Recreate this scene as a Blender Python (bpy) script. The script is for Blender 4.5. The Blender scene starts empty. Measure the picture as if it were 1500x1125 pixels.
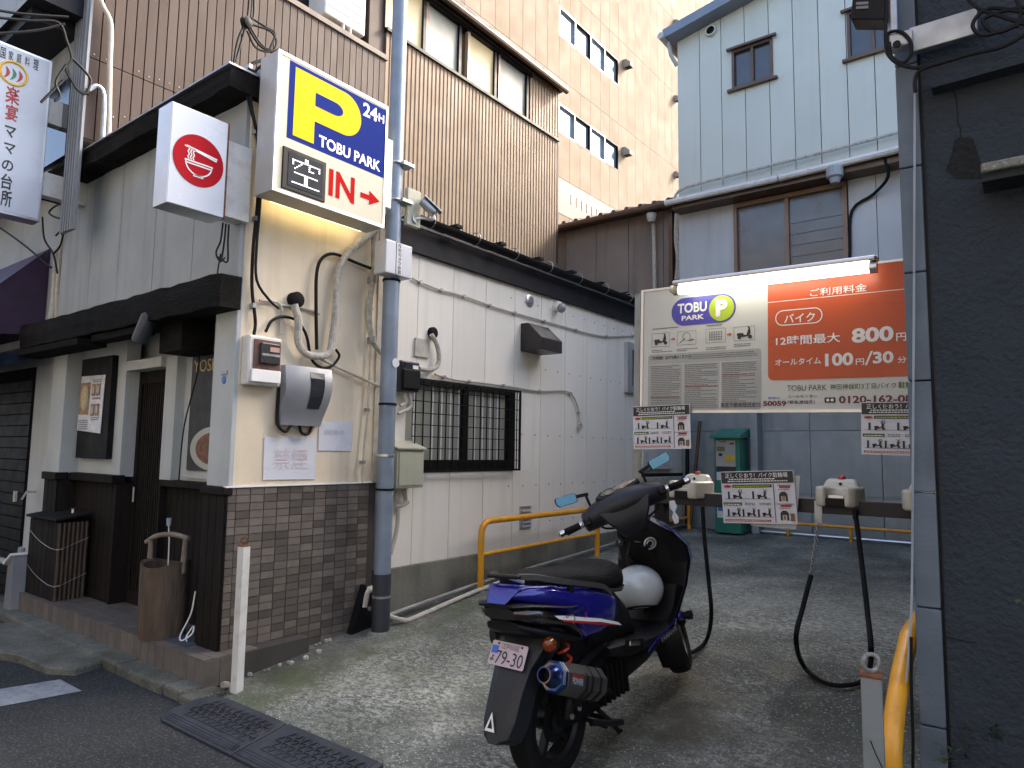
import bpy, bmesh, math, random
from mathutils import Vector, Matrix
random.seed(7)
SC = bpy.context.scene
COL = SC.collection
R = math.radians
# ------------------------------------------------------------------ camera, sky, sun, exposure
EYE = Vector((0, 0, 1.45))
FPX = 1018.74                                   # focal length in pixels of the 1500 px wide photograph
PITCH, ROLL, YAW = R(5.544), R(.833), R(37.552)
FW = Vector((-math.sin(YAW)*math.cos(PITCH), math.cos(YAW)*math.cos(PITCH), math.sin(PITCH)))
_r = Vector((math.cos(YAW), math.sin(YAW), 0)); _u = _r.cross(FW)
RT = _r*math.cos(ROLL) + _u*math.sin(ROLL); UP = -_r*math.sin(ROLL) + _u*math.cos(ROLL)
cam_d = bpy.data.cameras.new('camera'); cam = bpy.data.objects.new('camera', cam_d); COL.objects.link(cam)
cam_d.sensor_width = 36; cam_d.lens = FPX/1500*36; cam_d.clip_start = .05; cam_d.clip_end = 400
cam.matrix_world = Matrix((( RT.x, UP.x, -FW.x, EYE.x), (RT.y, UP.y, -FW.y, EYE.y), (RT.z, UP.z, -FW.z, EYE.z), (0,0,0,1)))
SC.camera = cam
W = bpy.data.worlds.new('World'); SC.world = W; W.use_nodes = True
nt = W.node_tree; bg = nt.nodes['Background']
sky = nt.nodes.new('ShaderNodeTexSky'); sky.sky_type = 'NISHITA'; sky.sun_disc = False
SUN_EL, SUN_AZ = R(38), R(20)                   # azimuth measured from +Y towards +X
sky.sun_elevation = SUN_EL; sky.sun_rotation = SUN_AZ; sky.air_density = .85; sky.dust_density = 5; sky.ozone_density = .9
nt.links.new(sky.outputs[0], bg.inputs[0]); bg.inputs[1].default_value = .15
sd = bpy.data.lights.new('sun', 'SUN'); sd.energy = 1.5; sd.angle = R(10); sd.color = (1, .9, .75)
so = bpy.data.objects.new('sun', sd); COL.objects.link(so); so.location = (6, 6, 30)
sdir = Vector((math.sin(SUN_AZ)*math.cos(SUN_EL), math.cos(SUN_AZ)*math.cos(SUN_EL), math.sin(SUN_EL)))
so.rotation_euler = sdir.to_track_quat('Z', 'Y').to_euler()
SC.view_settings.view_transform = 'Standard'; SC.view_settings.look = 'None'
SC.view_settings.exposure = 2.3; SC.view_settings.gamma = 1
SC.cycles.max_bounces = 8

# ------------------------------------------------------------------ helpers
def at(px, py, **k):
    "the point of a real plane (X=, Y= or Z= constant) that the photograph shows at pixel px, py"
    d = FW + RT*((px-750)/FPX) - UP*((py-562.5)/FPX)
    a, v = list(k.items())[0]; i = 'XYZ'.index(a)
    return EYE + d*((v-EYE[i])/d[i])
def gz(y):
    "height of the sloping forecourt at depth y"
    P = [(-9,0),(2.14,.0),(2.5,.05),(3.6,.15),(4.6,.25),(6.6,.35),(9.3,.45),(30,.5)]
    for (a,b),(c,d) in zip(P, P[1:]):
        if y <= c: return b+(d-b)*(y-a)/(c-a)
    return .5
def wsum(o):
    v = Vector((0,0,0))
    while o is not None: v += o.location; o = o.parent
    return v
_n = {}
def mat(name, col, rough=.6, metal=0, var=.12, vs=3, bump=0, bs=80, streak=0, rand=0, emis=0, ecol=None, coat=0, dcol=None, speck=0, sps=150, dirt=0, ds=1.3, spec=.5, bump2=0, b2s=9, stretch=(1,1,1), trans=0, edge=0):
    if name in _n: return _n[name]
    m = bpy.data.materials.new(name); _n[name] = m; m.use_nodes = True
    t = m.node_tree; N = t.nodes; L = t.links; b = N['Principled BSDF']
    b.inputs['Roughness'].default_value = rough; b.inputs['Metallic'].default_value = metal
    b.inputs['Specular IOR Level'].default_value = spec
    if coat: b.inputs['Coat Weight'].default_value = coat; b.inputs['Coat Roughness'].default_value = .08
    if trans: b.inputs['Transmission Weight'].default_value = trans
    tc = N.new('ShaderNodeTexCoord'); mp = N.new('ShaderNodeMapping'); mp.inputs['Scale'].default_value = stretch
    oi = N.new('ShaderNodeObjectInfo')
    L.new(tc.outputs['Object'], mp.inputs[0]); vec = mp.outputs[0]
    if rand:
        ad = N.new('ShaderNodeVectorMath'); ad.operation = 'ADD'; cx = N.new('ShaderNodeCombineXYZ')
        mu = N.new('ShaderNodeMath'); mu.operation = 'MULTIPLY'; mu.inputs[1].default_value = 37
        L.new(oi.outputs['Random'], mu.inputs[0]); L.new(mu.outputs[0], cx.inputs[0]); L.new(mu.outputs[0], cx.inputs[2])
        L.new(vec, ad.inputs[0]); L.new(cx.outputs[0], ad.inputs[1]); vec = ad.outputs[0]
    def noise(s, d=5, v=None, st=None):
        n = N.new('ShaderNodeTexNoise'); n.inputs['Scale'].default_value = s; n.inputs['Detail'].default_value = d
        if st:
            q = N.new('ShaderNodeMapping'); q.inputs['Scale'].default_value = st; L.new(vec, q.inputs[0]); L.new(q.outputs[0], n.inputs[0])
        else: L.new(vec, n.inputs[0])
        return n.outputs[0]
    def ramp(f, a, c, lo=0., hi=1.):
        r = N.new('ShaderNodeMapRange'); L.new(f, r.inputs[0]); r.inputs[1].default_value = a; r.inputs[2].default_value = c
        r.inputs[3].default_value = lo; r.inputs[4].default_value = hi; return r.outputs[0]
    def mix(f, a, c, bt='MIX'):
        x = N.new('ShaderNodeMix'); x.data_type = 'RGBA'; x.blend_type = bt
        if isinstance(f, (int, float)): x.inputs[0].default_value = f
        else: L.new(f, x.inputs[0])
        for s, v in ((6, a), (7, c)):
            if isinstance(v, tuple): x.inputs[s].default_value = (*v[:3], 1)
            else: L.new(v, x.inputs[s])
        return x.outputs[2]
    c = tuple(col)
    lo = tuple(max(0, k*(1-var)) for k in c); hi = tuple(k*(1+var) for k in c)
    out = mix(ramp(noise(vs), .3, .7), lo, hi) if var else mix(0., c, c)
    dark = dcol or tuple(k*.35 for k in c)
    if rand:
        r = N.new('ShaderNodeMapRange'); L.new(oi.outputs['Random'], r.inputs[0]); r.inputs[3].default_value = 1-rand; r.inputs[4].default_value = 1+rand
        mm = N.new('ShaderNodeVectorMath'); mm.operation = 'SCALE'; L.new(out, mm.inputs[0]); L.new(r.outputs[0], mm.inputs['Scale']); out = mm.outputs[0]
    if streak: out = mix(ramp(noise(1, 6, st=(9, 9, .45)), .52, .8, 0, streak), out, dark)
    if dirt: out = mix(ramp(noise(ds, 9), .5, .78, 0, dirt), out, dark)
    if speck: out = mix(ramp(noise(sps, 2), .56, .72, 0, speck), out, tuple(min(1, k*2.2+.05) for k in c)); out = mix(ramp(noise(sps*.7, 2), .58, .72, 0, speck), out, dark)
    L.new(out, b.inputs['Base Color'])
    if var: L.new(ramp(noise(vs*2.3), .2, .8, max(.03, rough-.1), min(1, rough+.12)), b.inputs['Roughness'])
    nrm = None
    for amt, sc in ((bump, bs), (bump2, b2s)):
        if amt:
            bp = N.new('ShaderNodeBump'); bp.inputs['Strength'].default_value = min(1, amt); bp.inputs['Distance'].default_value = .5/sc
            L.new(noise(sc, 4), bp.inputs['Height'])
            if nrm: L.new(nrm, bp.inputs['Normal'])
            nrm = bp.outputs[0]
    if nrm: L.new(nrm, b.inputs['Normal'])
    if emis:
        b.inputs['Emission Color'].default_value = (*(ecol or c), 1); b.inputs['Emission Strength'].default_value = emis
    return m

class MB:
    "collects shapes in world coordinates and links them as ONE mesh object"
    def __init__(s): s.v = []; s.f = []; s.m = []
    def add(s, vs, fs, mi=0):
        k = len(s.v); s.v += [Vector(p) for p in vs]; s.f += [tuple(i+k for i in f) for f in fs]; s.m += [mi]*len(fs); return s
    def box(s, x0, x1, y0, y1, z0, z1, mi=0, top=None):
        vs = [(x0,y0,z0),(x1,y0,z0),(x1,y1,z0),(x0,y1,z0),(x0,y0,z1),(x1,y0,z1),(x1,y1,z1),(x0,y1,z1)]
        return s.add(vs, [(0,3,2,1),(4,5,6,7),(0,1,5,4),(1,2,6,5),(2,3,7,6),(3,0,4,7)], mi)
    def bar(s, a, b, w, h, up=(0,0,1), mi=0):
        a = Vector(a); b = Vector(b); d = (b-a).normalized(); up = Vector(up)
        if abs(d.dot(up)) > .98: up = Vector((1,0,0))
        r = d.cross(up).normalized()*w/2; u = r.cross(d).normalized()*h/2
        vs = [a-r-u, a+r-u, a+r+u, a-r+u, b-r-u, b+r-u, b+r+u, b-r+u]
        return s.add(vs, [(0,3,2,1),(4,5,6,7),(0,1,5,4),(1,2,6,5),(2,3,7,6),(3,0,4,7)], mi)
    def prism(s, poly, d, mi=0):
        "poly: list of 3-D points in one plane, d: extrusion vector"
        n = len(poly); d = Vector(d); vs = [Vector(p) for p in poly]; vs = vs + [p+d for p in vs]
        return s.add(vs, [tuple(range(n))[::-1], tuple(range(n, 2*n))] + [(i, (i+1)%n, (i+1)%n+n, i+n) for i in range(n)], mi)
    def tube(s, pts, r, n=10, mi=0, cap=True, smooth=0):
        pts = [Vector(p) for p in pts]
        if smooth: pts = curve(pts, smooth)
        rs = r if isinstance(r, (list, tuple)) else [r]*len(pts)
        if len(rs) != len(pts): rs = [rs[min(len(rs)-1, int(i*len(rs)/len(pts)))] for i in range(len(pts))]
        k = len(s.v); ref = None
        for i, p in enumerate(pts):
            d = (pts[min(i+1, len(pts)-1)] - pts[max(i-1, 0)])
            if d.length < 1e-7: d = Vector((0,0,1))
            d.normalize()
            if ref is None: ref = d.orthogonal().normalized()
            ref = (ref - d*ref.dot(d)).normalized(); o = d.cross(ref)
            for j in range(n):
                a = 2*math.pi*j/n; s.v.append(p + (ref*math.cos(a)+o*math.sin(a))*rs[i])
        for i in range(len(pts)-1):
            for j in range(n):
                a = k+i*n+j; b = k+i*n+(j+1)%n; s.f.append((a, b, b+n, a+n)); s.m.append(mi)
        if cap:
            s.f.append(tuple(k+j for j in range(n))[::-1]); s.f.append(tuple(k+(len(pts)-1)*n+j for j in range(n))); s.m += [mi, mi]
        return s
    def loft(s, rings, mi=0, cap=True, closed=True):
        k = len(s.v); n = len(rings[0])
        for r in rings: s.v += [Vector(p) for p in r]
        for i in range(len(rings)-1):
            for j in range(n if closed else n-1):
                a = k+i*n+j; b = k+i*n+(j+1)%n; s.f.append((a, b, b+n, a+n)); s.m.append(mi)
        if cap:
            s.f.append(tuple(k+j for j in range(n))[::-1]); s.f.append(tuple(k+(len(rings)-1)*n+j for j in range(n))); s.m += [mi, mi]
        return s
    def lathe(s, prof, c, ax=(0,0,1), n=20, mi=0, cap=True):
        "prof: (radius, distance along ax) pairs"
        c = Vector(c); ax = Vector(ax).normalized(); a = ax.orthogonal().normalized(); o = ax.cross(a)
        return s.loft([[c+ax*h+(a*math.cos(2*math.pi*j/n)+o*math.sin(2*math.pi*j/n))*max(r, 1e-4) for j in range(n)] for r, h in prof], mi, cap)
    def torus(s, c, ax, R0, r0, n=20, k=8, a0=0, a1=360, mi=0):
        c = Vector(c); ax = Vector(ax).normalized(); a = ax.orthogonal().normalized(); o = ax.cross(a)
        pts = [c+(a*math.cos(R(t))+o*math.sin(R(t)))*R0 for t in [a0+(a1-a0)*i/n for i in range(n+1)]]
        return s.tube(pts, r0, k, mi, cap=(a1-a0) < 359)
    def sphere(s, c, r, n=14, m=9, mi=0, sc=(1,1,1)):
        c = Vector(c); k = len(s.v)
        rings = []
        for i in range(m+1):
            t = math.pi*i/m; rings.append([c+Vector((math.sin(t)*math.cos(2*math.pi*j/n)*sc[0], math.sin(t)*math.sin(2*math.pi*j/n)*sc[1], math.cos(t)*sc[2]))*max(r, 1e-5) for j in range(n)])
        return s.loft(rings, mi, cap=False)
    def xf(s, M): s.v = [M @ p for p in s.v]; return s
    def mesh(s, name, mats=None):
        me = bpy.data.meshes.new(name); me.from_pydata([tuple(p) for p in s.v], [], s.f)
        bm = bmesh.new(); bm.from_mesh(me)
        bm.faces.ensure_lookup_table()
        bmesh.ops.recalc_face_normals(bm, faces=bm.faces); bm.to_mesh(me); bm.free()
        for i, f in enumerate(me.polygons): f.material_index = s.m[i] if i < len(s.m) else 0
        if mats:
            for m in (mats if isinstance(mats, (list, tuple)) else [mats]): me.materials.append(m)
        return me
    def obj(s, name, m, parent=None, smooth=False, bevel=0, local=False, label=None, kind=None, seg=2, cat=None, group=None, subd=0):
        me = s.mesh(name, m); o = bpy.data.objects.new(name, me); COL.objects.link(o)
        if parent:
            o.parent = parent
            if not local: o.location = -wsum(parent)
        if smooth:
            for p in me.polygons: p.use_smooth = True
            try: me.set_sharp_from_angle(angle=R(35))
            except Exception: pass
        if bevel:
            b = o.modifiers.new('bevel', 'BEVEL'); b.width = bevel; b.segments = seg; b.limit_method = 'ANGLE'; b.angle_limit = R(35)
        if subd:
            q = o.modifiers.new('subd', 'SUBSURF'); q.levels = subd; q.render_levels = subd
        if label: o['label'] = label
        if cat: o['category'] = cat
        if group: o['group'] = group
        if kind: o['kind'] = kind
        return o
def curve(pts, k=6):
    "Catmull-Rom through the points"
    P = [pts[0]*2-pts[1]] + list(pts) + [pts[-1]*2-pts[-2]]; out = []
    for i in range(1, len(P)-2):
        a, b, c, d = P[i-1:i+3]
        for j in range(k):
            t = j/k; out.append(.5*((2*b)+(c-a)*t+(2*a-5*b+4*c-d)*t*t+(3*b-a-3*c+d)*t**3))
    out.append(pts[-1]); return out
def thing(name, label, cat, loc=(0,0,0), group=None, rot=None):
    o = bpy.data.objects.new(name, None); COL.objects.link(o); o.location = loc; o.empty_display_size = .1
    o['label'] = label; o['category'] = cat
    if group: o['group'] = group
    if rot: o.rotation_euler = rot
    return o
def piece(name, me, parent, loc, label=None, rot=None):
    o = bpy.data.objects.new(name, me); COL.objects.link(o); o.parent = parent
    o.location = Vector(loc) - (wsum(parent) if parent else Vector((0,0,0)))
    if rot: o.rotation_euler = rot
    if label: o['label'] = label
    return o
def struct(name, mb, m, **k): return mb.obj(name, m, kind='structure', **k)
def dup(root, off, label, group=None):
    "a copy of a thing with copies of its parts and sub-parts"
    r = root.copy(); COL.objects.link(r); r.location = root.location + Vector(off); r['label'] = label
    if group: r['group'] = group
    for ch in list(root.children):
        c = ch.copy(); COL.objects.link(c); c.parent = r
        for g in list(ch.children):
            d = g.copy(); COL.objects.link(d); d.parent = c
    return r
FONT = None
def text(body, o, u, v, box, m, parent, name='lettering', bold=0, lift=.002, local=False, keep=False, kind=None, shear=0):
    """flat lettering fitted into box = (u0, v0, u1, v1), metres along the unit vectors u and v from the point o"""
    c = bpy.data.curves.new(name, 'FONT'); c.body = body; c.offset = bold; c.resolution_u = 3; c.size = 1; c.shear = shear
    t = bpy.data.objects.new(name, c); COL.objects.link(t)
    bpy.context.view_layer.update()
    me = bpy.data.meshes.new_from_object(t.evaluated_get(bpy.context.evaluated_depsgraph_get()))
    bpy.data.objects.remove(t); 
    if not me.vertices: return None
    xs = [p.co.x for p in me.vertices]; ys = [p.co.y for p in me.vertices]
    x0, x1, y0, y1 = min(xs), max(xs), min(ys), max(ys)
    su = (box[2]-box[0])/max(1e-6, x1-x0); sv = (box[3]-box[1])/max(1e-6, y1-y0)
    if keep: su = sv = min(su, sv)
    u = Vector(u).normalized(); v = Vector(v).normalized(); n = u.cross(v)
    for p in me.vertices:
        q = Vector(o) + u*(box[0]+(p.co.x-x0)*su) + v*(box[1]+(p.co.y-y0)*sv) + n*lift; p.co = q
    me.materials.clear(); me.materials.append(m); me.name = name
    ob = bpy.data.objects.new(name, me); COL.objects.link(ob)
    if parent:
        ob.parent = parent
        if not local: ob.location = -wsum(parent)
    if kind: ob['kind'] = kind
    return ob
UX, UY, UZ = Vector((1,0,0)), Vector((0,1,0)), Vector((0,0,1))
def xtext(body, X, bl, tr, m, parent, **k):
    "lettering on a plane X = const facing +X, its corners read off the photograph"
    a = at(*bl, X=X); b = at(*tr, X=X); return text(body, (X,0,0), UY, UZ, (a.y, a.z, b.y, b.z), m, parent, **k)
def ytext(body, Y, bl, tr, m, parent, **k):
    a = at(*bl, Y=Y); b = at(*tr, Y=Y); return text(body, (0,Y,0), UX, -UZ.cross(UX).cross(UX) if False else UZ, (a.x, a.z, b.x, b.z), m, parent, **k)
def circ(c, u, v, r, n=28, r2=None): 
    c = Vector(c); u = Vector(u); v = Vector(v); return [c+u*(r*math.cos(2*math.pi*i/n))+v*((r2 or r)*math.sin(2*math.pi*i/n)) for i in range(n)]
def rrect(o, u, v, x0, y0, x1, y1, r, n=5):
    P = []
    for cx, cy, a in ((x1-r, y1-r, 0), (x0+r, y1-r, 90), (x0+r, y0+r, 180), (x1-r, y0+r, 270)):
        for i in range(n+1):
            t = R(a+90*i/n); P.append(Vector(o)+Vector(u)*(cx+r*math.cos(t))+Vector(v)*(cy+r*math.sin(t)))
    return P

# ------------------------------------------------------------------ materials
M_cream = mat('cream stucco', (.68,.59,.44), .85, var=.1, vs=2, bump=.5, bs=130, streak=.35, dcol=(.3,.24,.15), dirt=.3)
M_grey_st = mat('pale grey stucco', (.31,.34,.345), .85, var=.08, bump=.4, bs=110, streak=.5, dcol=(.2,.19,.16))
M_white_st = mat('white stucco', (.42,.45,.45), .85, var=.07, bump=.5, bs=140, streak=.2, dirt=.15)
M_panel = mat('off white siding', (.75,.71,.62), .62, var=.04, vs=1.5, bump=.12, bs=60, streak=.22, dcol=(.36,.31,.22), rand=.03)
M_conc = mat('stained concrete', (.23,.23,.2), .92, var=.3, vs=5, bump=.6, bs=60, dirt=.85, ds=2.5, dcol=(.035,.04,.025), speck=.4, sps=110)
M_black_wood = mat('charred dark timber', (.008,.007,.006), .85, spec=.12, var=.4, vs=6, bump=.8, bs=30, stretch=(.6,3,5), dirt=.5, dcol=(.03,.028,.026))
M_dark_wood = mat('dark brown timber', (.009,.0065,.005), .75, spec=.2, var=.35, vs=5, bump=.4, bs=40, stretch=(4,4,.5), rand=.2)
M_mortar = mat('dark joint mortar', (.045,.04,.036), .95, var=.2, bump=.3)
M_tile = mat('brown grey wall tile', (.115,.098,.083), .5, var=.12, vs=20, bump=.15, bs=180, rand=.4)
M_ftile = mat('grey beige floor tile', (.12,.105,.092), .5, var=.15, vs=12, bump=.15, bs=120, rand=.15, dirt=.3, ds=8)
M_dark_fascia = mat('dark slate paint', (.012,.0115,.015), .55, spec=.2, var=.15, streak=.2)
M_black = mat('matt black plastic', (.005,.005,.0055), .55, spec=.2, var=.15)
M_rubber = mat('black rubber', (.006,.006,.0065), .8, spec=.2, var=.2, bump=.15, bs=200)
M_galv = mat('galvanised steel', (.36,.38,.4), .42, .75, var=.18, vs=14, dirt=.3, ds=6)
M_alu = mat('brushed aluminium', (.62,.62,.62), .34, .9, var=.08)
M_pole = mat('blue grey painted pole', (.2,.25,.31), .45, .25, var=.14, vs=5, dirt=.3, ds=6, bump=.1, bs=60)
M_polelow = mat('dark pole base paint', (.03,.036,.045), .4, var=.2)
M_white = mat('white enamel', (.78,.78,.76), .35, var=.04)
M_dwhite = mat('weathered white paint', (.6,.6,.57), .5, var=.1, dirt=.4, ds=12, dcol=(.25,.12,.05))
M_rust = mat('rust', (.16,.06,.03), .9, var=.4, vs=30, bump=.5, bs=120)
M_brown_b = mat('brown metal board', (.068,.044,.034), .6, spec=.25, var=.08, vs=2, bump=.08, bs=40, rand=.06, streak=.12, stretch=(1,1,.4))
M_brown_c = mat('tan corrugated steel', (.235,.16,.10), .6, spec=.25, var=.1, vs=1.2, streak=.2)
M_beige = mat('beige concrete panel', (.235,.178,.122), .85, var=.05, vs=.8, bump=.15, bs=30, rand=.04, streak=.12, dcol=(.4,.28,.17))
M_beige_l = mat('pale lower band', (.33,.30,.25), .8, var=.04)
M_joint = mat('panel joint sealant', (.2,.16,.12), .9, var=.1)
M_house = mat('pale blue green siding', (.49,.525,.475), .55, var=.04, vs=1.2, streak=.12, rand=.03, bump=.06, bs=15)
M_house_l = mat('pale blue grey sheet', (.42,.45,.46), .5, var=.06, vs=1.5, streak=.25, rand=.05)
M_backw = mat('grey galvanised wall sheet', (.27,.31,.33), .45, .25, var=.12, vs=3, streak=.3, rand=.08, dirt=.3)
M_greyw = mat('weathered grey brown siding', (.22,.18,.15), .75, var=.12, vs=2, streak=.5, bump=.15, dcol=(.08,.065,.055))
M_glass_dk = mat('dark window glass', (.035,.04,.045), .08, var=.2, spec=.8)
M_glass_sky = mat('window glass reflecting sky', (.3,.38,.45), .06, .55, var=.12, vs=.3, spec=1)
M_glass_fr = mat('frosted glass', (.27,.27,.22), .4, var=.12, vs=2, spec=.5)
M_glass_wm = mat('lit frosted glass', (.42,.34,.18), .4, var=.3, vs=1.5, spec=.3, emis=.05, ecol=(1,.8,.45))
M_frame_br = mat('bronze window frame', (.1,.065,.045), .4, .5, var=.15)
M_frame_bk = mat('black window frame', (.008,.008,.008), .5, .1, spec=.2, var=.1)
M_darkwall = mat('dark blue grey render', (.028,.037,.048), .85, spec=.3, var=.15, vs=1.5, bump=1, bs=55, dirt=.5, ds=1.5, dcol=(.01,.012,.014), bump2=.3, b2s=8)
M_pier = mat('blue grey corner paint', (.095,.125,.16), .6, var=.15, vs=4, dirt=.4, ds=6, bump=.2, bs=70)
M_yellow = mat('yellow rail paint', (.66,.30,.012), .38, var=.1, vs=8, dirt=.35, ds=14, dcol=(.14,.06,.015), coat=.2)
M_paper = mat('laminated paper', (.60,.62,.66), .3, var=.02)
M_ink = mat('black print', (.02,.02,.022), .5, var=0)
M_ink2 = mat('fine grey print', (.16,.16,.16), .6, var=0)
M_red = mat('red print', (.36,.012,.015), .4, var=0)
M_pale_red = mat('faded red print', (.58,.49,.51), .5, var=0)
M_pale_ink = mat('faded grey print', (.38,.4,.44), .5, var=0)
M_conduit = mat('ivory conduit', (.45,.42,.36), .6, var=.12, vs=20, dirt=.35, ds=12)
M_wrap = mat('taped pipe insulation', (.4,.38,.33), .8, var=.25, vs=30, bump=.6, bs=90, dirt=.4, ds=14)
M_cable = mat('black cable', (.007,.007,.008), .6, spec=.2, var=.1)
M_greybox = mat('silver grey enclosure', (.27,.28,.3), .38, .35, var=.08, streak=.15)
M_bluegal = mat('blue grey hopper plastic', (.27,.3,.33), .5, var=.12)
# ------------------------------------------------------------------ ground
def ground_mat():
    m = bpy.data.materials.new('old concrete forecourt'); m.use_nodes = True; t = m.node_tree; N = t.nodes; L = t.links; b = N['Principled BSDF']
    tc = N.new('ShaderNodeTexCoord')
    def no(s, d=8, st=None, r=.55):
        n = N.new('ShaderNodeTexNoise'); n.inputs['Scale'].default_value = s; n.inputs['Detail'].default_value = d; n.inputs['Roughness'].default_value = r
        if st:
            q = N.new('ShaderNodeMapping'); q.inputs['Scale'].default_value = st; L.new(tc.outputs['Object'], q.inputs[0]); L.new(q.outputs[0], n.inputs[0])
        else: L.new(tc.outputs['Object'], n.inputs[0])
        return n.outputs[0]
    def mr(f, a, c, lo=0, hi=1):
        r = N.new('ShaderNodeMapRange'); L.new(f, r.inputs[0]); r.inputs[1].default_value = a; r.inputs[2].default_value = c; r.inputs[3].default_value = lo; r.inputs[4].default_value = hi; return r.outputs[0]
    def mx(f, a, c):
        x = N.new('ShaderNodeMix'); x.data_type = 'RGBA'
        if isinstance(f, float): x.inputs[0].default_value = f
        else: L.new(f, x.inputs[0])
        for s, v in ((6, a), (7, c)):
            if isinstance(v, tuple): x.inputs[s].default_value = (*v, 1)
            else: L.new(v, x.inputs[s])
        return x.outputs[2]
    def mul(a, c):
        x = N.new('ShaderNodeMath'); x.operation = 'MULTIPLY'; L.new(a, x.inputs[0]); 
        if isinstance(c, float): x.inputs[1].default_value = c
        else: L.new(c, x.inputs[1])
        return x.outputs[0]
    col = mx(mr(no(1.1), .35, .65), (.05,.056,.043), (.14,.148,.12))
    # pale worn patches broken up by a fine, brushed grain
    worn = mul(mr(no(1.3, 6, (1.1,.9,1)), .40, .60), mr(no(24, 8, (1,1.6,1), .8), .45, .57))
    col = mx(worn, col, (.36,.37,.32))
    col = mx(mul(mr(no(.9, 6), .48, .68), .75), col, (.035,.037,.03))
    col = mx(mr(no(60, 4, None, .7), .54, .68, 0, .85), col, (.02,.02,.02))
    col = mx(mr(no(70, 3), .58, .7, 0, .8), col, (.5,.5,.46))
    sp = N.new('ShaderNodeSeparateXYZ'); L.new(tc.outputs['Object'], sp.inputs[0])
    # moss creeping out from the tiled wall
    near = mr(sp.outputs[0], -2.5, -3.8); moss = mul(near, mr(no(3.2, 8), .42, .62)); moss = mul(moss, mr(sp.outputs[1], 6.5, 3.2))
    col = mx(mul(moss, .9), col, (.055,.072,.022))
    damp = mul(mr(sp.outputs[0], -3.55, -4.0), mr(no(2.5, 6), .35, .55)); col = mx(mul(damp, .8), col, (.02,.022,.018))
    # oil drips and brown rust tint where motorcycles stand
    def blob(x, y, r):
        d = N.new('ShaderNodeVectorMath'); d.operation = 'DISTANCE'; cb = N.new('ShaderNodeCombineXYZ'); L.new(sp.outputs[0], cb.inputs[0]); L.new(sp.outputs[1], cb.inputs[1]); L.new(cb.outputs[0], d.inputs[0]); d.inputs[1].default_value = (x, y, 0)
        return mr(d.outputs['Value'], r, r*.25)
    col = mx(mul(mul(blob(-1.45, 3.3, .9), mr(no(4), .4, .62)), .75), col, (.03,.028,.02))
    col = mx(mul(mul(blob(-1.2, 4.0, 1.1), mr(no(2.2), .45, .65)), .4), col, (.16,.12,.05))
    L.new(col, b.inputs['Base Color'])
    L.new(mr(no(3), .35, .65, .62, .9), b.inputs['Roughness'])
    bp = N.new('ShaderNodeBump'); bp.inputs['Strength'].default_value = .7; bp.inputs['Distance'].default_value = .006; L.new(no(70, 5), bp.inputs['Height'])
    b2 = N.new('ShaderNodeBump'); b2.inputs['Strength'].default_value = .5; b2.inputs['Distance'].default_value = .03; L.new(no(6, 5), b2.inputs['Height']); L.new(bp.outputs[0], b2.inputs['Normal'])
    L.new(b2.outputs[0], b.inputs['Normal']); return m
M_lot = ground_mat()
M_road = mat('old asphalt', (.017,.020,.021), .9, var=.3, vs=1.5, bump=1, bs=130, speck=1.0, sps=75, spec=.3, dirt=.3, ds=.8, dcol=(.06,.06,.06), bump2=.25, b2s=10)
M_earth = mat('distant ground', (.08,.08,.075), .95, var=.2)
struct('ground', MB().box(-90, 60, -60, 90, -.3, -.03), M_earth)
rd = MB()
NX, NY = 60, 8
struct('road', MB().box(-40, 30, -6, 2.14, -.2, 0.0), M_road)
lot = MB(); vs = []; fs = []; nx, ny = 60, 110
for j in range(ny+1):
    y = 2.14+(9.4-2.14)*j/ny
    for i in range(nx+1):
        x = -4.15+(-.2+4.15)*i/nx
        vs.append((x, y, gz(y)+.006*math.sin(x*3.1+y*1.7)+.004*math.sin(x*7+1)*math.sin(y*6)))
for j in range(ny):
    for i in range(nx):
        a = j*(nx+1)+i; fs.append((a, a+1, a+nx+2, a+nx+1))
lot.add(vs, fs); lot_o = struct('forecourt', lot, M_lot, smooth=True)
# kerb and gutter lip in front of the restaurant
M_kerb = mat('mossy kerb concrete', (.10,.10,.082), .9, var=.45, vs=4, bump=.8, bs=50, dirt=.8, ds=3, dcol=(.03,.035,.015), speck=.5, sps=90)
kb = MB(); x = -12.0
while x < -4.0:
    x1 = min(x+.6, -4.0); dz = random.uniform(-.006, .006)
    kb.box(x+.003, x1-.003, 2.125+random.uniform(-.008,.008), 2.30, -.05, .062+dz); x = x1
kb.box(-4.0, -3.86, 2.12, 2.34, -.05, .045).box(-3.858, -3.5, 2.10, 2.16, -.05, .02)
struct('kerb', kb, M_kerb, bevel=.018)
# broken concrete apron slab on the road
pa = [at(*p, Z=0) for p in ((-40,925),(60,917),(90,922),(120,948),(155,965),(150,978),(110,990),(68,988),(30,972),(-40,958))]
sl = MB(); top = [p+Vector((0,0,.05+random.uniform(-.008,.008))) for p in pa]; c0 = sum(top, Vector())/len(top)
k = len(pa); sl.add([p-Vector((0,0,.02)) for p in pa]+top+[c0], [(i,(i+1)%k,(i+1)%k+k,i+k) for i in range(k)]+[(i+k,(i+1)%k+k,2*k) for i in range(k)])
o = sl.obj('concrete_slab', M_kerb, bevel=.012); o['label'] = 'rough broken concrete slab bridging the gutter on the road'; o['category'] = 'slab'
lp = [at(*p, Z=.004) for p in ((-90,1024),(88,995),(120,1012),(-90,1052))]
struct('road_marking', MB().add(lp, [(0,1,2,3)]), mat('worn white road paint', (.22,.24,.26), .7, var=.2, vs=14, dirt=.6, ds=30, dcol=(.06,.06,.065), bump=.5, bs=100))
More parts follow.
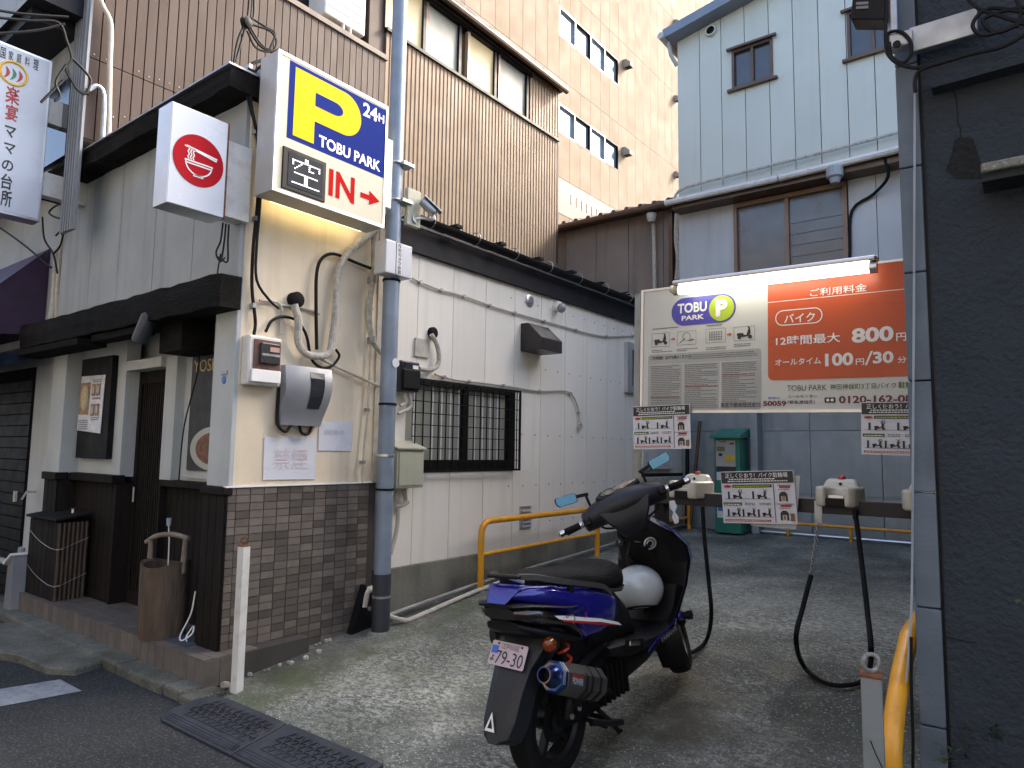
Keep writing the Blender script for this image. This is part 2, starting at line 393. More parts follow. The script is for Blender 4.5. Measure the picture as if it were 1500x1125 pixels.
# rubble between step and forecourt
rb = MB()
for i in range(46):
    px = random.uniform(300, 470); py = 985-(px-300)*.2+random.uniform(-12, 16)
    if px < 345: py += 12
    p = at(px, py, Z=.07); r = random.uniform(.006, .026)
    if p.x < -4.07: p.x = -4.05
    pts = [(math.sin(a)*math.cos(b_)*r*random.uniform(.7,1.3)+p.x, math.sin(a)*math.sin(b_)*r*random.uniform(.7,1.3)+p.y, math.cos(a)*r*.7+gz(p.y)+r*.3) for a in (.01, 1.0, 2.1, 3.13) for b_ in (0, 1.25, 2.5, 3.8, 5)]
    kk = 5; rb.add(pts, [(i_*5+j, i_*5+(j+1)%5, (i_+1)*5+(j+1)%5, (i_+1)*5+j) for i_ in range(3) for j in range(5)])
rb.obj('rubble', mat('broken concrete chips', (.3,.29,.26), .9, var=.4, vs=30, bump=.5, bs=80), kind='stuff')['label'] = 'small broken concrete chips along the base of the tiled wall'
st = MB()
for px, py, r in ((322,988,.05),(312,996,.035),(331,1000,.03)):
    p = at(px, py, Z=.06); st = MB().sphere((p.x, p.y, max(gz(p.y), 0)+r*.5), r, 7, 5, sc=(1.2,.9,.75))
    for v in st.v: v += Vector((random.uniform(-1,1), random.uniform(-1,1), random.uniform(-1,1)))*r*.18
    o = st.obj('stone', mat('broken stone', (.26,.25,.22), .9, var=.3, vs=20, bump=.7, bs=60)); o['category'] = 'stone'
    o['label'] = {.05:'largest grey broken stone beside the foot of the white post', .035:'small stone nearest the corner of the tiled step', .03:'smallest stone in front of the white post foot'}[r]

# the row across the street, behind the camera, that shades the frontage
OB = thing('opposite_building', 'plain grey building across the street behind the viewer', 'building', (-5, -6, 0))
MB().box(-26, 9, -14, -4.5, 0, 8.5).obj('wall', mat('opposite wall', (.2,.19,.18), .8, var=.1), OB)
for k_ in range(8): MB().box(-24+k_*4, -22.4+k_*4, -4.52, -4.49, 4.2, 5.6).obj('window', M_glass_dk, OB)
# ------------------------------------------------------------------ restaurant (front low building)
Xw = -4.1
B = thing('restaurant_building', 'small restaurant with charred timber beams, cream side wall and brown tiled base', 'restaurant', (Xw, 2.42, 0))
MB().box(-7.09, Xw-.21, 2.76, 3.60, .1, 3.92).obj('inner_wall', M_white_st, B)
MB().box(Xw-.16, Xw, 2.45, 3.64, 1.205, 3.95).obj('side_wall', M_cream, B)
# stucco buttress running behind the drain pole
MB().box(Xw-.1, Xw+.012, 3.59, 3.655, 1.2, 3.2).obj('corner_strip', M_conduit, B)
MB().box(Xw-.2, Xw-.007, 2.43, 3.64, .05, 1.197).obj('tile_backing', M_mortar, B)
tm = {}
for full in (0, 1):
    w = .0945 if full else .052
    m_ = MB().box(-.004, .0055, 0, w, 0, .0455).mesh('tile', M_tile); tm[full] = m_
for r_ in range(22):
    z = 1.15-.05*r_
    piece('tile', tm[0], B, (Xw-.004, 2.424, z))
    for c_ in range(11):
        piece('tile', tm[1], B, (Xw-.004, 2.4805+.0993*c_, z))
MB().box(Xw-.02, Xw+.012, 2.40, 3.6, 1.197, 1.207).obj('trim_strip', M_white, B)
MB().box(Xw-.1, Xw+.05, 2.52, 3.5, -.02, .10).obj('footing', M_kerb, B, bevel=.02, seg=3)
# street facade: upper stucco in five bays
xs = [-7.08, -6.45, -5.9, -5.3, -4.72, Xw-.012]
for a, b_ in zip(xs, xs[1:]):
    MB().box(a+.004, b_-.004, 2.42, 2.60, 2.52, 3.93).obj('facade_panel', M_grey_st, B)
MB().box(-7.08, Xw-.02, 2.427, 2.60, 2.52, 3.92).obj('facade_backing', M_joint, B)
MB().box(-4.36, Xw-.001, 2.42, 2.70, 1.2, 2.519).obj('corner_column', M_white_st, B, bevel=.006)
MB().box(-7.08, -6.79, 2.42, 2.60, 1.2, 2.519).obj('left_column', M_white_st, B, bevel=.006)
MB().box(-6.79, -5.98, 2.57, 2.68, 1.2, 2.519).obj('recess_wall', M_white_st, B)
MB().box(-5.33, -4.36, 2.672, 2.75, 1.2, 2.519).obj('recess_wall', M_white_st, B)
# door surround
MB().box(-6.05, -5.95, 2.56, 2.7, 1.2, 2.14).box(-5.37, -5.2, 2.60, 2.71, 1.2, 2.14).box(-5.95, -5.37, 2.56, 2.7, 2.06, 2.14).obj('door_surround', M_white_st, B, bevel=.004)
MB().box(-5.985,-5.951,2.545,2.72,.195,1.149).obj('door_jamb', M_dark_wood, B); MB().box(-5.369,-5.345,2.60,2.72,.195,1.149).obj('door_jamb', M_dark_wood, B)
d_ = MB().box(-5.95, -5.9, 2.67, 2.71, .2, 2.06).box(-5.42, -5.37, 2.67, 2.71, .2, 2.06).box(-5.9, -5.42, 2.67, 2.71, 1.96, 2.06).box(-5.9, -5.42, 2.67, 2.71, .2, .3).box(-5.9, -5.42, 2.70, 2.72, .3, 1.96).obj('door', M_dark_wood, B)
sm = MB().box(0, .02, 0, .02, 0, 1.66).mesh('slat', M_dark_wood)
for i in range(13): piece('slat', sm, d_, (-5.885+i*.0355, 2.68, .3))
MB().tube([(-5.89,2.655,1.0),(-5.89,2.655,1.12)], .008, 8).obj('handle', M_galv, d_)
# dark timber dado boards
def boards(x0, x1, y, z0, z1, w=.092):
    n = max(1, round((x1-x0)/w)); w = (x1-x0)/n; m_ = MB().box(0, w-.006, 0, .018, 0, z1-z0).mesh('board', M_dark_wood)
    for i in range(n): piece('board', m_, B, (x0+i*w, y, z0))
    MB().box(x0, x1, y+.012, y+.03, z0, z1).obj('board_backing', M_black, B)
boards(-7.08, -6.8, 2.42, .2, 1.15); boards(-6.79, -5.96, 2.56, .2, 1.15); boards(-5.36, -4.37, 2.655, .2, 1.15); boards(-4.36, Xw+.0, 2.40, .2, 1.15, .085)
MB().box(-6.79, -6.772, 2.44, 2.558, .2, 1.15).obj('side_board', M_dark_wood, B)
for q in ((-7.09,-6.78,2.395,2.5,1.15,1.215),(-6.775,-5.93,2.50,2.6,1.15,1.215),(-5.36,-4.38,2.60,2.70,1.15,1.2),(-4.375,Xw+.01,2.385,2.45,1.15,1.2)): MB().box(*q).obj('ledge', M_dark_wood, B, bevel=.006)
# awning beam, roof beam, soffit
def beam(x0, x1, y0, y1, z0, z1, name):
    m_ = MB(); n = 26; rings = []
    for i in range(n+1):
        x = x0+(x1-x0)*i/n; j = lambda: random.uniform(-.007, .007)
        rings.append([(x, y0+j(), z0+j()), (x, y1, z0+j()*.5), (x, y1, z1), (x, y0+j(), z1+j()), (x, y0-.006+j(), (z0+z1)/2+j())])
    m_.loft(rings).obj(name, M_black_wood, B, bevel=.004)
yb = at(322, 435, X=-4.07).y; beam(-7.5, -4.07, yb, 2.425, 2.33, 2.545, 'awning_beam')
yt = at(338, 115, X=-4.04).y; beam(-7.45, -4.04, yt, 2.56, at(337,125,X=-4.04).z, at(340,97,X=-4.04).z, 'roof_beam')
MB().box(-7.46, -4.03, yt-.02, 2.6, at(340,97,X=-4.04).z+.008, at(340,97,X=-4.04).z+.02).obj('beam_flashing', M_galv, B)
MB().box(-4.1, -4.02, 2.46, 2.62, 3.84, 3.99).obj('flashing_box', M_galv, B, bevel=.004)
MB().box(-7.08, -4.37, 2.43, 2.66, 2.36, 2.5).box(-7.4, -6.0, 2.2, 2.42, 2.24, 2.29).box(-6.0, -5.2, 2.3, 2.42, 2.27, 2.32).obj('soffit', M_black_wood, B)
MB().box(-7.12, Xw-.0, 2.43, 3.7, 3.93, 3.97).obj('roof', M_dark_fascia, B)
# step platform with tiles
MB().box(-7.12, -3.99, 2.272, 3.0, -.02, .192).obj('step_base', M_mortar, B)
ft = MB().box(0, .094, 0, .094, 0, .009).mesh('floor_tile', M_ftile); ft2 = MB().box(0, .094, 0, .009, 0, .155).mesh('riser_tile', M_ftile); ft3 = MB().box(0, .094, 0, .058, 0, .009).mesh('nosing_tile', M_ftile)
for i in range(31):
    x = -4.086-i*.0985
    piece('riser_tile', ft2, B, (x, 2.264, .038)); piece('nosing_tile', ft3, B, (x, 2.262, .192))
    for j in range(4):
        if x > -5.4 and j > 2 and x > -4.5: continue
        piece('floor_tile', ft, B, (x, 2.326+j*.0985, .191))
es = MB().box(0, .009, 0, .094, 0, .155).mesh('riser_tile', M_ftile)
for j in range(2): piece('riser_tile', es, B, (-3.992, 2.264+j*.0985, .038))
# items on the facade
def flat(name, pts, m, parent, d, **k): return MB().prism(pts, d).obj(name, m, parent, **k)
MB().box(-5.1,-4.37, 2.655, 2.671, 1.22, 2.19).obj('poster_frame', M_white_st, B)
pn = thing('menu_board', 'black menu board with photo menu sheets on the recessed wall left of the door', 'menu board', (-6.4, 2.55, 1.4))
MB().box(-6.72, -6.12, 2.52, 2.568, 1.34, 2.2).obj('board_panel', M_black, pn)
p = [(-6.66, 2.51, 1.62), (-6.32, 2.51, 1.60), (-6.30, 2.51, 2.06), (-6.66, 2.51, 2.08)]
flat('menu_sheet', [(-6.71,2.512,1.58),(-6.24,2.512,1.55),(-6.22,2.512,2.04),(-6.69,2.512,2.05)], M_paper, pn, (0,.004,0))
M_food = mat('food print brown', (.3,.16,.07), .5, var=.6, vs=40); M_bowl = mat('bowl print white', (.38,.38,.34), .5, var=.05); M_noodle = mat('food print yellow', (.5,.42,.22), .5, var=.4, vs=50)
flat('bowl_photo', [(-6.69,2.508,1.72),(-6.5,2.508,1.71),(-6.49,2.508,1.99),(-6.68,2.508,1.99)], M_food, pn, (0,.002,0))
MB().prism(circ((-6.585,2.505,1.855), UX, UZ, .075, r2=.11), (0,.002,0)).obj('bowl_print', M_bowl, pn); MB().prism(circ((-6.585,2.502,1.855), UX, UZ, .055, r2=.085), (0,.002,0)).obj('noodle_print', M_noodle, pn)
for a, b_ in ((-6.45,1.87),(-6.36,1.87),(-6.45,1.7),(-6.36,1.7)): MB().box(a, a+.07, 2.507, 2.509, b_, b_+.1).obj('dish_photo', M_food, pn); MB().prism(circ((a+.035,2.504,b_+.05), UX, UZ, .025, r2=.035), (0,.002,0)).obj('bowl_print', M_bowl, pn)
fp = MB()
for i in range(5): fp.box(-6.68, -6.5, 2.508, 2.510, 1.66-i*.018, 1.667-i*.018)
for i in range(6): fp.box(-6.44, -6.27-.01*(i%3), 2.508, 2.510, [2.0,1.985,1.85,1.84,1.68,1.665][i], [2.0,1.985,1.85,1.84,1.68,1.665][i]+.006)
fp.obj('fine_print', M_ink2, pn, kind='stuff')
ps = thing('ramen_poster', 'tall dark poster of a steaming ramen bowl lettered YOSHI beside the door', 'poster', (-4.7, 2.65, 1.3))
MB().box(-5.05, -4.37, 2.640, 2.654, 1.28, 2.14).obj('poster_sheet', mat('dark poster print', (.012,.016,.02), .4, var=.6, vs=5), ps)
text('YOSHI', (0,2.64,0), UX, UZ, (-5.02,2.0,-4.66,2.09), mat('gold print', (.5,.38,.14), .5, var=0), ps)
MB().prism(circ((-4.70,2.634,1.44), UX, UZ, .30, r2=.155, n=40), (0,.004,0)).obj('bowl_print', M_bowl, ps); MB().prism(circ((-4.68,2.630,1.44), UX, UZ, .235, r2=.115, n=36), (0,.003,0)).obj('soup_print', mat('soup print', (.14,.055,.025), .4, var=.7, vs=30), ps)
lf = MB()
for i in range(40):
    a = random.uniform(0, 6.28); r_ = random.uniform(0, .08); lf.prism(circ((-4.68+math.cos(a)*r_, 2.627, 1.46+math.sin(a)*r_*.6), UX, UZ, .012, 5), (0,.002,0))
lf.obj('leek_print', mat('green print', (.07,.13,.03), .5, var=.5, vs=60), ps, kind='stuff')
# spotlight over the poster
sp_ = thing('spotlight', 'black cylinder spotlight under the timber awning beam right of the door', 'spotlight', (-5.0, 2.4, 2.3))
MB().lathe([(.05,0),(.055,.02),(.055,.2),(.04,.22)], (-5.13,2.28,2.19), (.3,.2,-.9) and (.35,.15,.9), 16).obj('lamp_body', M_polelow, sp_, smooth=True)
MB().box(-5.08,-4.76, 2.4, 2.64, 2.12, 2.4).obj('lamp_box', M_black_wood, sp_, bevel=.005)
cb_ = MB().tube([(-4.86,2.42,2.15),(-4.88,2.6,2.1),(-5.02,2.59,1.6),(-5.05,2.59,1.2)], .005, 6, smooth=5).obj('hanging_cable', M_cable); cb_['label'] = 'thin black cable hanging down beside the door frame'; cb_['category'] = 'cable'
pl = thing('house_number_plate', 'tiny blue number plate on the white corner column', 'plate', (-4.2, 2.42, 1.9))
MB().box(-4.245,-4.175, 2.412, 2.42, 1.92, 1.945).obj('plate', M_galv, pl); MB().prism(circ((-4.21,2.411,1.885), UX, UZ, .02, 12, .025), (0,.006,0)).obj('badge', mat('blue badge', (.06,.16,.4), .4), pl)
# small wooden casing with bamboo strips
bx = thing('bamboo_clad_box', 'dark bamboo clad casing with a lid on the restaurant step left of the door', 'box', (-6.65, 2.5, .2))
bX0, bX1, bY0, bY1 = -6.97, -6.37, 2.30, 2.53
MB().box(bX0+.012, bX1-.014, bY0+.012, bY1, .201, .83).obj('casing', M_black_wood, bx)
M_bamb = mat('old bamboo', (.045,.028,.018), .6, var=.4, vs=12, stretch=(3,3,.6), rand=.35)
for i in range(6): MB().box(bX0+.1*i, bX0+.1*i+.094, bY0, bY0+.011, .2005, .825).obj('plank', M_dark_wood, bx, bevel=.002)
for i in range(7): MB().tube([(bX1-.006, bY0+.018+.033*i, .2), (bX1-.006, bY0+.018+.033*i, .82)], .015, 8).obj('bamboo_strip', M_bamb, bx, smooth=True)
MB().prism([(bX0-.02,bY0-.03,.835),(bX1+.03,bY0-.03,.835),(bX1+.03,bY1,.875),(bX0-.02,bY1,.875)], (0,0,.02)).obj('lid', M_dark_wood, bx, bevel=.004)
for z in (.37, .66): MB().tube([(bX0-.004,bY0-.004,z+.07),(bX0+.25,bY0-.004,z-.01),(bX1+.010,bY0-.004,z-.05),(bX1+.012,bY1-.1,z-.01),(bX1+.012,bY1,z+.03)], .0028, 5, smooth=3).obj('binding_wire', M_galv, bx)
MB().lathe([(.012,0),(.012,.03),(.02,.04)], (-6.5,2.45,.885), (0,0,1), 8).obj('knob', M_alu, bx)
# well bucket
bu = thing('wooden_bucket', 'tall hollowed log bucket with a branch handle on the restaurant step', 'bucket', (-4.74, 2.42, .2))
M_log = mat('weathered log', (.075,.05,.032), .7, var=.4, vs=6, stretch=(2.5,2.5,.5), bump=.7, bs=35, dirt=.6, ds=9, dcol=(.02,.015,.01))
bc = Vector((-4.72, 2.37, .2)); rings = []
for h, r_ in ((0,.138),(.12,.146),(.3,.149),(.48,.15)):
    rings.append([bc+Vector((math.cos(a)*r_*(1+.035*math.sin(3*a+1)+.03*math.sin(5*a)), math.sin(a)*r_*(1+.04*math.sin(2*a)), h+(.018*math.sin(2*a+.7) if h > .4 else 0))) for a in [2*math.pi*i/28 for i in range(28)]])
rings.append([bc+(p-bc)*.86+Vector((0,0,.055)) for p in rings[-1]]); rings.append([Vector((bc.x+(p.x-bc.x)*.95, bc.y+(p.y-bc.y)*.95, .36)) for p in rings[-1]])
MB().loft(rings).obj('log_body', M_log, bu, smooth=True)
M_old = mat('pale grey branch', (.17,.14,.11), .8, var=.35, vs=18, bump=.7, bs=60)
MB().tube([bc+Vector((-.145,-.04,.42)), bc+Vector((-.15,-.04,.62))], [.02,.016], 8).obj('handle_post', M_old, bu); MB().tube([bc+Vector((.14,.04,.42)), bc+Vector((.15,.045,.66))], [.02,.016], 8).obj('handle_post', M_old, bu)
MB().tube([bc+Vector((-.19,-.05,.60)), bc+Vector((-.1,-.03,.645)), bc+Vector((.04,.01,.665)), bc+Vector((.18,.05,.645))], .017, 8, smooth=4).obj('handle_bar', M_old, bu, smooth=True)
lk = MB().box(-4.735,-4.715,2.355,2.375,.2,.30)
MB().tube([bc+Vector((.03,0,.3)), bc+Vector((.02,.0,.62)), bc+Vector((0,0,.72))], .004, 6).obj('white_cord', M_dwhite, bu)
MB().lathe([(.014,0),(.017,.05)], bc+Vector((0,0,.72)), (0,0,1), 8).obj('cord_plug', M_bluegal, bu)
mt_ = MB().box(-4.62,-4.34,2.33,2.55,.2005,.212).obj('rag', mat('blue grey rag', (.05,.065,.085), .9, var=.3, vs=20, bump=.5)); mt_['label'] = 'flat blue grey rag on the step right of the log bucket'; mt_['category'] = 'rag'
cw = MB().tube([Vector((-4.42,2.42,.52)),Vector((-4.44,2.41,.38)),Vector((-4.50,2.38,.24)),Vector((-4.42,2.35,.225)),Vector((-4.36,2.38,.27)),Vector((-4.42,2.42,.30)),Vector((-4.46,2.40,.235)),Vector((-4.40,2.37,.22))], .005, 6, smooth=6).obj('white_cable', M_white); cw['label'] = 'loose loop of white cable on the step by the dark boards'; cw['category'] = 'cable'
# slanted stainless post light at the far end of the step
lp_ = thing('wedge_bollard', 'small steel wedge shaped bollard with a pale slanted top left of the step', 'bollard', (-7.0, 2.3, 0))
MB().prism([(-7.13,2.2,.0),(-6.97,2.2,.0),(-6.99,2.2,.5),(-7.1,2.2,.42)], (0,.12,0)).obj('post', M_greybox, lp_, bevel=.004)
MB().prism([(-7.12,2.17,.425),(-6.97,2.17,.515),(-6.97,2.17,.535),(-7.12,2.17,.445)], (0,.17,0)).obj('slanted_cap', M_white, lp_)
# round lit ramen box sign
rs = thing('ramen_box_sign', 'white box sign with a red disc and noodle bowl emblem above the awning beam', 'sign', (-4.1, 2.2, 3.2))
Xr = -4.04; a = at(253,147,X=Xr); b_ = at(333,322,X=Xr); zt, zb = a.z, b_.z; y0, y1 = a.y, at(337,182,X=Xr).y
MB().box(Xr-.17, Xr-.006, y0, y1, zb, zt).obj('sign_case', M_alu, rs, bevel=.004)
MB().box(Xr-.008, Xr, y0+.004, y1-.012, zb+.006, zt-.006).obj('sign_face', mat('white acrylic', (.56,.60,.66), .22, var=.02), rs)
MB().box(Xr-.01, Xr+.001, y1-.012, y1, zb, zt).obj('rusty_edge', M_rust, rs)
MB().box(Xr-.14, Xr-.02, y1+.001, 2.44, zb+.03, zt-.1).obj('mount_plate', M_dwhite, rs)
cc = (a.y+at(333,182,X=Xr).y)/2; cy_, cz = (y0+y1)/2-.005, (zt+zb)/2+.0
ca = at(291,236,X=Xr); cy_, cz = ca.y, ca.z; rd_ = (at(329,236,X=Xr).y-at(254,236,X=Xr).y)/2; rz_ = (at(291,197,X=Xr).z-at(291,275,X=Xr).z)/2
MB().prism(circ((Xr+.001,cy_,cz), UY, UZ, rd_, 48, rd_*1.0), (.003,0,0)).obj('red_disc', mat('red vinyl', (.40,.012,.02), .75, var=0, spec=.08), rs)
def em(name, pts, r=.006):   # emblem strokes
    m_ = MB()
    for P in pts:
        for p, q in zip(P, P[1:]): m_.bar((Xr+.0055, cy_+p[0]*rd_, cz+p[1]*rd_), (Xr+.0055, cy_+q[0]*rd_, cz+q[1]*rd_), r, .002, up=(1,0,0))
    m_.obj(name, M_white, rs)
arc = [(math.cos(R(t))*.52, -.12+math.sin(R(t))*.48) for t in range(180, 361, 15)]
em('bowl_emblem', [[(-.56,-.1),(.56,-.1)], [(-.52,-.2),(.52,-.2)], arc, [(-.2,-.6),(.2,-.6)], [(-.2,-.64),(.2,-.64)]], .008)
em('chopsticks_emblem', [[(-.58,.42),(.7,.2)], [(-.5,.44),(.72,.28)]], .009)
em('noodle_emblem', [[(x+.03*math.sin(t*1.5), .4-t*.05) for t in range(10)] for x in (-.42,-.32,-.22)], .007)
wk = MB()
for i in range(3): wk.tube([(-4.12,2.30+.02*i,zb-.0),(-4.12,2.29+.025*i,zb-.12),(-4.13,2.27+.04*i,zb-.2-.02*i),(-4.13,2.30,zb-.25+.01*i),(-4.13,2.33-.03*i,zb-.22)], .006, 6, smooth=5)
wk.tube([(-4.13,2.3,zb-.2),(-4.15,2.3,zb-.35),(-4.13,2.33,zb-.46),(-4.14,2.4,2.56)], .005, 6, smooth=5)
wk.obj('sign_wires', M_cable, rs)
# ------------------------------------------------------------------ white panel building along the forecourt
PB = thing('panel_building', 'low off white panel clad building with dark eaves along the left side of the forecourt', 'building', (Xw, 6.4, 0))
MB().box(-7.0, Xw-.07, 3.66, 9.28, .05, 3.07).obj('wall_core', M_joint, PB)
ys = [3.658, 4.033, 4.468, 4.918, 5.362, 5.815, 6.268, 6.721, 7.174, 7.627, 8.08, 8.533, 8.986, 9.28]
WY0, WY1, WZ0, WZ1 = 3.93, 5.38, at(753,689,X=Xw).z, at(620,556,X=Xw).z
for a, b_ in zip(ys, ys[1:]):
    segs = [(.535, 3.085)]
    if a < WY1 and b_ > WY0: segs = [(.535, WZ0), (WZ1, 3.085)]
    for z0, z1 in segs: MB().box(Xw-.05, Xw, a+.003, b_-.003, z0, z1).obj('wall_panel', M_panel, PB)
    if len(segs) == 2 and b_ > WY1: MB().box(Xw-.05, Xw, WY1+.001, b_-.003, WZ0+.001, WZ1-.001).obj('wall_panel', M_panel, PB)
    if len(segs) == 2 and a < WY0 < b_: MB().box(Xw-.05, Xw, a+.003, WY0-.001, WZ0+.001, WZ1-.001).obj('wall_panel', M_panel, PB)
MB().box(-4.3, Xw+.02, 3.66, 9.28, -.05, .533).obj('plinth', mat('mossy plinth concrete', (.17,.165,.13), .9, var=.3, vs=2.5, bump=.5, bs=50, dirt=.95, ds=1.6, dcol=(.03,.035,.02), streak=.5), PB, bevel=.006)
MB().box(-4.2, Xw+.045, 3.70, 9.28, 3.075, 3.285).obj('fascia', M_dark_fascia, PB)
g_ = MB().loft([[(-4.0+.055+.055*math.cos(R(t)), y, 3.325+.055*math.sin(R(t))) for t in range(180, 361, 20)]+[(-4.0+.055+.048*math.cos(R(t)), y, 3.325+.048*math.sin(R(t))) for t in range(360, 179, -20)] for y in (3.68, 9.28)])
g_.obj('gutter', M_black, PB, smooth=True)
for i in range(10): MB().torus((-3.945,4.0+.57*i,3.325),(0,1,0),.058,.004,10,4,0,360).obj('gutter_bracket', M_galv, PB)
MB().prism([(-4.05,3.66,3.29),(-4.05,3.66,3.31),(-6.4,3.66,3.95),(-6.4,3.66,3.29)], (0,5.62,0)).obj('roof', mat('dark metal roof', (.05,.05,.055), .5, .3), PB)
for i in range(8): MB().box(-4.25,-3.97,4.35+.62*i,4.43+.62*i,3.385,3.41).obj('snow_guard', M_black, PB)
nl = MB()
for z, y0 in ((2.95,5.3),(2.62-.1,9),(2.30,5.9),(1.62,5.5),(1.22-.1,5.3),(.75,6)):
    for k_ in range(20):
        y = y0+.226*k_
        if y < 9.2: nl.lathe([(.009,0),(.009,.003),(.003,.006)], (Xw,y,z), (1,0,0), 6)
nl.obj('nail_head', M_galv, PB, kind='stuff')
# barred window
wn = MB().box(Xw-.06, Xw-.03, WY0, WY1, WZ0, WZ1).obj('window_glass', M_glass_fr, PB)
fr = MB().box(Xw-.03, Xw+.01, WY0, WY1, WZ1-.045, WZ1).box(Xw-.03, Xw+.01, WY0, WY1, WZ0, WZ0+.10).box(Xw-.03, Xw+.01, WY1-.10, WY1, WZ0+.1, WZ1-.045).box(Xw-.03, Xw+.01, 4.62, 4.69, WZ0+.1, WZ1-.045).obj('window_frame', M_frame_bk, PB)
gr = MB().box(Xw+.06, Xw+.075, WY0, WY1+.01, WZ1-.02, WZ1).box(Xw+.06, Xw+.075, WY0, WY1+.01, WZ0-.0, WZ0+.02).box(Xw+.06,Xw+.075,WY1-.01,WY1+.01,WZ0+.02,WZ1-.02).obj('window_grille', M_frame_bk, PB)
vb = MB().box(0,.008,0,.008,0,WZ1-WZ0-.04).mesh('grille_bar', M_frame_bk); hb = MB().box(0,.008,0,WY1-WY0,0,.007).mesh('grille_bar', M_frame_bk)
y = WY0+.04
while y < WY1-.03: piece('grille_bar', vb, gr, (Xw+.062, y, WZ0+.02)); y += .0905
for i in range(1, 8): piece('grille_bar', hb, gr, (Xw+.071, WY0, WZ0+i*(WZ1-WZ0)/8))
for i in range(12): MB().box(Xw-.028, Xw-.02, WY0+.11*i, WY0+.11*i+.01, WZ0+.1, WZ1-.045).obj('muntin', M_white, fr)
# vents, hood, louvre, dome camera
def vpt(px, py, X=Xw): return at(px, py, X=X)
h = vpt(762,472); hb_ = vpt(800,513)
MB().prism([(Xw,5.46,2.72),(Xw+.09,5.46,2.72),(Xw+.26,5.46,2.56),(Xw+.26,5.46,2.44),(Xw,5.46,2.44)], (0,.36,0)).obj('exhaust_hood', mat('dark bronze hood', (.035,.03,.03), .4, .3), PB, bevel=.006)
v_ = MB().lathe([(.062,0),(.065,.012),(.05,.02)], (Xw,5.6,2.975), (1,0,0), 22).obj('round_vent', M_alu, PB, smooth=True)
for i in range(6): MB().box(Xw+.018, Xw+.026, 5.56, 5.64, 2.945+i*.012, 2.95+i*.012).obj('louvre', M_galv, v_)
dm = thing('dome_camera', 'white dome security camera under the dark eaves of the panel building', 'camera', (Xw, 6.08, 2.98))
MB().lathe([(.055,0),(.058,.03),(.045,.06)], (Xw,6.08,3.0), (1,0,0), 20).obj('base', M_white, dm, smooth=True); MB().sphere((Xw+.07,6.08,2.975), .05).obj('lens_dome', mat('smoked dome', (.25,.26,.27), .12), dm, smooth=True)
lv = MB().box(Xw,Xw+.012,5.48,5.66,.70,.92).obj('wall_vent', M_alu, PB)
for i in range(5): MB().prism([(Xw+.012,5.5,.72+.036*i),(Xw+.028,5.5,.72+.036*i),(Xw+.012,5.5,.745+.036*i)], (0,.14,0)).obj('louvre', M_galv, lv)
sw = at(913,507,X=Xw); MB().box(Xw-.01,Xw+.05,7.6,8.1,2.2,2.82).obj('side_window', M_alu, PB); MB().box(Xw+.04,Xw+.055,7.72,8.0,2.28,2.74).obj('side_window_pane', M_glass_dk, PB)
# sagging conduit with clips
def wall_line(name, pix, r, m, label, cat, off=.02, n=8, k=4, X=Xw, clips=0):
    t = thing(name, label, cat, tuple(at(*pix[0], X=X+off)))
    P = [at(px, py, X=X+off) for px, py in pix]
    MB().tube(P, r, n, smooth=k).obj('tube', m, t, smooth=True)
    if clips:
        C = curve(P, 6); st_ = max(1, len(C)//clips)
        for q in C[st_//2::st_]: MB().box(q.x-off, q.x+r+.004, q.y-.012, q.y+.012, q.z-r-.004, q.z+r+.004).obj('clip', M_galv, t)
    return t
wall_line('wall_conduit', [(604,408),(640,423),(680,434),(725,450),(770,463),(825,478),(880,492),(928,492)], .009, M_conduit, 'thin grey conduit sagging along the panels below the eaves', 'conduit', clips=8)
wall_line('wall_conduit', [(637,548),(665,556),(700,560),(745,566),(790,573),(832,574),(846,596),(849,625)], .009, M_conduit, 'thin conduit running above the barred window and dropping to a curled end', 'conduit', clips=6)
MB().torus((Xw+.03, at(850,624,X=Xw+.03).y, at(850,624,X=Xw+.03).z), (1,0,0), .03, .012, 14, 6).obj('conduit_end', M_conduit, None, label='curled ivory pipe end on the white panels', cat='pipe')

# ------------------------------------------------------------------ service gear on the cream wall
Xs = Xw
def on(px, py, off=0): return at(px, py, X=Xs+off)
cap = thing('pipe_cap_bundle', 'taped white air conditioner pipes leaving a black round cap and looping up the cream wall', 'pipe', tuple(on(430,440)))
c = on(430,440); MB().lathe([(.055,0),(.055,.05),(.04,.06)], c, (1,0,0), 18).obj('cap', M_rubber, cap, smooth=True)
P = [on(431,446,.06), on(437,470,.07), on(437,500,.06), on(447,517,.06), on(465,522,.07), on(482,517,.07), on(487,495,.06), on(492,450,.06), on(494,405,.05), on(506,375,.05), on(530,352,.05), on(549,340,.05)]
MB().tube(P, .026, 10, smooth=7).obj('insulated_pipe', M_wrap, cap, smooth=True)
wall_line('taped_pipe', [(548,330),(547,400),(541,450),(542,480),(549,505),(560,518)], .022, M_wrap, 'taped pale pipe running down beside the drain pole on the cream wall', 'pipe', off=.05, clips=2)
wall_line('black_cable', [(385,88),(366,98),(363,140),(374,185),(379,235),(377,300),(371,360),(369,420),(374,470),(372,490)], .011, M_cable, 'pair of black cables dropping down the cream wall left of the lit sign', 'cable', off=.03, clips=4)
wall_line('black_cable', [(388,92),(371,110),(368,150),(378,200),(383,240),(381,300),(376,360),(376,410),(395,440),(409,452)], .009, M_cable, 'second black cable beside the first one bending toward the meter', 'cable', off=.05)
wall_line('black_cable', [(556,398),(520,384),(490,372),(472,378),(464,400),(463,450),(464,512)], .012, M_cable, 'black cable arching from the drain pole down to the taped pipe bend', 'cable', off=.04)
wall_line('black_cable', [(389,486),(398,470),(414,464),(435,470),(449,492),(456,525),(470,538),(486,536),(497,522),(492,512)], .010, M_cable, 'black cable looping from the meter behind the taped pipe', 'cable', off=.035)
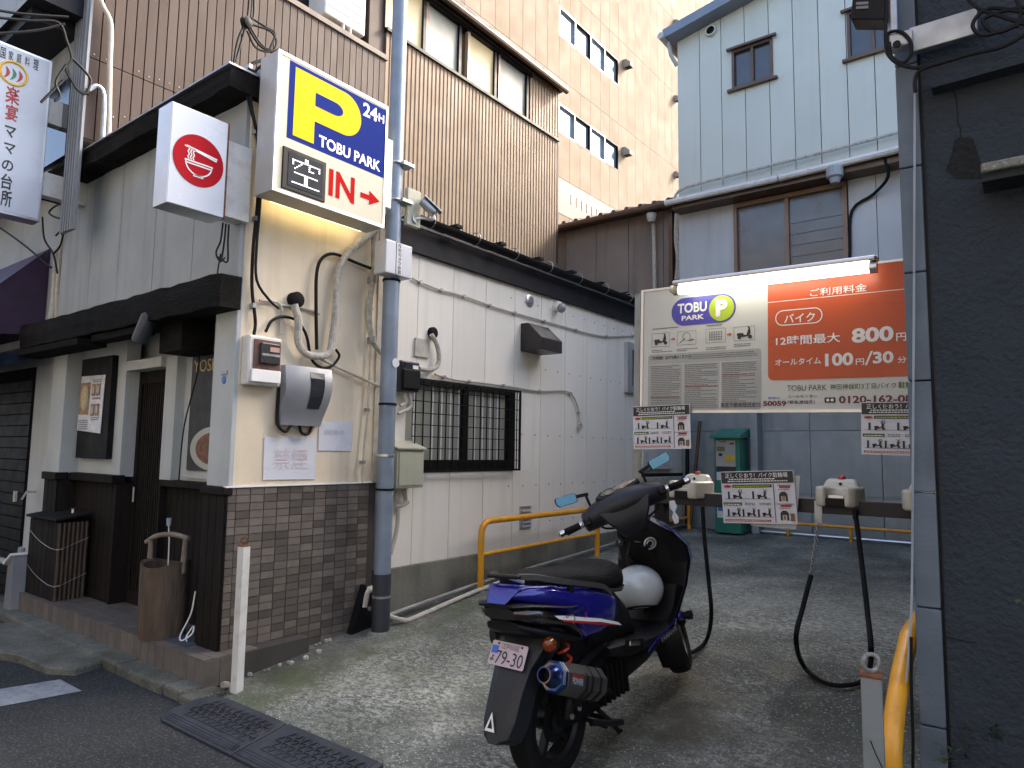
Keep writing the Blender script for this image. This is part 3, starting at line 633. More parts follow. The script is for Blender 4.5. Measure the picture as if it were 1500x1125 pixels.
wall_line('grey_conduit', [(380,440),(411,447),(411,490)], .009, M_conduit, 'thin stained conduit crossing left of the black pipe cap', 'conduit', off=.02)
wall_line('grey_conduit', [(411,447),(440,450),(468,460)], .009, M_conduit, 'short stained conduit right of the black pipe cap', 'conduit', off=.015)
wall_line('grey_conduit', [(470,526),(510,545),(556,566)], .011, M_conduit, 'sloping grey conduit from the silver enclosure to the drain pole', 'conduit', off=.03)
wall_line('wall_corner_pipe', [(546,345),(543,500),(539,600),(533,660),(531,708)], .008, M_conduit, 'thin pipe down the right edge of the cream wall', 'pipe', off=.03, clips=3)
# electricity meter
me_ = thing('electric_meter', 'white framed electricity meter box with a clear window on the cream wall', 'meter', tuple(on(384,525)))
a, b_ = on(366,489,.09), on(411,567,.09); y0, y1, z0, z1 = a.y, b_.y, b_.z, a.z
MB().box(Xs,Xs+.085,y0,y1,z0,z1).obj('housing', M_dwhite, me_, bevel=.012)
MB().box(Xs+.084,Xs+.092,y0+.035,y1-.012,z0+.105,z1-.025).obj('recess', mat('copper tinted window back', (.14,.075,.06), .3, var=.5), me_)
MB().box(Xs+.09,Xs+.115,y0+.075,y1-.03,z0+.14,z1-.045).obj('meter_body', mat('dark meter plastic', (.02,.022,.026), .3), me_, bevel=.006)
MB().box(Xs+.113,Xs+.119,y0+.135,y1-.04,z1-.1,z1-.07).obj('display', mat('meter label', (.5,.3,.25), .4), me_)
MB().box(Xs+.113,Xs+.118,y0+.08,y1-.035,z1-.13,z1-.115).obj('label_strip', M_galv, me_)
MB().box(Xs+.086,Xs+.104,y0+.02,y1-.01,z0+.02,z0+.1).obj('terminal_cover', M_white, me_, bevel=.004)
# silver enclosure with bowed face
en = thing('fibre_enclosure', 'silver grey curved enclosure with a dark window strip hanging on the cream wall', 'enclosure', tuple(on(447,578)))
a, b_ = on(420,533,.12), on(480,625,.10); y0, y1, z0, z1 = a.y+.01, b_.y, b_.z, a.z
def ens(y, t): return y
rings = []
for t in [i/8 for i in range(9)]:
    z = z1+(z0-z1)*t; d = .10+.04*math.sin(math.pi*min(1,t*1.2)) - .03*t; sh = .02-.055*t*t
    rings.append([(Xs, y0, z), (Xs+d*.75, y0+.01, z), (Xs+d, y0+.115+sh*.3, z), (Xs+d*.92, y1+sh, z), (Xs+.0, y1+sh+.01, z)])
MB().loft(rings).obj('cover', M_greybox, en, smooth=True)
w_ = []
for t in [i/6 for i in range(7)]:
    z = z1-.035+(z0-z1)*.62*t; tt = (z1-z)/(z1-z0); d = .10+.04*math.sin(math.pi*min(1,tt*1.2)) - .03*tt+.001; sh = .02-.055*tt*tt
    w_.append([(Xs+d*.98+.002, y0+.18+sh*.3, z), (Xs+d*.945+.003, y1-.07+sh, z)])
k_ = MB(); k_.loft(w_, cap=False, closed=False); k_.obj('window_strip', mat('smoked strip', (.02,.022,.028), .15), en)
MB().tube([on(409,568,.03),on(406,600,.03),on(407,622,.04),on(418,632,.05),on(427,622,.05)], .011, 8, smooth=5).obj('hose_loop', M_cable, en, smooth=True)
MB().tube([on(438,622,.05),on(442,634,.05),on(452,635,.05),on(457,622,.05)], .011, 8, smooth=5).obj('hose_loop', M_cable, en, smooth=True)
# paper notices
def notice(name, corners, label, off=.004, m=None):
    t = thing(name, label, 'paper notice', tuple(on(*corners[0])))
    P = [on(px, py, off) for px, py in corners]; MB().prism(P, (.003,0,0)).obj('sheet', m or M_paper, t); return t
n1 = notice('paper_notice', [(387,640),(463,639),(461,702),(385,703)], 'larger white paper notice with faded red kanji for no smoking on the cream wall')
xtext('禁煙', Xs+.008, (399,688), (451,657), M_pale_red, n1)
n2 = notice('paper_notice', [(467,617),(516,617),(515,661),(466,660)], 'smaller white paper notice with one faded line of writing right of the larger one')
xtext('店前禁煙でお願いします。', Xs+.008, (474,637), (505,630), M_pale_ink, n2)
# black meter and beige box right of the pole
X2 = Xw
bm_ = thing('black_meter', 'black electricity meter on a mounting board right of the drain pole', 'meter', tuple(at(600,550,X=X2)))
MB().box(X2,X2+.02,4.0,4.16,2.22,2.37).obj('mounting_board', M_conduit, bm_)
a, b_ = at(588,527,X=X2+.1), at(614,575,X=X2+.1); y0, y1, z0, z1 = a.y, b_.y, b_.z, a.z
MB().box(X2,X2+.10,y0,y1,z0,z1).obj('meter_body', mat('dark meter plastic', (.04,.045,.05)), bm_, bevel=.012); MB().box(X2+.10,X2+.125,y0+.01,y1-.01,z0+.02,z1-.07).obj('front_cover', M_black, bm_, bevel=.008)
MB().box(X2+.10,X2+.105,y1-.08,y1-.02,z1-.06,z1-.03).obj('display', M_white, bm_)
mp_ = wall_line('taped_pipe', [(632,490),(640,505),(643,522),(640,537),(628,542),(614,540)], .020, M_wrap, 'short taped white pipe curling from the wall above the barred window to the black meter', 'pipe', off=.05)
c = at(632,488,X=X2); MB().lathe([(.05,0),(.05,.03),(.038,.04)], c, (1,0,0), 16).obj('cap', M_rubber, mp_, smooth=True)
for k_, (pts) in enumerate(([(592,576),(594,590),(586,594)],[(600,576),(602,595),(590,603),(583,606)])): MB().tube([at(px,py,X=X2+.06) for px,py in pts], .014, 8, smooth=5).obj('conduit', M_conduit, bm_, smooth=True)
bb = thing('beige_junction_box', 'beige weatherproof junction box with a sloped lid right of the drain pole', 'junction box', tuple(at(600,690,X=X2)))
a, b_ = at(582,657,X=X2+.16), at(620,714,X=X2+.16); y0, y1, z0, z1 = a.y, b_.y, b_.z, a.z
M_bbox = mat('beige box paint', (.38,.38,.29), .5, var=.08, streak=.2)
MB().prism([(X2,y0,z1+.04),(X2+.16,y0,z1-.01),(X2+.16,y0,z0),(X2,y0,z0)], (0,y1-y0,0)).obj('box_body', M_bbox, bb, bevel=.006)
MB().prism([(X2,y0-.01,z1+.065),(X2+.18,y0-.01,z1+.005),(X2+.18,y0-.01,z1-.005),(X2,y0-.01,z1+.05)], (0,y1-y0+.02,0)).obj('lid', M_bbox, bb)
MB().box(X2+.16,X2+.168,y0+.02,y1-.02,z0+.02,z1-.03).obj('door_panel', M_bbox, bb, bevel=.003)
for pts in ([(584,714),(582,730),(588,738),(594,733),(592,718)],[(580,742),(590,740),(598,735)],[(583,745),(582,770),(578,790),(572,812)]): MB().tube([at(px,py,X=X2+.06) for px,py in pts], .016, 8, smooth=5).obj('conduit', M_conduit, bb, smooth=True)

# ------------------------------------------------------------------ drain pole with sign, camera and box
pb = Vector((-3.9, 3.55, .14)); tx = at(588, 0, X=-3.9)
po = thing('utility_pole', 'blue grey painted steel pole standing in front of the cream wall', 'pole', tuple(pb))
PT = Vector((-3.9, 3.56, 6.2))
def pz(z, dx=0, dy=0): return Vector((-3.9+dx, 3.55+dy, z))
MB().lathe([(.066,0),(.066,.42)], (-3.9,3.55,.13), (0,0,1), 24).obj('pole_base', M_polelow, po, smooth=True)
MB().lathe([(.062,.55),(.062,2.9),(.058,2.9),(.058,6.4)], (-3.9,3.55,0), (0,0,1), 24).obj('pole_shaft', M_pole, po, smooth=True)
for z, m_ in ((.38,M_galv),(1.15,M_rubber),(1.40,M_alu),(1.78,M_rubber),(2.72,M_rubber)): MB().lathe([(.068,0),(.068,.016)], (-3.9,3.55,z), (0,0,1), 24).obj('band', m_, po)
MB().lathe([(.10,0),(.085,.02)], (-3.9,3.55,.125), (0,0,1), 20).obj('mortar_collar', M_conc, po)
q = at(575,531,X=-3.84); MB().prism(circ((-3.8365,3.56,q.z), UY, UZ, .035, 20), (.002,0,0)).obj('round_label', M_paper, po)
MB().tube([(-3.98,3.63,5.5),(-3.97,3.635,4),(-3.975,3.64,3.2),(-3.99,3.65,2.6),(-4.0,3.66,1.3)], .014, 8, smooth=4).obj('conduit', M_conduit, po, smooth=True)
# lit parking sign
Xp = -3.80; a = at(408,76,X=Xp); b_ = at(568,153,X=Xp); cbt = at(565,333,X=Xp); y0, y1 = a.y, b_.y; zt, zb = (a.z+b_.z)/2, (at(385+22,284,X=Xp).z+cbt.z)/2
S = thing('parking_sign', 'lit box sign with a big yellow P over the word IN, clamped to the pole', 'sign', (Xp-.1, (y0+y1)/2, zb))
MB().box(Xp-.2, Xp-.008, y0, y1, zb, zt).obj('sign_case', mat('sign case grey', (.42,.42,.41), .5, .2, var=.1, dirt=.2, ds=5), S, bevel=.006)
M_lit = mat('lit white acrylic', (.32,.29,.22), .45, var=0, emis=.075, spec=.2, ecol=(1,.93,.75))
MB().box(Xp-.009, Xp, y0+.02, y1-.015, zb+.02, zt-.02).obj('sign_face', M_lit, S)
f_ = MB().box(Xp-.01,Xp+.006,y0,y0+.02,zb,zt).box(Xp-.01,Xp+.006,y1-.015,y1,zb,zt).box(Xp-.01,Xp+.006,y0+.02,y1-.015,zt-.02,zt).box(Xp-.01,Xp+.006,y0+.02,y1-.015,zb,zb+.02).obj('sign_frame', M_alu, S)
M_blue = mat('lit blue vinyl', (.004,.012,.13), .8, spec=.05, var=0, emis=.02, ecol=(.1,.2,.9)); M_yel = mat('lit yellow vinyl', (.52,.38,.0), .7, spec=.1, var=0, emis=.05, ecol=(1,.8,0)); M_redl = mat('lit red vinyl', (.36,.003,.006), .8, spec=.05, var=0, emis=.03, ecol=(1,.05,.04)); M_litw = mat('lit white lettering', (.8,.78,.72), .3, var=0, emis=.09, ecol=(1,.96,.88))
A = at(425,88,X=Xp); Bq = at(564,262,X=Xp); by0, by1, bz1, bz0 = A.y, Bq.y, A.z, Bq.z
MB().box(Xp, Xp+.002, by0, y1-.017, bz0, bz1).obj('blue_field', M_blue, S)
# the big P as one outline
def xp(px, py): return at(px, py, X=Xp+.002)
pl0, pl1 = at(433,98,X=Xp), at(529,198,X=Xp); pb0 = at(431,199,X=Xp)
L_, T_, Rr, Bt = pl0.y, pl0.z, at(529,165,X=Xp).y, pb0.z; Hh = T_-Bt
sw_ = at(459,209,X=Xp).y-L_; Wd = Rr-L_
bh = Hh*.66; out = [(L_,Bt),(L_,T_)]; rr = bh/2; cxp = Rr-rr
out += [(cxp+rr*math.cos(R(t)), T_-rr+rr*math.sin(R(t))) for t in range(90, -91, -9)]
inn = [(L_+sw_, T_-bh),(L_+sw_,Bt)]
ol = MB(); ol.prism([(Xp+.002,p[0],p[1]) for p in out+inn], (.002,0,0)); ol.obj('letter_p', M_yel, S)
hi = bh*.15; cz_ = T_-rr; hx0, hx1 = L_+sw_, L_+Wd*.66
hole = [(hx0,cz_-hi),(hx0,cz_+hi)]+[(hx1-hi+hi*1.6*math.cos(R(t)), cz_+hi*math.sin(R(t))) for t in range(90,-91,-12)]
MB().prism([(Xp+.0045,p[0],p[1]) for p in hole], (.001,0,0)).obj('letter_counter', M_blue, S)
text('TOBU PARK', (Xp+.002,0,0), UY, UZ, (at(467,200,X=Xp).y, at(467,214,X=Xp).z, at(557,230,X=Xp).y, at(467,197,X=Xp).z), M_litw, S, bold=.02); 
a1 = at(465,222,X=Xp); 
text('24', (Xp+.002,0,0), UY, UZ, (at(532,150,X=Xp).y, at(532,169,X=Xp).z, at(553,150,X=Xp).y, at(532,149,X=Xp).z), M_litw, S, bold=.02); text('H', (Xp+.002,0,0), UY, UZ, (at(555,150,X=Xp).y, at(555,178,X=Xp).z, at(563,150,X=Xp).y, at(555,166,X=Xp).z), M_litw, S, bold=.015)
# fix the TOBU PARK box by real heights
A = at(413,212,X=Xp); Bq = at(476,295,X=Xp)
dy1 = at(476,260,X=Xp).y; dz1, dz0 = at(413,213,X=Xp).z, at(414,276,X=Xp).z
MB().box(Xp-.004, Xp+.012, A.y+.005, dy1, dz0, dz1).obj('display_bezel', M_black, S, bevel=.004)
iy0, iy1, iz0, iz1 = A.y+.045, dy1-.025, dz0+.03, dz1-.025
MB().box(Xp+.011, Xp+.014, iy0, iy1, iz0, iz1).obj('display_panel', mat('led panel', (.035,.038,.045), .8, var=.05, spec=.1), S)
kg = ["0000000110000000","0000000110000000","0111111111111110","0100010001000010","0100100001000010","0001000001110000","0010000000000000","0000000000000000","0011111111111100","0000000110000000","0000000110000000","0000000110000000","0000000110000000","0111111111111110","0000000000000000"]
ld_ = MB(); nr = len(kg)
for r_, row in enumerate(kg):
    for c_, ch in enumerate(row):
        if ch == '1':
            y = iy0+.01+(iy1-iy0-.02)*(c_+.5)/16; z = iz1-.01-(iz1-iz0-.02)*(r_+.5)/nr; ld_.box(Xp+.014, Xp+.017, y-.0048, y+.0048, z-.0035, z+.0035)
ld_.obj('led_character', mat('white led', (.9,.9,.9), .5, var=0, emis=.45, ecol=(.9,.95,1)), S, kind='stuff')
iz_t, iz_b = at(484,247,X=Xp).z, at(484,287,X=Xp).z
text('IN', (Xp,0,0), UY, UZ, (at(482,250,X=Xp).y, iz_b, at(520,258,X=Xp).y, iz_t), M_redl, S, bold=.03)
ay0, ay1 = at(528,280,X=Xp).y, at(556,290,X=Xp).y; az = (iz_t+iz_b)/2-.005; hh = .04
MB().prism([(Xp+.001,ay0,az-.018),(Xp+.001,ay0,az+.018),(Xp+.001,ay0+(ay1-ay0)*.45,az+.018),(Xp+.001,ay0+(ay1-ay0)*.45,az+hh+.012),(Xp+.001,ay1,az),(Xp+.001,ay0+(ay1-ay0)*.45,az-hh-.012),(Xp+.001,ay0+(ay1-ay0)*.45,az-.018)], (.003,0,0)).obj('arrow', M_redl, S)
MB().box(Xp-.22, Xp-.03, y1+.001, 3.46, zb+.18, zt-.22).obj('mount_box', M_dwhite, S, bevel=.004)
for z in (zb+.28, zt-.36):
    MB().torus((-3.9,3.55,z),(0,0,1),.064,.011,20,6).obj('pole_clamp', M_galv, S); MB().box(-3.90,-3.80,3.55,3.66,z-.012,z+.012).obj('clamp_bolt', M_galv, S)
MB().box(Xp-.208, Xp-.204, y0+.12, y1-.04, zb+.004, zb+.03).obj('light_slot', mat('warm lamp slot', (.9,.8,.6), .5, var=0, emis=2.6, ecol=(1,.78,.4)), S)
# camera box and camera
cbx = thing('camera_control_box', 'pale grey box lettered 防犯カメラ設置 strapped to the pole', 'box', (-3.85, 3.6, 2.8))
a, b_ = at(566,349,X=-3.80), at(603,409,X=-3.80); MB().box(-3.93,-3.80,a.y+.0,b_.y,b_.z,a.z).obj('box_body', mat('pale grey steel', (.5,.52,.55), .4, var=.04), cbx, bevel=.008)
by, bt_, bb0 = (a.y+b_.y)/2, a.z, b_.z
pn_ = MB().prism(rrect((-3.80,by,(bt_+bb0)/2), UY, UZ, -.033, -.125, .033, .125, .008), (.002,0,0)).obj('label_border', M_ink, cbx); MB().prism(rrect((-3.798,by,(bt_+bb0)/2), UY, UZ, -.030, -.122, .030, .122, .007), (.0015,0,0)).obj('label_plate', M_paper, cbx)
ch = '防犯カメラ設置'; hz = .236/7
for i, c_ in enumerate(ch): text(c_, (-3.7955,by,(bt_+bb0)/2), UY, UZ, (-.018, .116-hz*(i+1)+.004, .018, .116-hz*i-.002), M_ink, cbx, bold=.01)
MB().box(-3.86,-3.82,3.62,3.76,3.18,3.47).obj('back_plate', mat('beige box paint', (.42,.42,.34)), cbx, bevel=.003)
sc = thing('security_camera', 'silver bullet security camera on an arm pointing down at the forecourt', 'camera', (-3.8, 3.7, 3.3))
arm0, arm1 = Vector((-3.82,3.70,3.24)), at(650,321,X=-3.8) if False else at(646,322,X=-3.78)
MB().lathe([(.035,0),(.035,.012)], arm0, (1,0,0), 14).obj('base', M_galv, sc); MB().tube([arm0, Vector((-3.78,3.74,3.25)), at(633,322,X=-3.74), at(634,314,X=-3.74)], .012, 8, smooth=4).obj('arm', M_alu, sc, smooth=True)
c0, c1 = at(618,295,X=-3.78), at(642,318,X=-3.70); MB().lathe([(.018,-.01),(.034,0),(.036,.12),(.03,.135)], c0+Vector((0,0,-.0)), (c1-c0), 16).obj('camera_body', M_galv, sc, smooth=True)
d_ = (c1-c0).normalized(); u_ = Vector((0,0,1)); u_ = (u_-d_*u_.dot(d_)).normalized(); MB().bar(c0-d_*.015+u_*.04, c0+d_*.17+u_*.04, .085, .008, up=u_).obj('sun_shield', M_alu, sc, bevel=.003)
# triangular rubber flap and drain pipes at the pole foot
tf = MB().prism([(-4.08,3.38,.10),(-4.08,3.50,.46),(-4.08,3.62,.30),(-4.08,3.64,.10)], (.06,0,0)).obj('rubber_flap', M_rubber, bevel=.004); tf['label'] = 'black triangular rubber sheet leaning on the tiled wall behind the pole base'; tf['category'] = 'rubber sheet'
dp = thing('drain_pipe', 'short grey drain elbow behind the pole base above the rubber flap', 'pipe', (-4.0,3.6,.4)); MB().tube([(-4.03,3.5,.30),(-4.03,3.52,.40),(-4.03,3.57,.42),(-4.02,3.68,.42)], .025, 10, smooth=4).obj('elbow', M_conduit, dp, smooth=True)
gp = thing('ground_pipe', 'silver pipe running along the ground at the foot of the panel building', 'pipe', (-3.95,3.7,.2))
MB().tube([(-3.97,3.5,.30),(-3.97,3.7,gz(3.7)+.06),(-3.95,4.6,gz(4.6)+.055),(-3.97,5.6,gz(5.6)+.05),(-4.0,7.6,gz(7.6)+.05),(-4.0,9.2,gz(9.2)+.05)], .016, 8).obj('tube', M_alu, gp, smooth=True)
gp = thing('ground_pipe', 'thicker grey pipe lying on the ground in front of the silver one', 'pipe', (-3.85,3.8,.2))
MB().tube([(-3.93,3.66,gz(3.7)+.06),(-3.86,3.74,gz(3.7)+.03),(-3.84,3.85,gz(3.8)+.025),(-3.88,4.6,gz(4.6)+.025),(-3.93,5.6,gz(5.6)+.03)], .019, 8, smooth=3).obj('tube', M_conduit, gp, smooth=True)
# ------------------------------------------------------------------ brown clad building
Xb = -6.2
def ob(px, py, X=Xb): return at(px, py, X=X)
BR = thing('brown_building', 'two storey brown building clad in narrow metal boards behind the low restaurant', 'building', (Xb-2, 5.5, 3.9))
yL, yR = 2.2, 9.22; zsl = (ob(418,0).z+ob(562,80).z)/2; zsr = (ob(600,63).z+ob(822,212).z)/2; zro = ob(820,135).z; ySp = ob(566,60).y; zbt = ob(822,388).z
zwt = ob(690,52).z
zwt = (ob(625,0).z+ob(750,93).z)/2
MB().box(-10, Xb-.03, yL+.02, ySp, 3.985, zsl).box(-10, Xb-.03, ySp, yR, 3.97, zsr-.02).box(-10, Xb-.5, yL+.02, ySp, zsl, zro).box(-10, Xb-.12, ySp, yR, zsr-.02, zro).obj('wall_core', M_joint, BR)
jz = ob(200,112).z
n = int((ySp-yL)/.088); w = (ySp-yL)/n
lo = MB().box(-.022, 0, 0, w-.010, 0, jz-3.985-.004).mesh('clad_board', M_brown_b); hi_ = MB().box(-.022, 0, 0, w-.010, 0, zsl-jz-.03).mesh('clad_board', M_brown_b)
for i in range(n): piece('clad_board', lo, BR, (Xb, yL+i*w, 3.985)); piece('clad_board', hi_, BR, (Xb, yL+i*w, jz+.004))
nb = MB()
for i in range(n):
    for z in (jz+.05, jz-.42):
        if random.random() < .7: nb.lathe([(.008,0),(.003,.005)], (Xb, yL+i*w+w*.45, z+random.uniform(-.02,.02)), (1,0,0), 5)
nb.obj('nail_head', M_alu, BR, kind='stuff')
MB().box(Xb-.55, Xb+.02, yL, ySp+.02, zsl-.03, zsl+.03).obj('balcony_coping', M_greyw, BR)
MB().box(Xb-.56, Xb+.02, yL-.02, yL+.06, zsl+.03, zsl+.02+.6).obj('corner_block', M_dark_fascia, BR)
# corrugated side as one folded sheet
def corr(y0, y1, z0, z1, name='corrugated_sheet', p=.073, d=.009):
    m_ = MB(); n = int((y1-y0)/p); P = []
    for i in range(n):
        y = y0+(y1-y0)*i/n; q = (y1-y0)/n; P += [(0,y),(0,y+q*.62),(-d,y+q*.70),(-d,y+q*.92)]
    P.append((0,y1)); k_ = len(P)
    m_.add([(Xb+x, y, z0) for x, y in P]+[(Xb+x, y, z1) for x, y in P], [(i,i+1,i+1+k_,i+k_) for i in range(k_-1)])
    return m_.obj(name, M_brown_c, BR)
jm = ob(690,290).z
corr(ySp, yR, jm, zsr); corr(ySp, yR, 4.0, jm-.004); corr(ySp, yR, zwt+.04, zro); corr(ob(775,150).y+.03, yR, zsr+.03, zwt+.04)
MB().box(Xb-.1, Xb+.004, yR-.02, yR+.02, zbt, zro).obj('corner_trim', M_brown_b, BR)
MB().box(Xb-.12, Xb+.03, ySp-.01, yR+.01, zsr-.01, zsr+.03).obj('window_sill', M_frame_bk, BR); MB().box(Xb-.1, Xb+.03, ySp-.01, ob(775,150).y+.05, zwt, zwt+.045).obj('window_head', M_frame_bk, BR)
for k_, (p0, p1, m_) in enumerate(((566,622,M_glass_wm),(625,674,M_glass_fr),(686,726,M_glass_wm),(731,773,M_glass_fr))):
    a = ob(p0, 60+(p0-600)*.667).y; b_ = ob(p1, 60+(p1-600)*.667).y
    w_ = MB().box(Xb-.06, Xb-.04, a, b_, zsr+.03, zwt).obj('window', m_, BR)
    MB().box(Xb-.06, Xb, a-.02, a+.03, zsr+.03, zwt).obj('window_frame', M_frame_br if k_ != 2 else mat('pale window post', (.45,.32,.2), .5), w_); MB().box(Xb-.06, Xb, b_-.03, b_+.02, zsr+.03, zwt).obj('window_frame', M_frame_bk, w_)
MB().box(Xb-.5, Xb+.16, ySp-.2, yR+.08, zro, zro+.06).obj('eaves', M_dark_fascia, BR); MB().tube([(Xb+.14,ySp-.2,zro-.03),(Xb+.14,yR+.05,zro-.03)], .045, 8).obj('eaves_gutter', M_frame_br, BR)
MB().prism([(Xb+.16,ySp-.2,zro+.06),(Xb-2.0,ySp-.2,zro+.5),(Xb-3.8,ySp-.2,zro+.06)], (0,yR-ySp+.28,0)).obj('roof', M_dark_fascia, BR)
MB().box(Xb-.3,Xb-.03,ySp-.25,ySp,zsl+.03,zro).obj('brown_pier', M_brown_b, BR)
# silver corner flashing with ribs
cf = MB().box(Xb-.26, Xb+.015, yL-.02, yL+.0, 3.2, zsl)
for i in range(5): cf.box(Xb-.24+.05*i, Xb-.215+.05*i, yL-.034, yL-.02, 3.2, zsl)
cf.obj('corner_flashing', mat('dull silver flashing', (.24,.25,.26), .55, .3, streak=.2), BR)
MB().box(-10, Xb-.26, yL+.0, yL+.1, 3.97, 7.5).obj('street_wall', M_grey_st, BR)
MB().box(Xb-.9, Xb-.3, yL-.02, yL-.001, 3.9, 4.6).obj('street_window', M_glass_dk, BR)
MB().box(-10, Xb-.27, yL-.35, yL-.0, 4.95, 5.05).prism([(-10,yL-.4,5.05),(-10,yL,5.3),(-10,yL,5.05)], (3.7,0,0)).obj('street_awning', M_dark_fascia, BR)
# dark recess behind the balcony with a window
MB().box(Xb-.5, Xb-.47, 3.4, ySp-.3, zsl+.05, zro-.3).obj('balcony_window', M_glass_dk, BR)
MB().box(Xb-.47, Xb-.44, 3.9, 3.98, zsl+.05, zro-.3).obj('balcony_frame', M_frame_br, BR)
ac = thing('outdoor_unit', 'white air conditioner unit standing on the brown building balcony', 'air conditioner', (Xb-.2, ob(510,40).y, zsl+.1))
y0, y1 = ob(478,20).y, ob(537,60).y; MB().box(Xb-.35, Xb-.03, y0, y1, zsl+.13, zsl+.95).obj('casing', M_dwhite, ac, bevel=.02); MB().tube([(Xb-.02,y0+.25,zsl+.12),(Xb-.02,y0+.25,zsl)], .02, 8).obj('pipe', M_conduit, ac); MB().tube([(Xb-.02,y0+.35,zsl+.12),(Xb-.02,y0+.35,zsl)], .02, 8).obj('pipe', M_conduit, ac)
for i in range(5): MB().box(Xb-.03,Xb-.022,y0+.05,y1-.05,zsl+.25+.1*i,zsl+.26+.1*i).obj('grille_slat', M_alu, ac)
# fat ribbed pipe down the brown wall
t = thing('taped_pipe', 'white taped air conditioner pipe curving down the left edge of the brown boards', 'pipe', tuple(ob(150,100)))
MB().tube([ob(140,-20,Xb+.05),ob(150,8,Xb+.05),ob(162,35,Xb+.05),ob(161,90,Xb+.05),ob(160,150,Xb+.05),ob(159,200,Xb+.05)], .021, 10, smooth=5).obj('tube', M_conduit, t, smooth=True); MB().tube([ob(129,132,Xb+.05),ob(142,126,Xb+.05),ob(152,142,Xb+.05),ob(150,205,Xb+.05)], .02, 8, smooth=5).obj('side_tube', M_galv, t, smooth=True)
t = thing('wire_bundle', 'tangle of black service wires crossing in front of the silver corner flashing', 'wires', tuple(ob(100,80)))
for P in ([(-20,24),(40,30),(85,33),(98,60),(105,85),(100,100),(112,130),(130,138)], [(105,85),(125,105),(133,120),(122,138),(100,110),(97,95)], [(-20,12),(30,20),(100,25)], [(-20,50),(50,45),(95,35)], [(97,95),(82,120),(88,140),(80,148)], [(60,150),(80,130),(92,118)]):
    MB().tube([at(px,py,X=Xb+.12) for px,py in P], .011, 6, smooth=5).obj('wire', M_cable, t, smooth=True)
t = thing('wire_coil', 'black insulator with a coil of cables above the lit parking sign', 'wires', tuple(at(360,35,X=-4.2)))
MB().lathe([(.02,-.03),(.04,-.02),(.03,0),(.04,.02),(.02,.03)], at(361,33,X=-4.2), (1,.3,0), 12).obj('insulator', M_cable, t, smooth=True)
for P in ([(367,-30),(365,0),(361,33),(345,90)], [(366,35),(395,45),(405,60),(398,75),(375,70),(362,45)], [(366,25),(390,40),(403,50),(395,75),(410,72)], [(362,38),(380,66),(400,78)], [(370,-30),(372,20),(365,35)], [(358,36),(348,60),(342,95)], [(365,38),(388,70),(418,75)]):
    MB().tube([at(px,py,X=-4.2) for px,py in P], .008, 6, smooth=5).obj('wire', M_cable, t, smooth=True)

# ------------------------------------------------------------------ beige office block
Xg = -12.0
def og(px, py): return at(px, py, X=Xg)
BG = thing('beige_office_block', 'tall beige concrete panel office block with ribbon windows rising behind the yard', 'building', (Xg-4, 20, 0))
MB().box(-20, Xg-.16, 6, 46, 0, 30).obj('wall_core', M_joint, BG)
zj = og(844,133).z; pw = .66
w1 = (og(812,2), og(906,125)); w2 = (og(817,150), og(906,250)); wy0, wy1 = og(812,2).y-.05, w1[1].y; wz = [(w1[1].z, w1[0].z), (w2[1].z, w2[0].z)]
dz = w1[0].z-w2[0].z
rows = [zj-dz*3, zj-dz*2, zj-dz, zj, zj+dz, zj+2*dz, zj+3*dz]
y = wy1; 
cols = []
yy = wy1
while yy > 6.3: cols.append((yy-pw, yy)); yy -= pw
yy = wy1
while yy < 42: cols.append((yy, yy+pw)); yy += pw
cache = {}
for (a, b_) in cols:
    for z0, z1 in zip(rows, rows[1:]):
        seg = [(z0, z1)]
        for (q0, q1) in wz+[(wz[0][0]+dz, wz[0][1]+dz)]:
            if a >= wy0-.7*0 and a > wy1-4.35 and b_ <= wy1+.01 and q0 > z0 and q1 < z1: seg = [(z0, q0-.03), (q1+.03, z1)]
        for s0, s1 in seg:
            key = round(s1-s0, 3)
            if key not in cache: cache[key] = MB().box(-.15, 0, .006, pw-.006, .006, key-.006).mesh('facade_panel', M_beige)
            piece('facade_panel', cache[key], BG, (Xg, a, s0))
yw0 = [a for a, b_ in cols if a > wy1-4.35 and b_ <= wy1+.01]; yw0 = min(yw0)
for (q0, q1) in wz+[(wz[0][0]+dz, wz[0][1]+dz)]:
    n = 4; ww = (wy1-yw0)/n
    for i in range(n):
        a = yw0+ww*i; w_ = MB().box(Xg-.12, Xg-.1, a, a+ww, q0-.02, q1+.02).obj('window', M_glass_sky, BG)
        MB().box(Xg-.12, Xg+.0, a, a+.04, q0-.03, q1+.03).box(Xg-.12, Xg+.0, a+ww-.03, a+ww, q0-.03, q1+.03).box(Xg-.12, Xg, a+.04, a+ww-.03, q0-.03, q0+.02).box(Xg-.12, Xg, a+.04, a+ww-.03, q1-.02, q1+.03).obj('window_frame', M_frame_bk if i%2 else M_galv, w_)
MB().box(Xg-.149, Xg+.01, wy1-5, wy1+2.0, og(905,308).z-1.2, og(905,308).z-.05).obj('pale_band', M_beige_l, BG)
def hood(px, py, s=1):
    c = og(px, py); MB().lathe([(.0,0),(.14*s,0),(.15*s,.02)], (Xg,c.y,c.z), (1,0,0), 14).obj('vent_ring', M_alu, BG)
    MB().prism([(Xg,c.y-.13*s,c.z+.16*s),(Xg+.12*s,c.y-.13*s,c.z+.15*s),(Xg+.3*s,c.y-.13*s,c.z-.02*s),(Xg+.3*s,c.y-.13*s,c.z-.17*s),(Xg,c.y-.13*s,c.z-.17*s)], (0,.26*s,0)).obj('vent_hood', M_beige_l, BG, bevel=.02); MB().box(Xg+.05,Xg+.27*s,c.y-.11*s,c.y+.11*s,c.z-.175*s,c.z-.171*s).obj('vent_opening', M_black, BG)
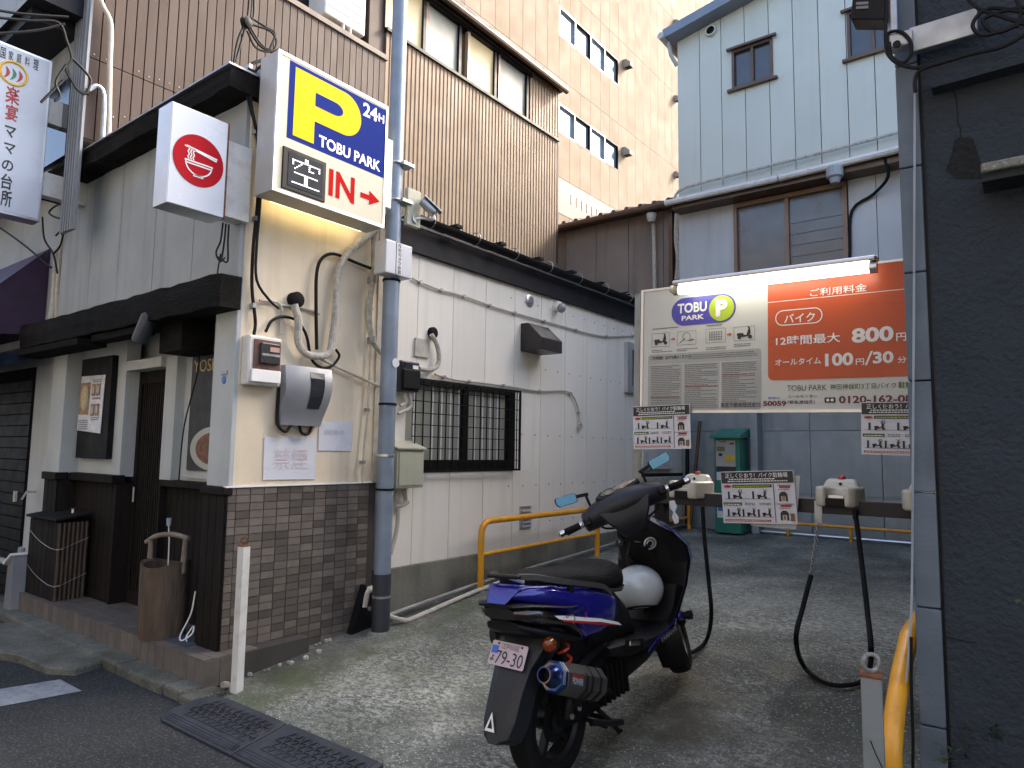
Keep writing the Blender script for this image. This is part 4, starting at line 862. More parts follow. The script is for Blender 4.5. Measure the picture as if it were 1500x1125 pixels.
for px, py in ((915,95),(914,223)): hood(px, py)
for px, py in ((989,34),(989,145),(989,256)): hood(px, py, .8)
for i in range(12): 
    y = og(826,308).y+i*.32; MB().box(Xg+.25,Xg+.28,y,y+.05,og(905,308).z-.9,og(840,300).z+.1-i*.0).obj('railing_bar', M_frame_br, BG)
# neighbour of the office block closing the view at the top right of it
# ------------------------------------------------------------------ grey brown rear house
Yg = 9.7
GW = thing('grey_rear_house', 'weathered grey brown walled house with a sagging tiled eave behind the panel building', 'house', (-5.5, 10.5, 0))
def oy(px, py, Y=Yg): return at(px, py, Y=Y)
zA = oy(822,338).z; 
MB().box(-9, -4.14, Yg+.02, 14, 0, zA-.02).obj('wall_core', M_joint, GW)
xs = [-6.9, -6.35, -5.75, -5.15, -4.55, -4.15]
for a, b_ in zip(xs, xs[1:]): MB().box(a+.006, b_-.006, Yg, Yg+.019, 2.5, zA-.03).obj('wall_panel', M_greyw, GW)
for i in range(13):
    x = -6.95+i*.235; MB().tube([(x,Yg-.22,zA+.03-.05*(i>9)*0),(x,Yg+.6,zA+.28)], .045, 6).obj('ridge_tile', mat('old brown roof tile', (.13,.08,.06), .75, var=.3, vs=8, rand=.3), GW)
MB().prism([(-7.2,Yg-.25,zA-.02),(-7.2,Yg-.25,zA+.02),(-7.2,Yg+2.5,zA+.85),(-7.2,Yg+2.5,zA-.02)], (3.0,0,0)).obj('roof', mat('old brown roof tile', (.13,.08,.06)), GW)
MB().tube([(-7.1,Yg-.27,zA-.03),(-4.3,Yg-.27,zA-.05)], .045, 8).obj('gutter', M_frame_br, GW)
t = GW; MB().lathe([(.05,0),(.07,.05),(.08,.13)], (-4.65,Yg-.2,zA-.25), (0,0,1), 12).obj('rain_hopper', M_conduit, t); MB().tube([(-4.65,Yg-.15,zA-.22),(-4.67,Yg-.08,zA-.5),(-4.67,Yg-.06,3.2)], .032, 8, smooth=4).obj('downpipe', M_conduit, t, smooth=True)
MB().box(-4.42,-4.36,Yg-.1,Yg,2.5,zA-.1).box(-4.30,-4.22,Yg-.12,Yg,2.5,zA-.1).obj('corner_post', M_frame_br, GW)
MB().tube([(-4.2,9.45,5.0),(-4.2,9.42,4.6),(-4.16,9.40,4.3),(-4.2,9.42,4.0)], .05, 8, smooth=4).obj('flexible_duct', M_wrap, GW, smooth=True)

# ------------------------------------------------------------------ pale blue house
Yh = 9.3
def oh(px, py, Y=Yh): return at(px, py, Y=Y)
H = thing('pale_blue_house', 'pale blue green house clad in wide boards with a shallow gable and small dark windows', 'house', (-2.2, 10.5, 0))
XL = -4.12; XR = -.3; zE = oh(990,62).z; sl_ = (oh(1100,2).z-zE)/(oh(1100,2).x-XL)
zC = (oh(992,290).z+oh(1335,208).z)/2
MB().prism([(XL+.01,Yh+.05,0),(XR,Yh+.05,0),(XR,Yh+.05,zE+sl_*(XR-XL)),(XL+.01,Yh+.05,zE)], (0,5,0)).obj('wall_core', M_joint, H)
W1 = (oh(1072,76), oh(1133,114)); W2 = (oh(1240,20), oh(1318,62))
wins = [(W1[0].x, W1[1].x, W1[1].z, W1[0].z), (W2[0].x, W2[1].x, W2[1].z-.03, W2[0].z)]
seams = [XL, oh(1026,200).x, oh(1058,200).x, oh(1093,200).x, oh(1129,200).x, oh(1165,200).x, oh(1203,200).x, oh(1244,200).x, oh(1285,200).x, oh(1328,200).x, -.75, XR]
for a, b_ in zip(seams, seams[1:]):
    top = lambda x: zE+sl_*(x-XL)-.01
    P = [(a+.005, zC), (b_-.005, zC), (b_-.005, top(b_)), (a+.005, top(a))]
    ov = [w for w in wins if w[0] < b_ and w[1] > a]
    if ov:
        w = ov[0]; lowp = [(a+.005,zC),(b_-.005,zC),(b_-.005,w[2]),(a+.005,w[2])]; upp = [(a+.005,w[3]),(b_-.005,w[3]),(b_-.005,top(b_)),(a+.005,top(a))]
        polys = [lowp, upp]
        if a < w[0]-.01: polys.append([(a+.005,w[2]+.001),(w[0],w[2]+.001),(w[0],w[3]-.001),(a+.005,w[3]-.001)])
        if b_ > w[1]+.01: polys.append([(w[1],w[2]+.001),(b_-.005,w[2]+.001),(b_-.005,w[3]-.001),(w[1],w[3]-.001)])
    else: polys = [P]
    for q in polys: MB().prism([(x, Yh, z) for x, z in q], (0,.045,0)).obj('siding_board', M_house, H)
for w in wins:
    wo = MB().box(w[0]+.03, w[1]-.03, Yh+.03, Yh+.045, w[2]+.03, w[3]-.03).obj('window', M_glass_dk, H)
    xm = (w[0]+w[1])/2
    MB().box(w[0],w[0]+.035,Yh-.02,Yh+.04,w[2],w[3]).box(w[1]-.035,w[1],Yh-.02,Yh+.04,w[2],w[3]).box(w[0]+.035,w[1]-.035,Yh-.02,Yh+.04,w[3]-.035,w[3]).box(w[0]+.035,w[1]-.035,Yh-.02,Yh+.04,w[2],w[2]+.035).box(xm-.02,xm+.02,Yh-.01,Yh+.04,w[2]+.035,w[3]-.035).obj('window_frame', M_frame_br, wo)
    MB().box(w[0]-.06,w[1]+.06,Yh-.07,Yh-.021,w[3],w[3]+.03).obj('window_hood', M_frame_br, wo); MB().box(w[0]-.06,w[1]+.06,Yh-.06,Yh-.001,w[2]-.035,w[2]-.001).obj('window_ledge', M_frame_br, wo)
MB().prism([(XL-.12,Yh-.25,zE-.03),(XR+.3,Yh-.25,zE+sl_*(XR+.3-XL)+.0),(XR+.3,Yh-.25,zE+sl_*(XR+.3-XL)+.14),(XL-.12,Yh-.25,zE+.11)], (0,5.5,0)).obj('roof', mat('blue grey roof edge', (.16,.2,.26), .5, var=.1), H)
MB().tube([(XL-.13,Yh-.3,zE+.0),(XL-.13,Yh+2,zE-.0)], .05, 8).obj('eaves_gutter', M_house_l, H); MB().tube([(XL-.1,Yh-.1,zE-.02),(XL-.08,Yh-.05,zE-.2),(XL-.03,Yh+.05,zE-.35)], .03, 8).obj('eaves_pipe', M_house_l, H)
c = oh(1042,46); MB().lathe([(.05,.001),(.075,.001),(.085,.03),(.075,.05),(.06,.045)], (c.x,Yh,c.z), (0,-1,0), 20, cap=False).obj('round_vent', M_dwhite, H, smooth=True); MB().lathe([(.001,.01),(.072,.012)], (c.x,Yh,c.z), (0,-1,0), 20).obj('vent_hole', M_black, H)
# skirt roof and gutter between the storeys
MB().prism([(XL,Yh+.0,zC),(XL,Yh-.30,zC-.17),(XL,Yh-.30,zC-.20),(XL,Yh+.0,zC-.06)], (XR-XL,0,0)).obj('skirt_roof', M_house_l, H)
MB().tube([(XL-.05,Yh-.34,zC-.20),(-2.6,Yh-.34,zC-.20)], .045, 8).tube([(-2.58,Yh-.34,zC-.20),(XR,Yh-.34,zC-.15)], .045, 8).obj('skirt_gutter', M_dwhite, H, kind='stuff')
MB().box(XL+.02,XR,Yh-.28,Yh+.0,zC-.29,zC-.215).obj('soffit', M_frame_br, H)
MB().tube([(XL-.03,Yh-.12,zC-.1),(XL+.15,Yh-.1,zC+.06),(-3,Yh-.08,zC+.1),(-2,Yh-.08,zC+.12),(XR-.6,Yh-.08,zC+.16)], .022, 8, smooth=4).obj('wrapped_duct', M_wrap, H, smooth=True)
for x in (-1.92, -.95):
    MB().lathe([(.0,0),(.05,0),(.07,.06),(.1,.08),(.1,.2)], (x,Yh-.34,zC-.42), (0,0,1), 14).obj('rain_hopper', M_bluegal, H)
MB().tube([(-.95,Yh-.34,zC-.4),(-.93,Yh-.3,zC-.9),(-.92,Yh-.28,zC-1.1)], .035, 8).obj('short_pipe', M_bluegal, H)
MB().tube([(-1.38,Yh-.3,zC-.2),(-1.36,Yh-.2,zC-.42),(-1.55,Yh-.05,zC-.55),(-1.80,Yh-.03,zC-.7),(-1.84,Yh-.03,zC-1.2),(-1.86,Yh-.03,3.3)], .02, 8, smooth=4).obj('black_cable', M_cable, H, smooth=True)
# lower storey: sheets and big sliding window
bw0, bw1 = oh(1075,303), oh(1243,390); wx0, wx1, wzt = bw0.x, bw1.x, zC-.30; wzb = 3.45
def sheet(x0, x1, z0, z1, m): return MB().box(x0+.004, x1-.004, Yh+.0, Yh+.045, z0+.003, z1-.003).obj('wall_sheet', m, H)
sheet(XL, wx0, 3.0, zC-.25, M_house_l); sheet(wx1+.02, oh(1284,300).x, 3.0, zC-.25, M_house_l); sheet(oh(1284,300).x, -.85, 3.0, zC-.25, M_house_l); sheet(-.85, XR, 3.0, zC-.25, M_house_l); sheet(wx0, wx1+.02, 3.0, wzb, M_house_l)
bw = MB().box(wx0+.04, wx1-.02, Yh+.03, Yh+.045, wzb, wzt-.05).obj('large_window', mat('dim window glass', (.10,.10,.095), .2, var=.15, spec=.7), H)
xm = oh(1153,340).x
MB().box(wx0,wx0+.045,Yh-.03,Yh+.04,wzb,wzt).box(wx1-.045,wx1+.01,Yh-.03,Yh+.04,wzb,wzt).box(wx0+.045,wx1-.045,Yh-.03,Yh+.04,wzt-.06,wzt).box(wx0+.045,wx1-.045,Yh-.03,Yh+.04,wzb,wzb+.05).box(xm-.025,xm+.025,Yh-.015,Yh+.04,wzb+.05,wzt-.06).obj('window_frame', mat('tan window frame', (.2,.13,.085), .45, .3), bw)
for i in range(7): MB().box(xm+.05, wx1-.06, Yh+.022, Yh+.029, wzb+.15+i*.15, wzb+.156+i*.15).obj('blind_slat', mat('dim blind', (.16,.155,.145), .7), bw)
MB().sphere((wx0+.45, Yh+.02, 3.68), .2, 12, 8, sc=(1,.05,.7)).obj('curtain', mat('pale bundle behind glass', (.35,.4,.42), .8, var=.3, vs=10), bw, smooth=True); MB().sphere((wx0+.85, Yh+.018, 3.6), .18, 12, 8, sc=(1,.05,.5)).obj('curtain', mat('cream bundle behind glass', (.45,.43,.36), .8, var=.3, vs=10), bw, smooth=True)
# ground floor metal sheets behind the yard
gx = [XL+.0, oh(1104,600).x, oh(1188,700).x, oh(1293,700).x, -.9, XR]; zm = oh(1188,631).z
for a, b_ in zip(gx, gx[1:]):
    for z0, z1 in ((.3, oh(1100,720).z), (oh(1100,720).z, zm), (zm, 3.0)): sheet(a, b_, z0, z1, M_backw)

# ------------------------------------------------------------------ dark rendered building on the right
D = thing('dark_render_building', 'dark blue grey rendered wall with cracks at the right edge of the forecourt', 'building', (.5, 3.2, 0))
XD = -.285; YD = 2.6
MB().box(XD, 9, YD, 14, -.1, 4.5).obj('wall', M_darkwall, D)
m_ = MB()
for i in range(18):
    z0 = -.1+i*.36; x0, x1 = at(1338,700,Y=YD).x-.005-.012*math.exp(-z0), XD-.003
    m_.box(x0+random.uniform(0,.004), x1, YD-.012, YD+.05, z0, z0+.356)
m_.obj('corner_strip', M_pier, D, bevel=.004, kind='stuff')
MB().box(XD-.003, XD+.006, YD-.003, YD+.01, 0, 6).obj('dark_joint', M_black, D)
def crack(name, pix, w=.004, w2=None):
    P = [at(px, py, Y=YD-.001) for px, py in pix]; Q = []
    for a, b_ in zip(P, P[1:]):
        for k_ in range(4): p = a.lerp(b_, k_/4); Q.append(p+Vector((random.uniform(-1,1)*.004, 0, random.uniform(-1,1)*.004)))
    Q.append(P[-1]); L1 = [q+Vector((-w*random.uniform(.4,1.2),0,0)) for q in Q]; L2 = [q+Vector((w*random.uniform(.4,1.2),0,0)) for q in Q]
    MB().loft([L1, L2], cap=False, closed=False).obj(name, M_black, D)
crack('crack', [(1392,105),(1398,140),(1404,175),(1407,200)], .0025)
crack('crack', [(1372,600),(1368,690),(1366,760)], .002)
MB().prism([at(px,py,Y=YD-.0015) for px,py in ((1407,200),(1425,203),(1432,222),(1436,236),(1440,262),(1424,262),(1400,262),(1385,250),(1394,225),(1398,205))], (0,.001,0)).obj('spalled_hole', mat('broken dark hollow', (.006,.007,.008), .95, var=.4, vs=30, bump=1, bs=60), D)
# horizontal crack as a shallow groove
g1 = [at(px,py,Y=YD-.001) for px,py in ((1372,930),(1395,935),(1415,940),(1432,942))]; MB().loft([[p+Vector((0,0,.0015)) for p in g1],[p-Vector((0,0,.0015)) for p in g1]], cap=False, closed=False).obj('crack', M_black, D)
a = at(1440,240,Y=YD); MB().box(a.x, 1.2, YD-.14, YD-.001, at(1440,252,Y=YD-.14).z, at(1440,238,Y=YD-.14).z).obj('ledge_slab', M_conc, D, bevel=.006); MB().box(a.x, 1.2, YD-.12, YD-.001, at(1440,266,Y=YD-.12).z, at(1440,252,Y=YD-.14).z-.001).obj('ledge_soffit', M_darkwall, D)
a = at(1366,128,Y=YD-.02); MB().bar((a.x,YD-.03,a.z),(1.2,YD-.03,a.z+.02), .06, .04).obj('wall_moulding', M_darkwall, D)
AR = thing('steel_arm', 'galvanised steel arm bolted to the dark wall carrying a lamp conduit', 'bracket', (-.2,2.5,2.75))
p0, p1 = at(1333,62,Y=YD-.06), at(1432,33,Y=YD-.06); MB().bar(p0, p1, .03, .085).obj('arm', M_galv, AR, bevel=.003)
p0 = at(1320,67,Y=YD-.08); MB().bar(at(1302,66,Y=YD-.08), at(1338,57,Y=YD-.08), .05, .05).obj('knuckle', M_galv, AR, bevel=.006); MB().tube([at(1306,-30,Y=YD-.08), at(1308,58,Y=YD-.08)], .016, 10).obj('riser_tube', M_galv, AR, smooth=True); MB().lathe([(.012,0),(.012,.01)], at(1314,66,Y=YD-.11), (0,-1,0), 8).obj('bolt', M_frame_bk, AR)
LB = thing('floodlight', 'black floodlight housing cut by the top edge of the picture', 'floodlight', tuple(at(1272,5,Y=YD-.1)))
P = [at(px,py,Y=YD-.12) for px,py in ((1250,-22),(1298,-30),(1295,28),(1246,28))]; MB().prism(P, (0,.08,0)).obj('housing', M_black, LB, bevel=.004)
for zz in (3,9): P = [at(px,py,Y=YD-.123) for px,py in ((1254,zz),(1272,zz-1),(1272,zz+3),(1254,zz+4))]; MB().prism(P, (0,.002,0)).obj('label_sticker', M_ink2, LB)
WR = thing('cable_loops', 'black cables looping round the steel arm on the dark wall', 'cable', tuple(at(1320,80,Y=YD-.1)))
for P in ([(1298,-20),(1297,60),(1305,85),(1330,98),(1360,97),(1420,80),(1470,68),(1510,45)], [(1300,70),(1300,50),(1318,46),(1333,60),(1334,80),(1322,92),(1305,82),(1302,62)], [(1362,97),(1345,105),(1340,120),(1341,135)], [(1405,-20),(1430,10),(1470,25),(1510,38)], [(1510,20),(1450,12),(1425,35),(1440,52),(1480,40),(1510,22)], [(1510,8),(1465,18),(1440,30),(1460,48),(1505,30)], [(1485,-10),(1495,15),(1490,40)]):
    MB().tube([at(px,py,Y=YD-.11) for px,py in P], .006, 6, smooth=6).obj('cable', M_cable, WR, smooth=True)
t = thing('thin_conduit', 'thin pale conduit running down the edge of the corner strip with a cut lower end', 'conduit', (-.4,2.55,1.5)); MB().tube([at(1340,130,Y=YD-.03),at(1339,400,Y=YD-.03),at(1337,700,Y=YD-.03),at(1336,850,Y=YD-.03),at(1333,930,Y=YD-.05),at(1327,1000,Y=YD-.08)], .0038, 6, smooth=3).obj('tube', M_bluegal, t, smooth=True)
t = thing('black_hose', 'thin black hose hanging behind the yellow tube by the dark wall', 'hose', (-.4,2.6,.3)); MB().tube([(-.36,2.5,.9),(-.365,2.5,.75),(-.37,2.5,.5),(-.40,2.45,.2),(-.42,2.4,.05)], .005, 6, smooth=3).obj('tube', M_cable, t)
# ------------------------------------------------------------------ left neighbour
LN = thing('left_neighbour_shop', 'pale walled shop with a dark ground floor left of the restaurant', 'shop', (-9, 3, 0))
MB().box(-12, -7.14, 2.5, 6, 2.2, 3.96).obj('upper_wall', M_grey_st, LN); MB().box(-12,-7.72, 2.5, 6, 0, 2.2).obj('lower_wall', M_black_wood, LN); MB().box(-7.72,-7.14,2.5,6,0,2.2).obj('side_pier', M_white_st, LN)
for i in range(18): MB().box(-9.6,-7.74,2.48,2.5,.1+.11*i,.2+.11*i).obj('lap_board', M_black, LN)
MB().box(-7.95,-7.9,2.46,2.48,.9,1.0).obj('meter_plate', M_conduit, LN)
a0, a1 = at(66,382,Y=2.2), at(0,395,Y=1.2)
MB().prism([(-12,2.49,3.35),(-12,2.49,2.5),(-12,1.75,2.42),(-12,1.75,2.52)], (4.4,0,0)).obj('purple_awning', mat('purple canvas', (.04,.02,.055), .7, var=.2, vs=4), LN)
MB().prism([(-12,2.49,2.42),(-12,1.9,2.15),(-12,1.9,2.05),(-12,2.49,2.32)], (4.7,0,0)).obj('glossy_awning', mat('glossy dark awning', (.014,.022,.038), .2, var=.5, vs=6), LN)
MB().tube([(-7.32,2.46,3.3),(-7.30,2.46,2.8),(-7.28,2.44,2.56)], .03, 8).tube([(-7.22,2.46,3.4),(-7.24,2.46,2.9),(-7.2,2.46,2.6)], .022, 8).obj('wall_pipes', M_conduit, LN, kind='stuff', smooth=True)
t = thing('wire_tangle', 'black wires looping on the pale wall left of the restaurant', 'wires', (-7.1,2.35,3.2))
for P in ([(108,298),(85,300),(72,312),(90,320),(100,305),(95,330),(82,345)], [(105,298),(95,335),(88,360),(78,372)], [(62,318),(65,350),(78,372),(84,400)], [(-20,320),(30,355),(75,392)]): MB().tube([at(px,py,Y=2.4) for px,py in P], .009, 6, smooth=5).obj('wire', M_cable, t)
t = thing('wall_tap', 'grey drain pipe and tap at the foot of the left neighbour', 'tap', (-7.4,2.4,.5)); MB().tube([(-8.2,2.4,.35),(-7.6,2.4,.36),(-7.45,2.4,.4),(-7.42,2.4,.52)], .03, 8, smooth=4).obj('pipe', M_bluegal, t, smooth=True); MB().tube([(-7.35,2.45,1.02),(-7.42,2.40,1.02),(-7.46,2.38,.95)], .01, 6).obj('tap', M_alu, t)
# vertical restaurant sign
VX = -6.6; tr, br = at(78,90,X=VX), at(58,325,X=VX); vy1 = (tr.y+br.y)/2; vt, vb_ = tr.z, br.z; vy0 = at(-60,60,X=VX).y
V = thing('vertical_shop_sign', 'tall white projecting sign with three chili peppers in a yellow ring at the left edge', 'sign', (VX, 1.6, 3.2))
MB().box(VX-.16, VX-.004, vy0, vy1, vb_, vt).obj('sign_case', M_alu, V, bevel=.004); MB().box(VX-.004, VX, vy0, vy1-.02, vb_+.02, vt-.02).obj('sign_face', mat('white acrylic', (.66,.70,.76)), V)
for i, c_ in enumerate('国家庭料理'):
    pxs = [(0,9,71,84),(12,20,76,87),(24,32,80,91),(36,44,85,96),(48,57,89,101)][i]; a = at(pxs[0],pxs[3],X=VX); b_ = at(pxs[1],pxs[2],X=VX)
    text(c_, (VX,0,0), UY, UZ, (a.y, a.z, b_.y, b_.z+.0), M_ink, V, bold=.01)
for c_, (x0, x1, y0, y1), m_ in (('楽',(7,30,128,151),M_red),('宴',(7,27,154,176),M_red),('マ',(6,24,185,201),M_ink),('マ',(5,23,210,225),M_ink),('の',(2,20,234,250),M_ink),('台',(0,19,254,277),M_ink),('所',(0,18,278,303),M_ink)):
    a = at(x0, y1-2, X=VX); b_ = at(x1, y0+3, X=VX); text(c_, (VX,0,0), UY, UZ, (a.y, a.z, b_.y, b_.z), m_, V, bold=.02)
c = at(20,108,X=VX); rr_ = at(41,112,X=VX).y-c.y
MB().torus((VX+.002,c.y,c.z),(1,0,0),rr_*.95,.010,32,6).obj('yellow_ring', mat('yellow vinyl', (.75,.45,.03), .3, var=0), V)
for k_, m_ in ((-.1,M_red),(0,mat('green vinyl',(.02,.18,.07),.4,var=0)),(.1,M_red)):
    P = [(-.01,.06,.002),(0,.045,.009),(.008,.022,.013),(.004,-.005,.011),(-.010,-.03,.007),(-.024,-.042,.002)]
    MB().loft([[(VX+.003,c.y+k_*.45+x-w_,c.z-.02+z),(VX+.003,c.y+k_*.45+x+w_,c.z-.02+z)] for x, z, w_ in P], cap=False, closed=False).obj('chili_print', m_, V)
MB().box(VX-.12, VX-.02, vy1+.001, 2.2, at(90,185,X=VX).z, at(90,148,X=VX).z).obj('mount_arm', M_dwhite, V, bevel=.004)
MB().box(VX-.12, VX-.02, vy1+.001, 2.42, at(65,285,X=VX).z, at(65,250,X=VX).z).obj('mount_arm', M_dwhite, V, bevel=.004)
# ------------------------------------------------------------------ yellow guard rails
def hoop(label, y0, y1, X, zt=.845):
    t = thing('yellow_guard_rail', label, 'guard rail', (X, y0, gz(y0)), 'yellow guard rails beside the forecourt')
    r_ = .11; P = [Vector((X,y0,gz(y0)-.02)), Vector((X,y0,zt-r_))]+[Vector((X,y0+r_-r_*math.cos(R(a)),zt-r_+r_*math.sin(R(a)))) for a in (15,30,45,60,75,90)]
    P += [Vector((X,y1-r_,zt))]+[Vector((X,y1-r_+r_*math.sin(R(a)),zt-r_+r_*math.cos(R(a)))) for a in (15,30,45,60,75,90)]+[Vector((X,y1,gz(y1)-.02))]
    MB().tube(P, .028, 14).obj('top_tube', M_yellow, t, smooth=True)
    zm = zt-.28; MB().tube([(X,y0+.02,zm),(X,y1-.02,zm+.02)], .017, 10).obj('middle_tube', M_yellow, t, smooth=True)
    MB().lathe([(.05,0),(.035,.012)], (X,y0,gz(y0)-.003), (0,0,1), 14).obj('foot_collar', M_conc, t)
hoop('yellow tubular guard rail by the barred window, nearest of the wall rails', 4.67, 6.62, -3.9)
hoop('yellow tubular guard rail in the far left corner beyond the motorcycle', 7.3, 9.05, -3.9, .86)
t = thing('yellow_guard_rail', 'low yellow rail along the grey sheet wall at the back of the yard', 'guard rail', (-3, 9.1, .5), 'yellow guard rails beside the forecourt')
zb_ = at(1250,773,Y=9.1).z; MB().tube([(-3.35,9.1,zb_),(-.35,9.1,zb_)], .02, 10).obj('long_tube', M_yellow, t, smooth=True)
for x in (-3.3,-2.62,-1.9,-1.2,-.5): MB().tube([(x,9.1,.42),(x,9.1,zb_)], .02, 8).obj('post', M_yellow, t)
t = thing('ground_pipe', 'pale pipe along the foot of the grey sheet wall at the back', 'pipe', (-2,9.15,.47)); MB().tube([(-3.1,9.18,.475),(-.35,9.18,.475)], .018, 8).obj('tube', M_alu, t)
t = thing('yellow_guard_tube', 'thick yellow bent tube beside the dark wall at the right edge', 'guard rail', (-.42,2.5,.1))
MB().tube([(-.42,2.46,-.02),(-.42,2.46,.50),(-.42,2.50,.60),(-.42,2.60,.69),(-.42,2.80,.79),(-.42,3.0,.83),(-.42,4.0,.84),(-.42,4.4,.84)], .030, 16, smooth=4).obj('tube', M_yellow, t, smooth=True); MB().torus((-.42,2.46,.50),(0,0,1),.031,.0025,16,5).obj('seam_ring', M_rust, t); MB().torus((-.42,2.46,.53-.03),(0,0,1),.0,.0,3,3)
# white posts with rings
def post(label, x, y, w, z0, z1, ringr, wire):
    t = thing('white_steel_post', label, 'post', (x, y, z0), 'white chain posts at the mouth of the forecourt')
    a = R(8); m_ = MB().box(-w/2, w/2, -w/2, w/2, z0, z1); m_.xf(Matrix.Translation((x,y,0)) @ Matrix.Rotation(a, 4, 'Z')); m_.obj('post_tube', M_dwhite if ringr < .02 else mat('shade tinted post white', (.20,.225,.235), .55, var=.1, dirt=.3, ds=14, dcol=(.06,.03,.02)), t, bevel=.003)  # large-ring post is white too; its shade is put into the grey colour
    m_ = MB().box(-w/2-.002, w/2+.002, -w/2-.002, w/2+.002, z1-.002, z1+.008); m_.xf(Matrix.Translation((x,y,0)) @ Matrix.Rotation(a, 4, 'Z')); m_.obj('rusty_cap', M_rust, t, bevel=.002)
    MB().torus((x,y,z1+.012+ringr),(UX*.62-UY*.0+UY*-.78).normalized(), ringr, ringr*.26, 22, 8).obj('ring', M_rust if ringr < .02 else mat('chipped white black ring', (.22,.22,.21), .5, var=.3, vs=60, dirt=.9, ds=70, dcol=(.02,.02,.02)), t, smooth=True)
    return t
post('white steel post with a small rusty ring in front of the tiled wall', -3.84, 2.39, .052, .0, .865, .019, 0)
pr = post('white steel post with a large chipped ring at the bottom right corner', -.418, 2.2, .052, .0, at(1283,984,Y=2.2).z-.012, .0225, 1)
MB().tube([at(1275,1085,Y=2.165), at(1283,1105,Y=2.165), at(1295,1130,Y=2.165)], .0015, 5).obj('wire', M_cable, pr)
# rubber kerb ramps
def ramp(label, x0, x1, round_l):
    t = thing('rubber_kerb_ramp', label, 'kerb ramp', (x0, 2.0, 0), 'rubber kerb ramps on the road edge')
    P = []; yn, yf = 1.925, 2.16
    if round_l: P = [(x0+.02,yn+.03),(x0,yn+.09),(x0+.02,yn+.2),(x0+.09,yn+.27),(x0+.2,yf+.07)]
    else: P = [(x0,yn),(x0,yf+.07)]
    P += [(x1,yf+.07),(x1,yn)]
    if round_l: P += [(x0+.08,yn)]
    zf = lambda y: .012+.055*min(1,max(0,(y-yn-.05)/(.26)))
    c = Vector((sum(p[0] for p in P)/len(P), sum(p[1] for p in P)/len(P), 0)); n = len(P)
    top = [Vector((x,y,zf(y))) for x,y in P]; inner = [c+(Vector((x,y,0))-c)*.93 for x,y in P]; inner = [Vector((p.x,p.y,zf(p.y)+.012)) for p in inner]
    m_ = MB().loft([[Vector((x,y,0.0)) for x,y in P], top, [Vector((p.x,p.y,p.z-.006)) for p in inner], inner]); m_.obj('ramp_body', M_ramp, t, bevel=.004)
    rb_ = MB(); s_ = .055
    nx_ = int((x1-x0-.12)/s_)
    for j in range(4):
        for i in range(nx_):
            x = x0+.1+i*s_+(.5*s_ if j%2 else 0); y = yn+.085+j*.042
            if round_l and (x-x0) < .17 and (j > 2 or x-x0 < .12): continue
            A = (x,y); Bp = (x+s_*.5,y+.042); C = (x+s_,y)
            for p, q in ((A,Bp),(Bp,C),(A,C)): rb_.bar((p[0],p[1],zf(p[1])+.018),(q[0],q[1],zf(q[1])+.018),.005,.006)
    rb_.obj('tread_pattern', M_ramp, t, kind='stuff')
    g = MB()
    for k_ in range(3): g.bar((x0+(.08 if round_l else .01),yn+.022+.016*k_,.0255+.003*k_),(x1-.01,yn+.022+.016*k_,.0255+.003*k_),.004,.004)
    g.obj('front_rib', M_ramp, t, kind='stuff')
    if round_l: MB().prism([(x1-.16,yn+.16,zf(yn+.16)+.0135),(x1-.13,yn+.18,zf(yn+.18)+.0135),(x1-.09,yn+.175,zf(yn+.175)+.0135),(x1-.12,yn+.155,zf(yn+.155)+.0135)], (0,0,.003)).obj('grip_hole', M_black, t)
M_ramp = mat('dark rubber ramp', (.022,.025,.033), .6, var=.2, vs=10, bump=.2, bs=150, dirt=.35, ds=10, dcol=(.05,.05,.048))
ramp('black rubber kerb ramp with a rounded left end at the kerb', -3.86, -3.12, True); ramp('square cut black rubber kerb ramp at the bottom edge right of the rounded one', -3.11, -2.4, False)

# ------------------------------------------------------------------ parking price board
YB = 4.45
BRL = .018                                       # the board hangs slightly out of level
PIV = Vector((-1.3, YB, 2.15))
def bp(px, py): return PIV + Matrix.Rotation(-BRL, 3, 'Y') @ (at(px, py, Y=YB)-PIV)
tl, bl_ = bp(942,427), bp(940,603); bx0 = (tl.x+bl_.x)/2; bx1 = -.29; bt, bb_ = (tl.z+bp(1337,380).z)/2, (bl_.z+bp(1337,600).z)/2
T = thing('price_board', 'wide white parking price board with a blue pill logo and orange price field', 'board', tuple(PIV)); T.rotation_euler = (0, BRL, 0)
M_board = mat('board white', (.56,.56,.51), .35, var=.02, streak=.12, dcol=(.35,.33,.25))
MB().box(bx0, bx1, YB, YB+.035, bb_, bt).obj('board_panel', M_board, T)
MB().box(bx0-.012,bx0+.008,YB-.008,YB+.045,bb_-.01,bt+.01).box(bx0+.008,bx1,YB-.008,YB+.045,bt-.004,bt+.01).box(bx0+.008,bx1,YB-.008,YB+.045,bb_-.012,bb_+.004).obj('board_frame', M_alu, T)
MB().box(bx0-.065,bx0-.02,YB+.0,YB+.05,gz(YB)-.02,bt-.01).obj('post', mat('weathered galvanised post', (.27,.28,.27), .55, .5, var=.2, dirt=.5, ds=8, streak=.3), T); 
def bt_(s, bl, tr, m, **k): a, b = bp(*bl), bp(*tr); return text(s, (0,YB-.002,0), UX, UZ, (a.x, a.z, b.x, b.z), m, T, **k)
def bprism(px, m, name, d=.002, off=.002): return MB().prism([at(x,y,Y=YB-off) for x,y in px], (0,-d,0)).obj(name, m, T)
def bbox(x0,y1p,x1,y0p): a = bp(x0,y1p); b_ = bp(x1,y0p); return a.x, a.z, b_.x, b_.z
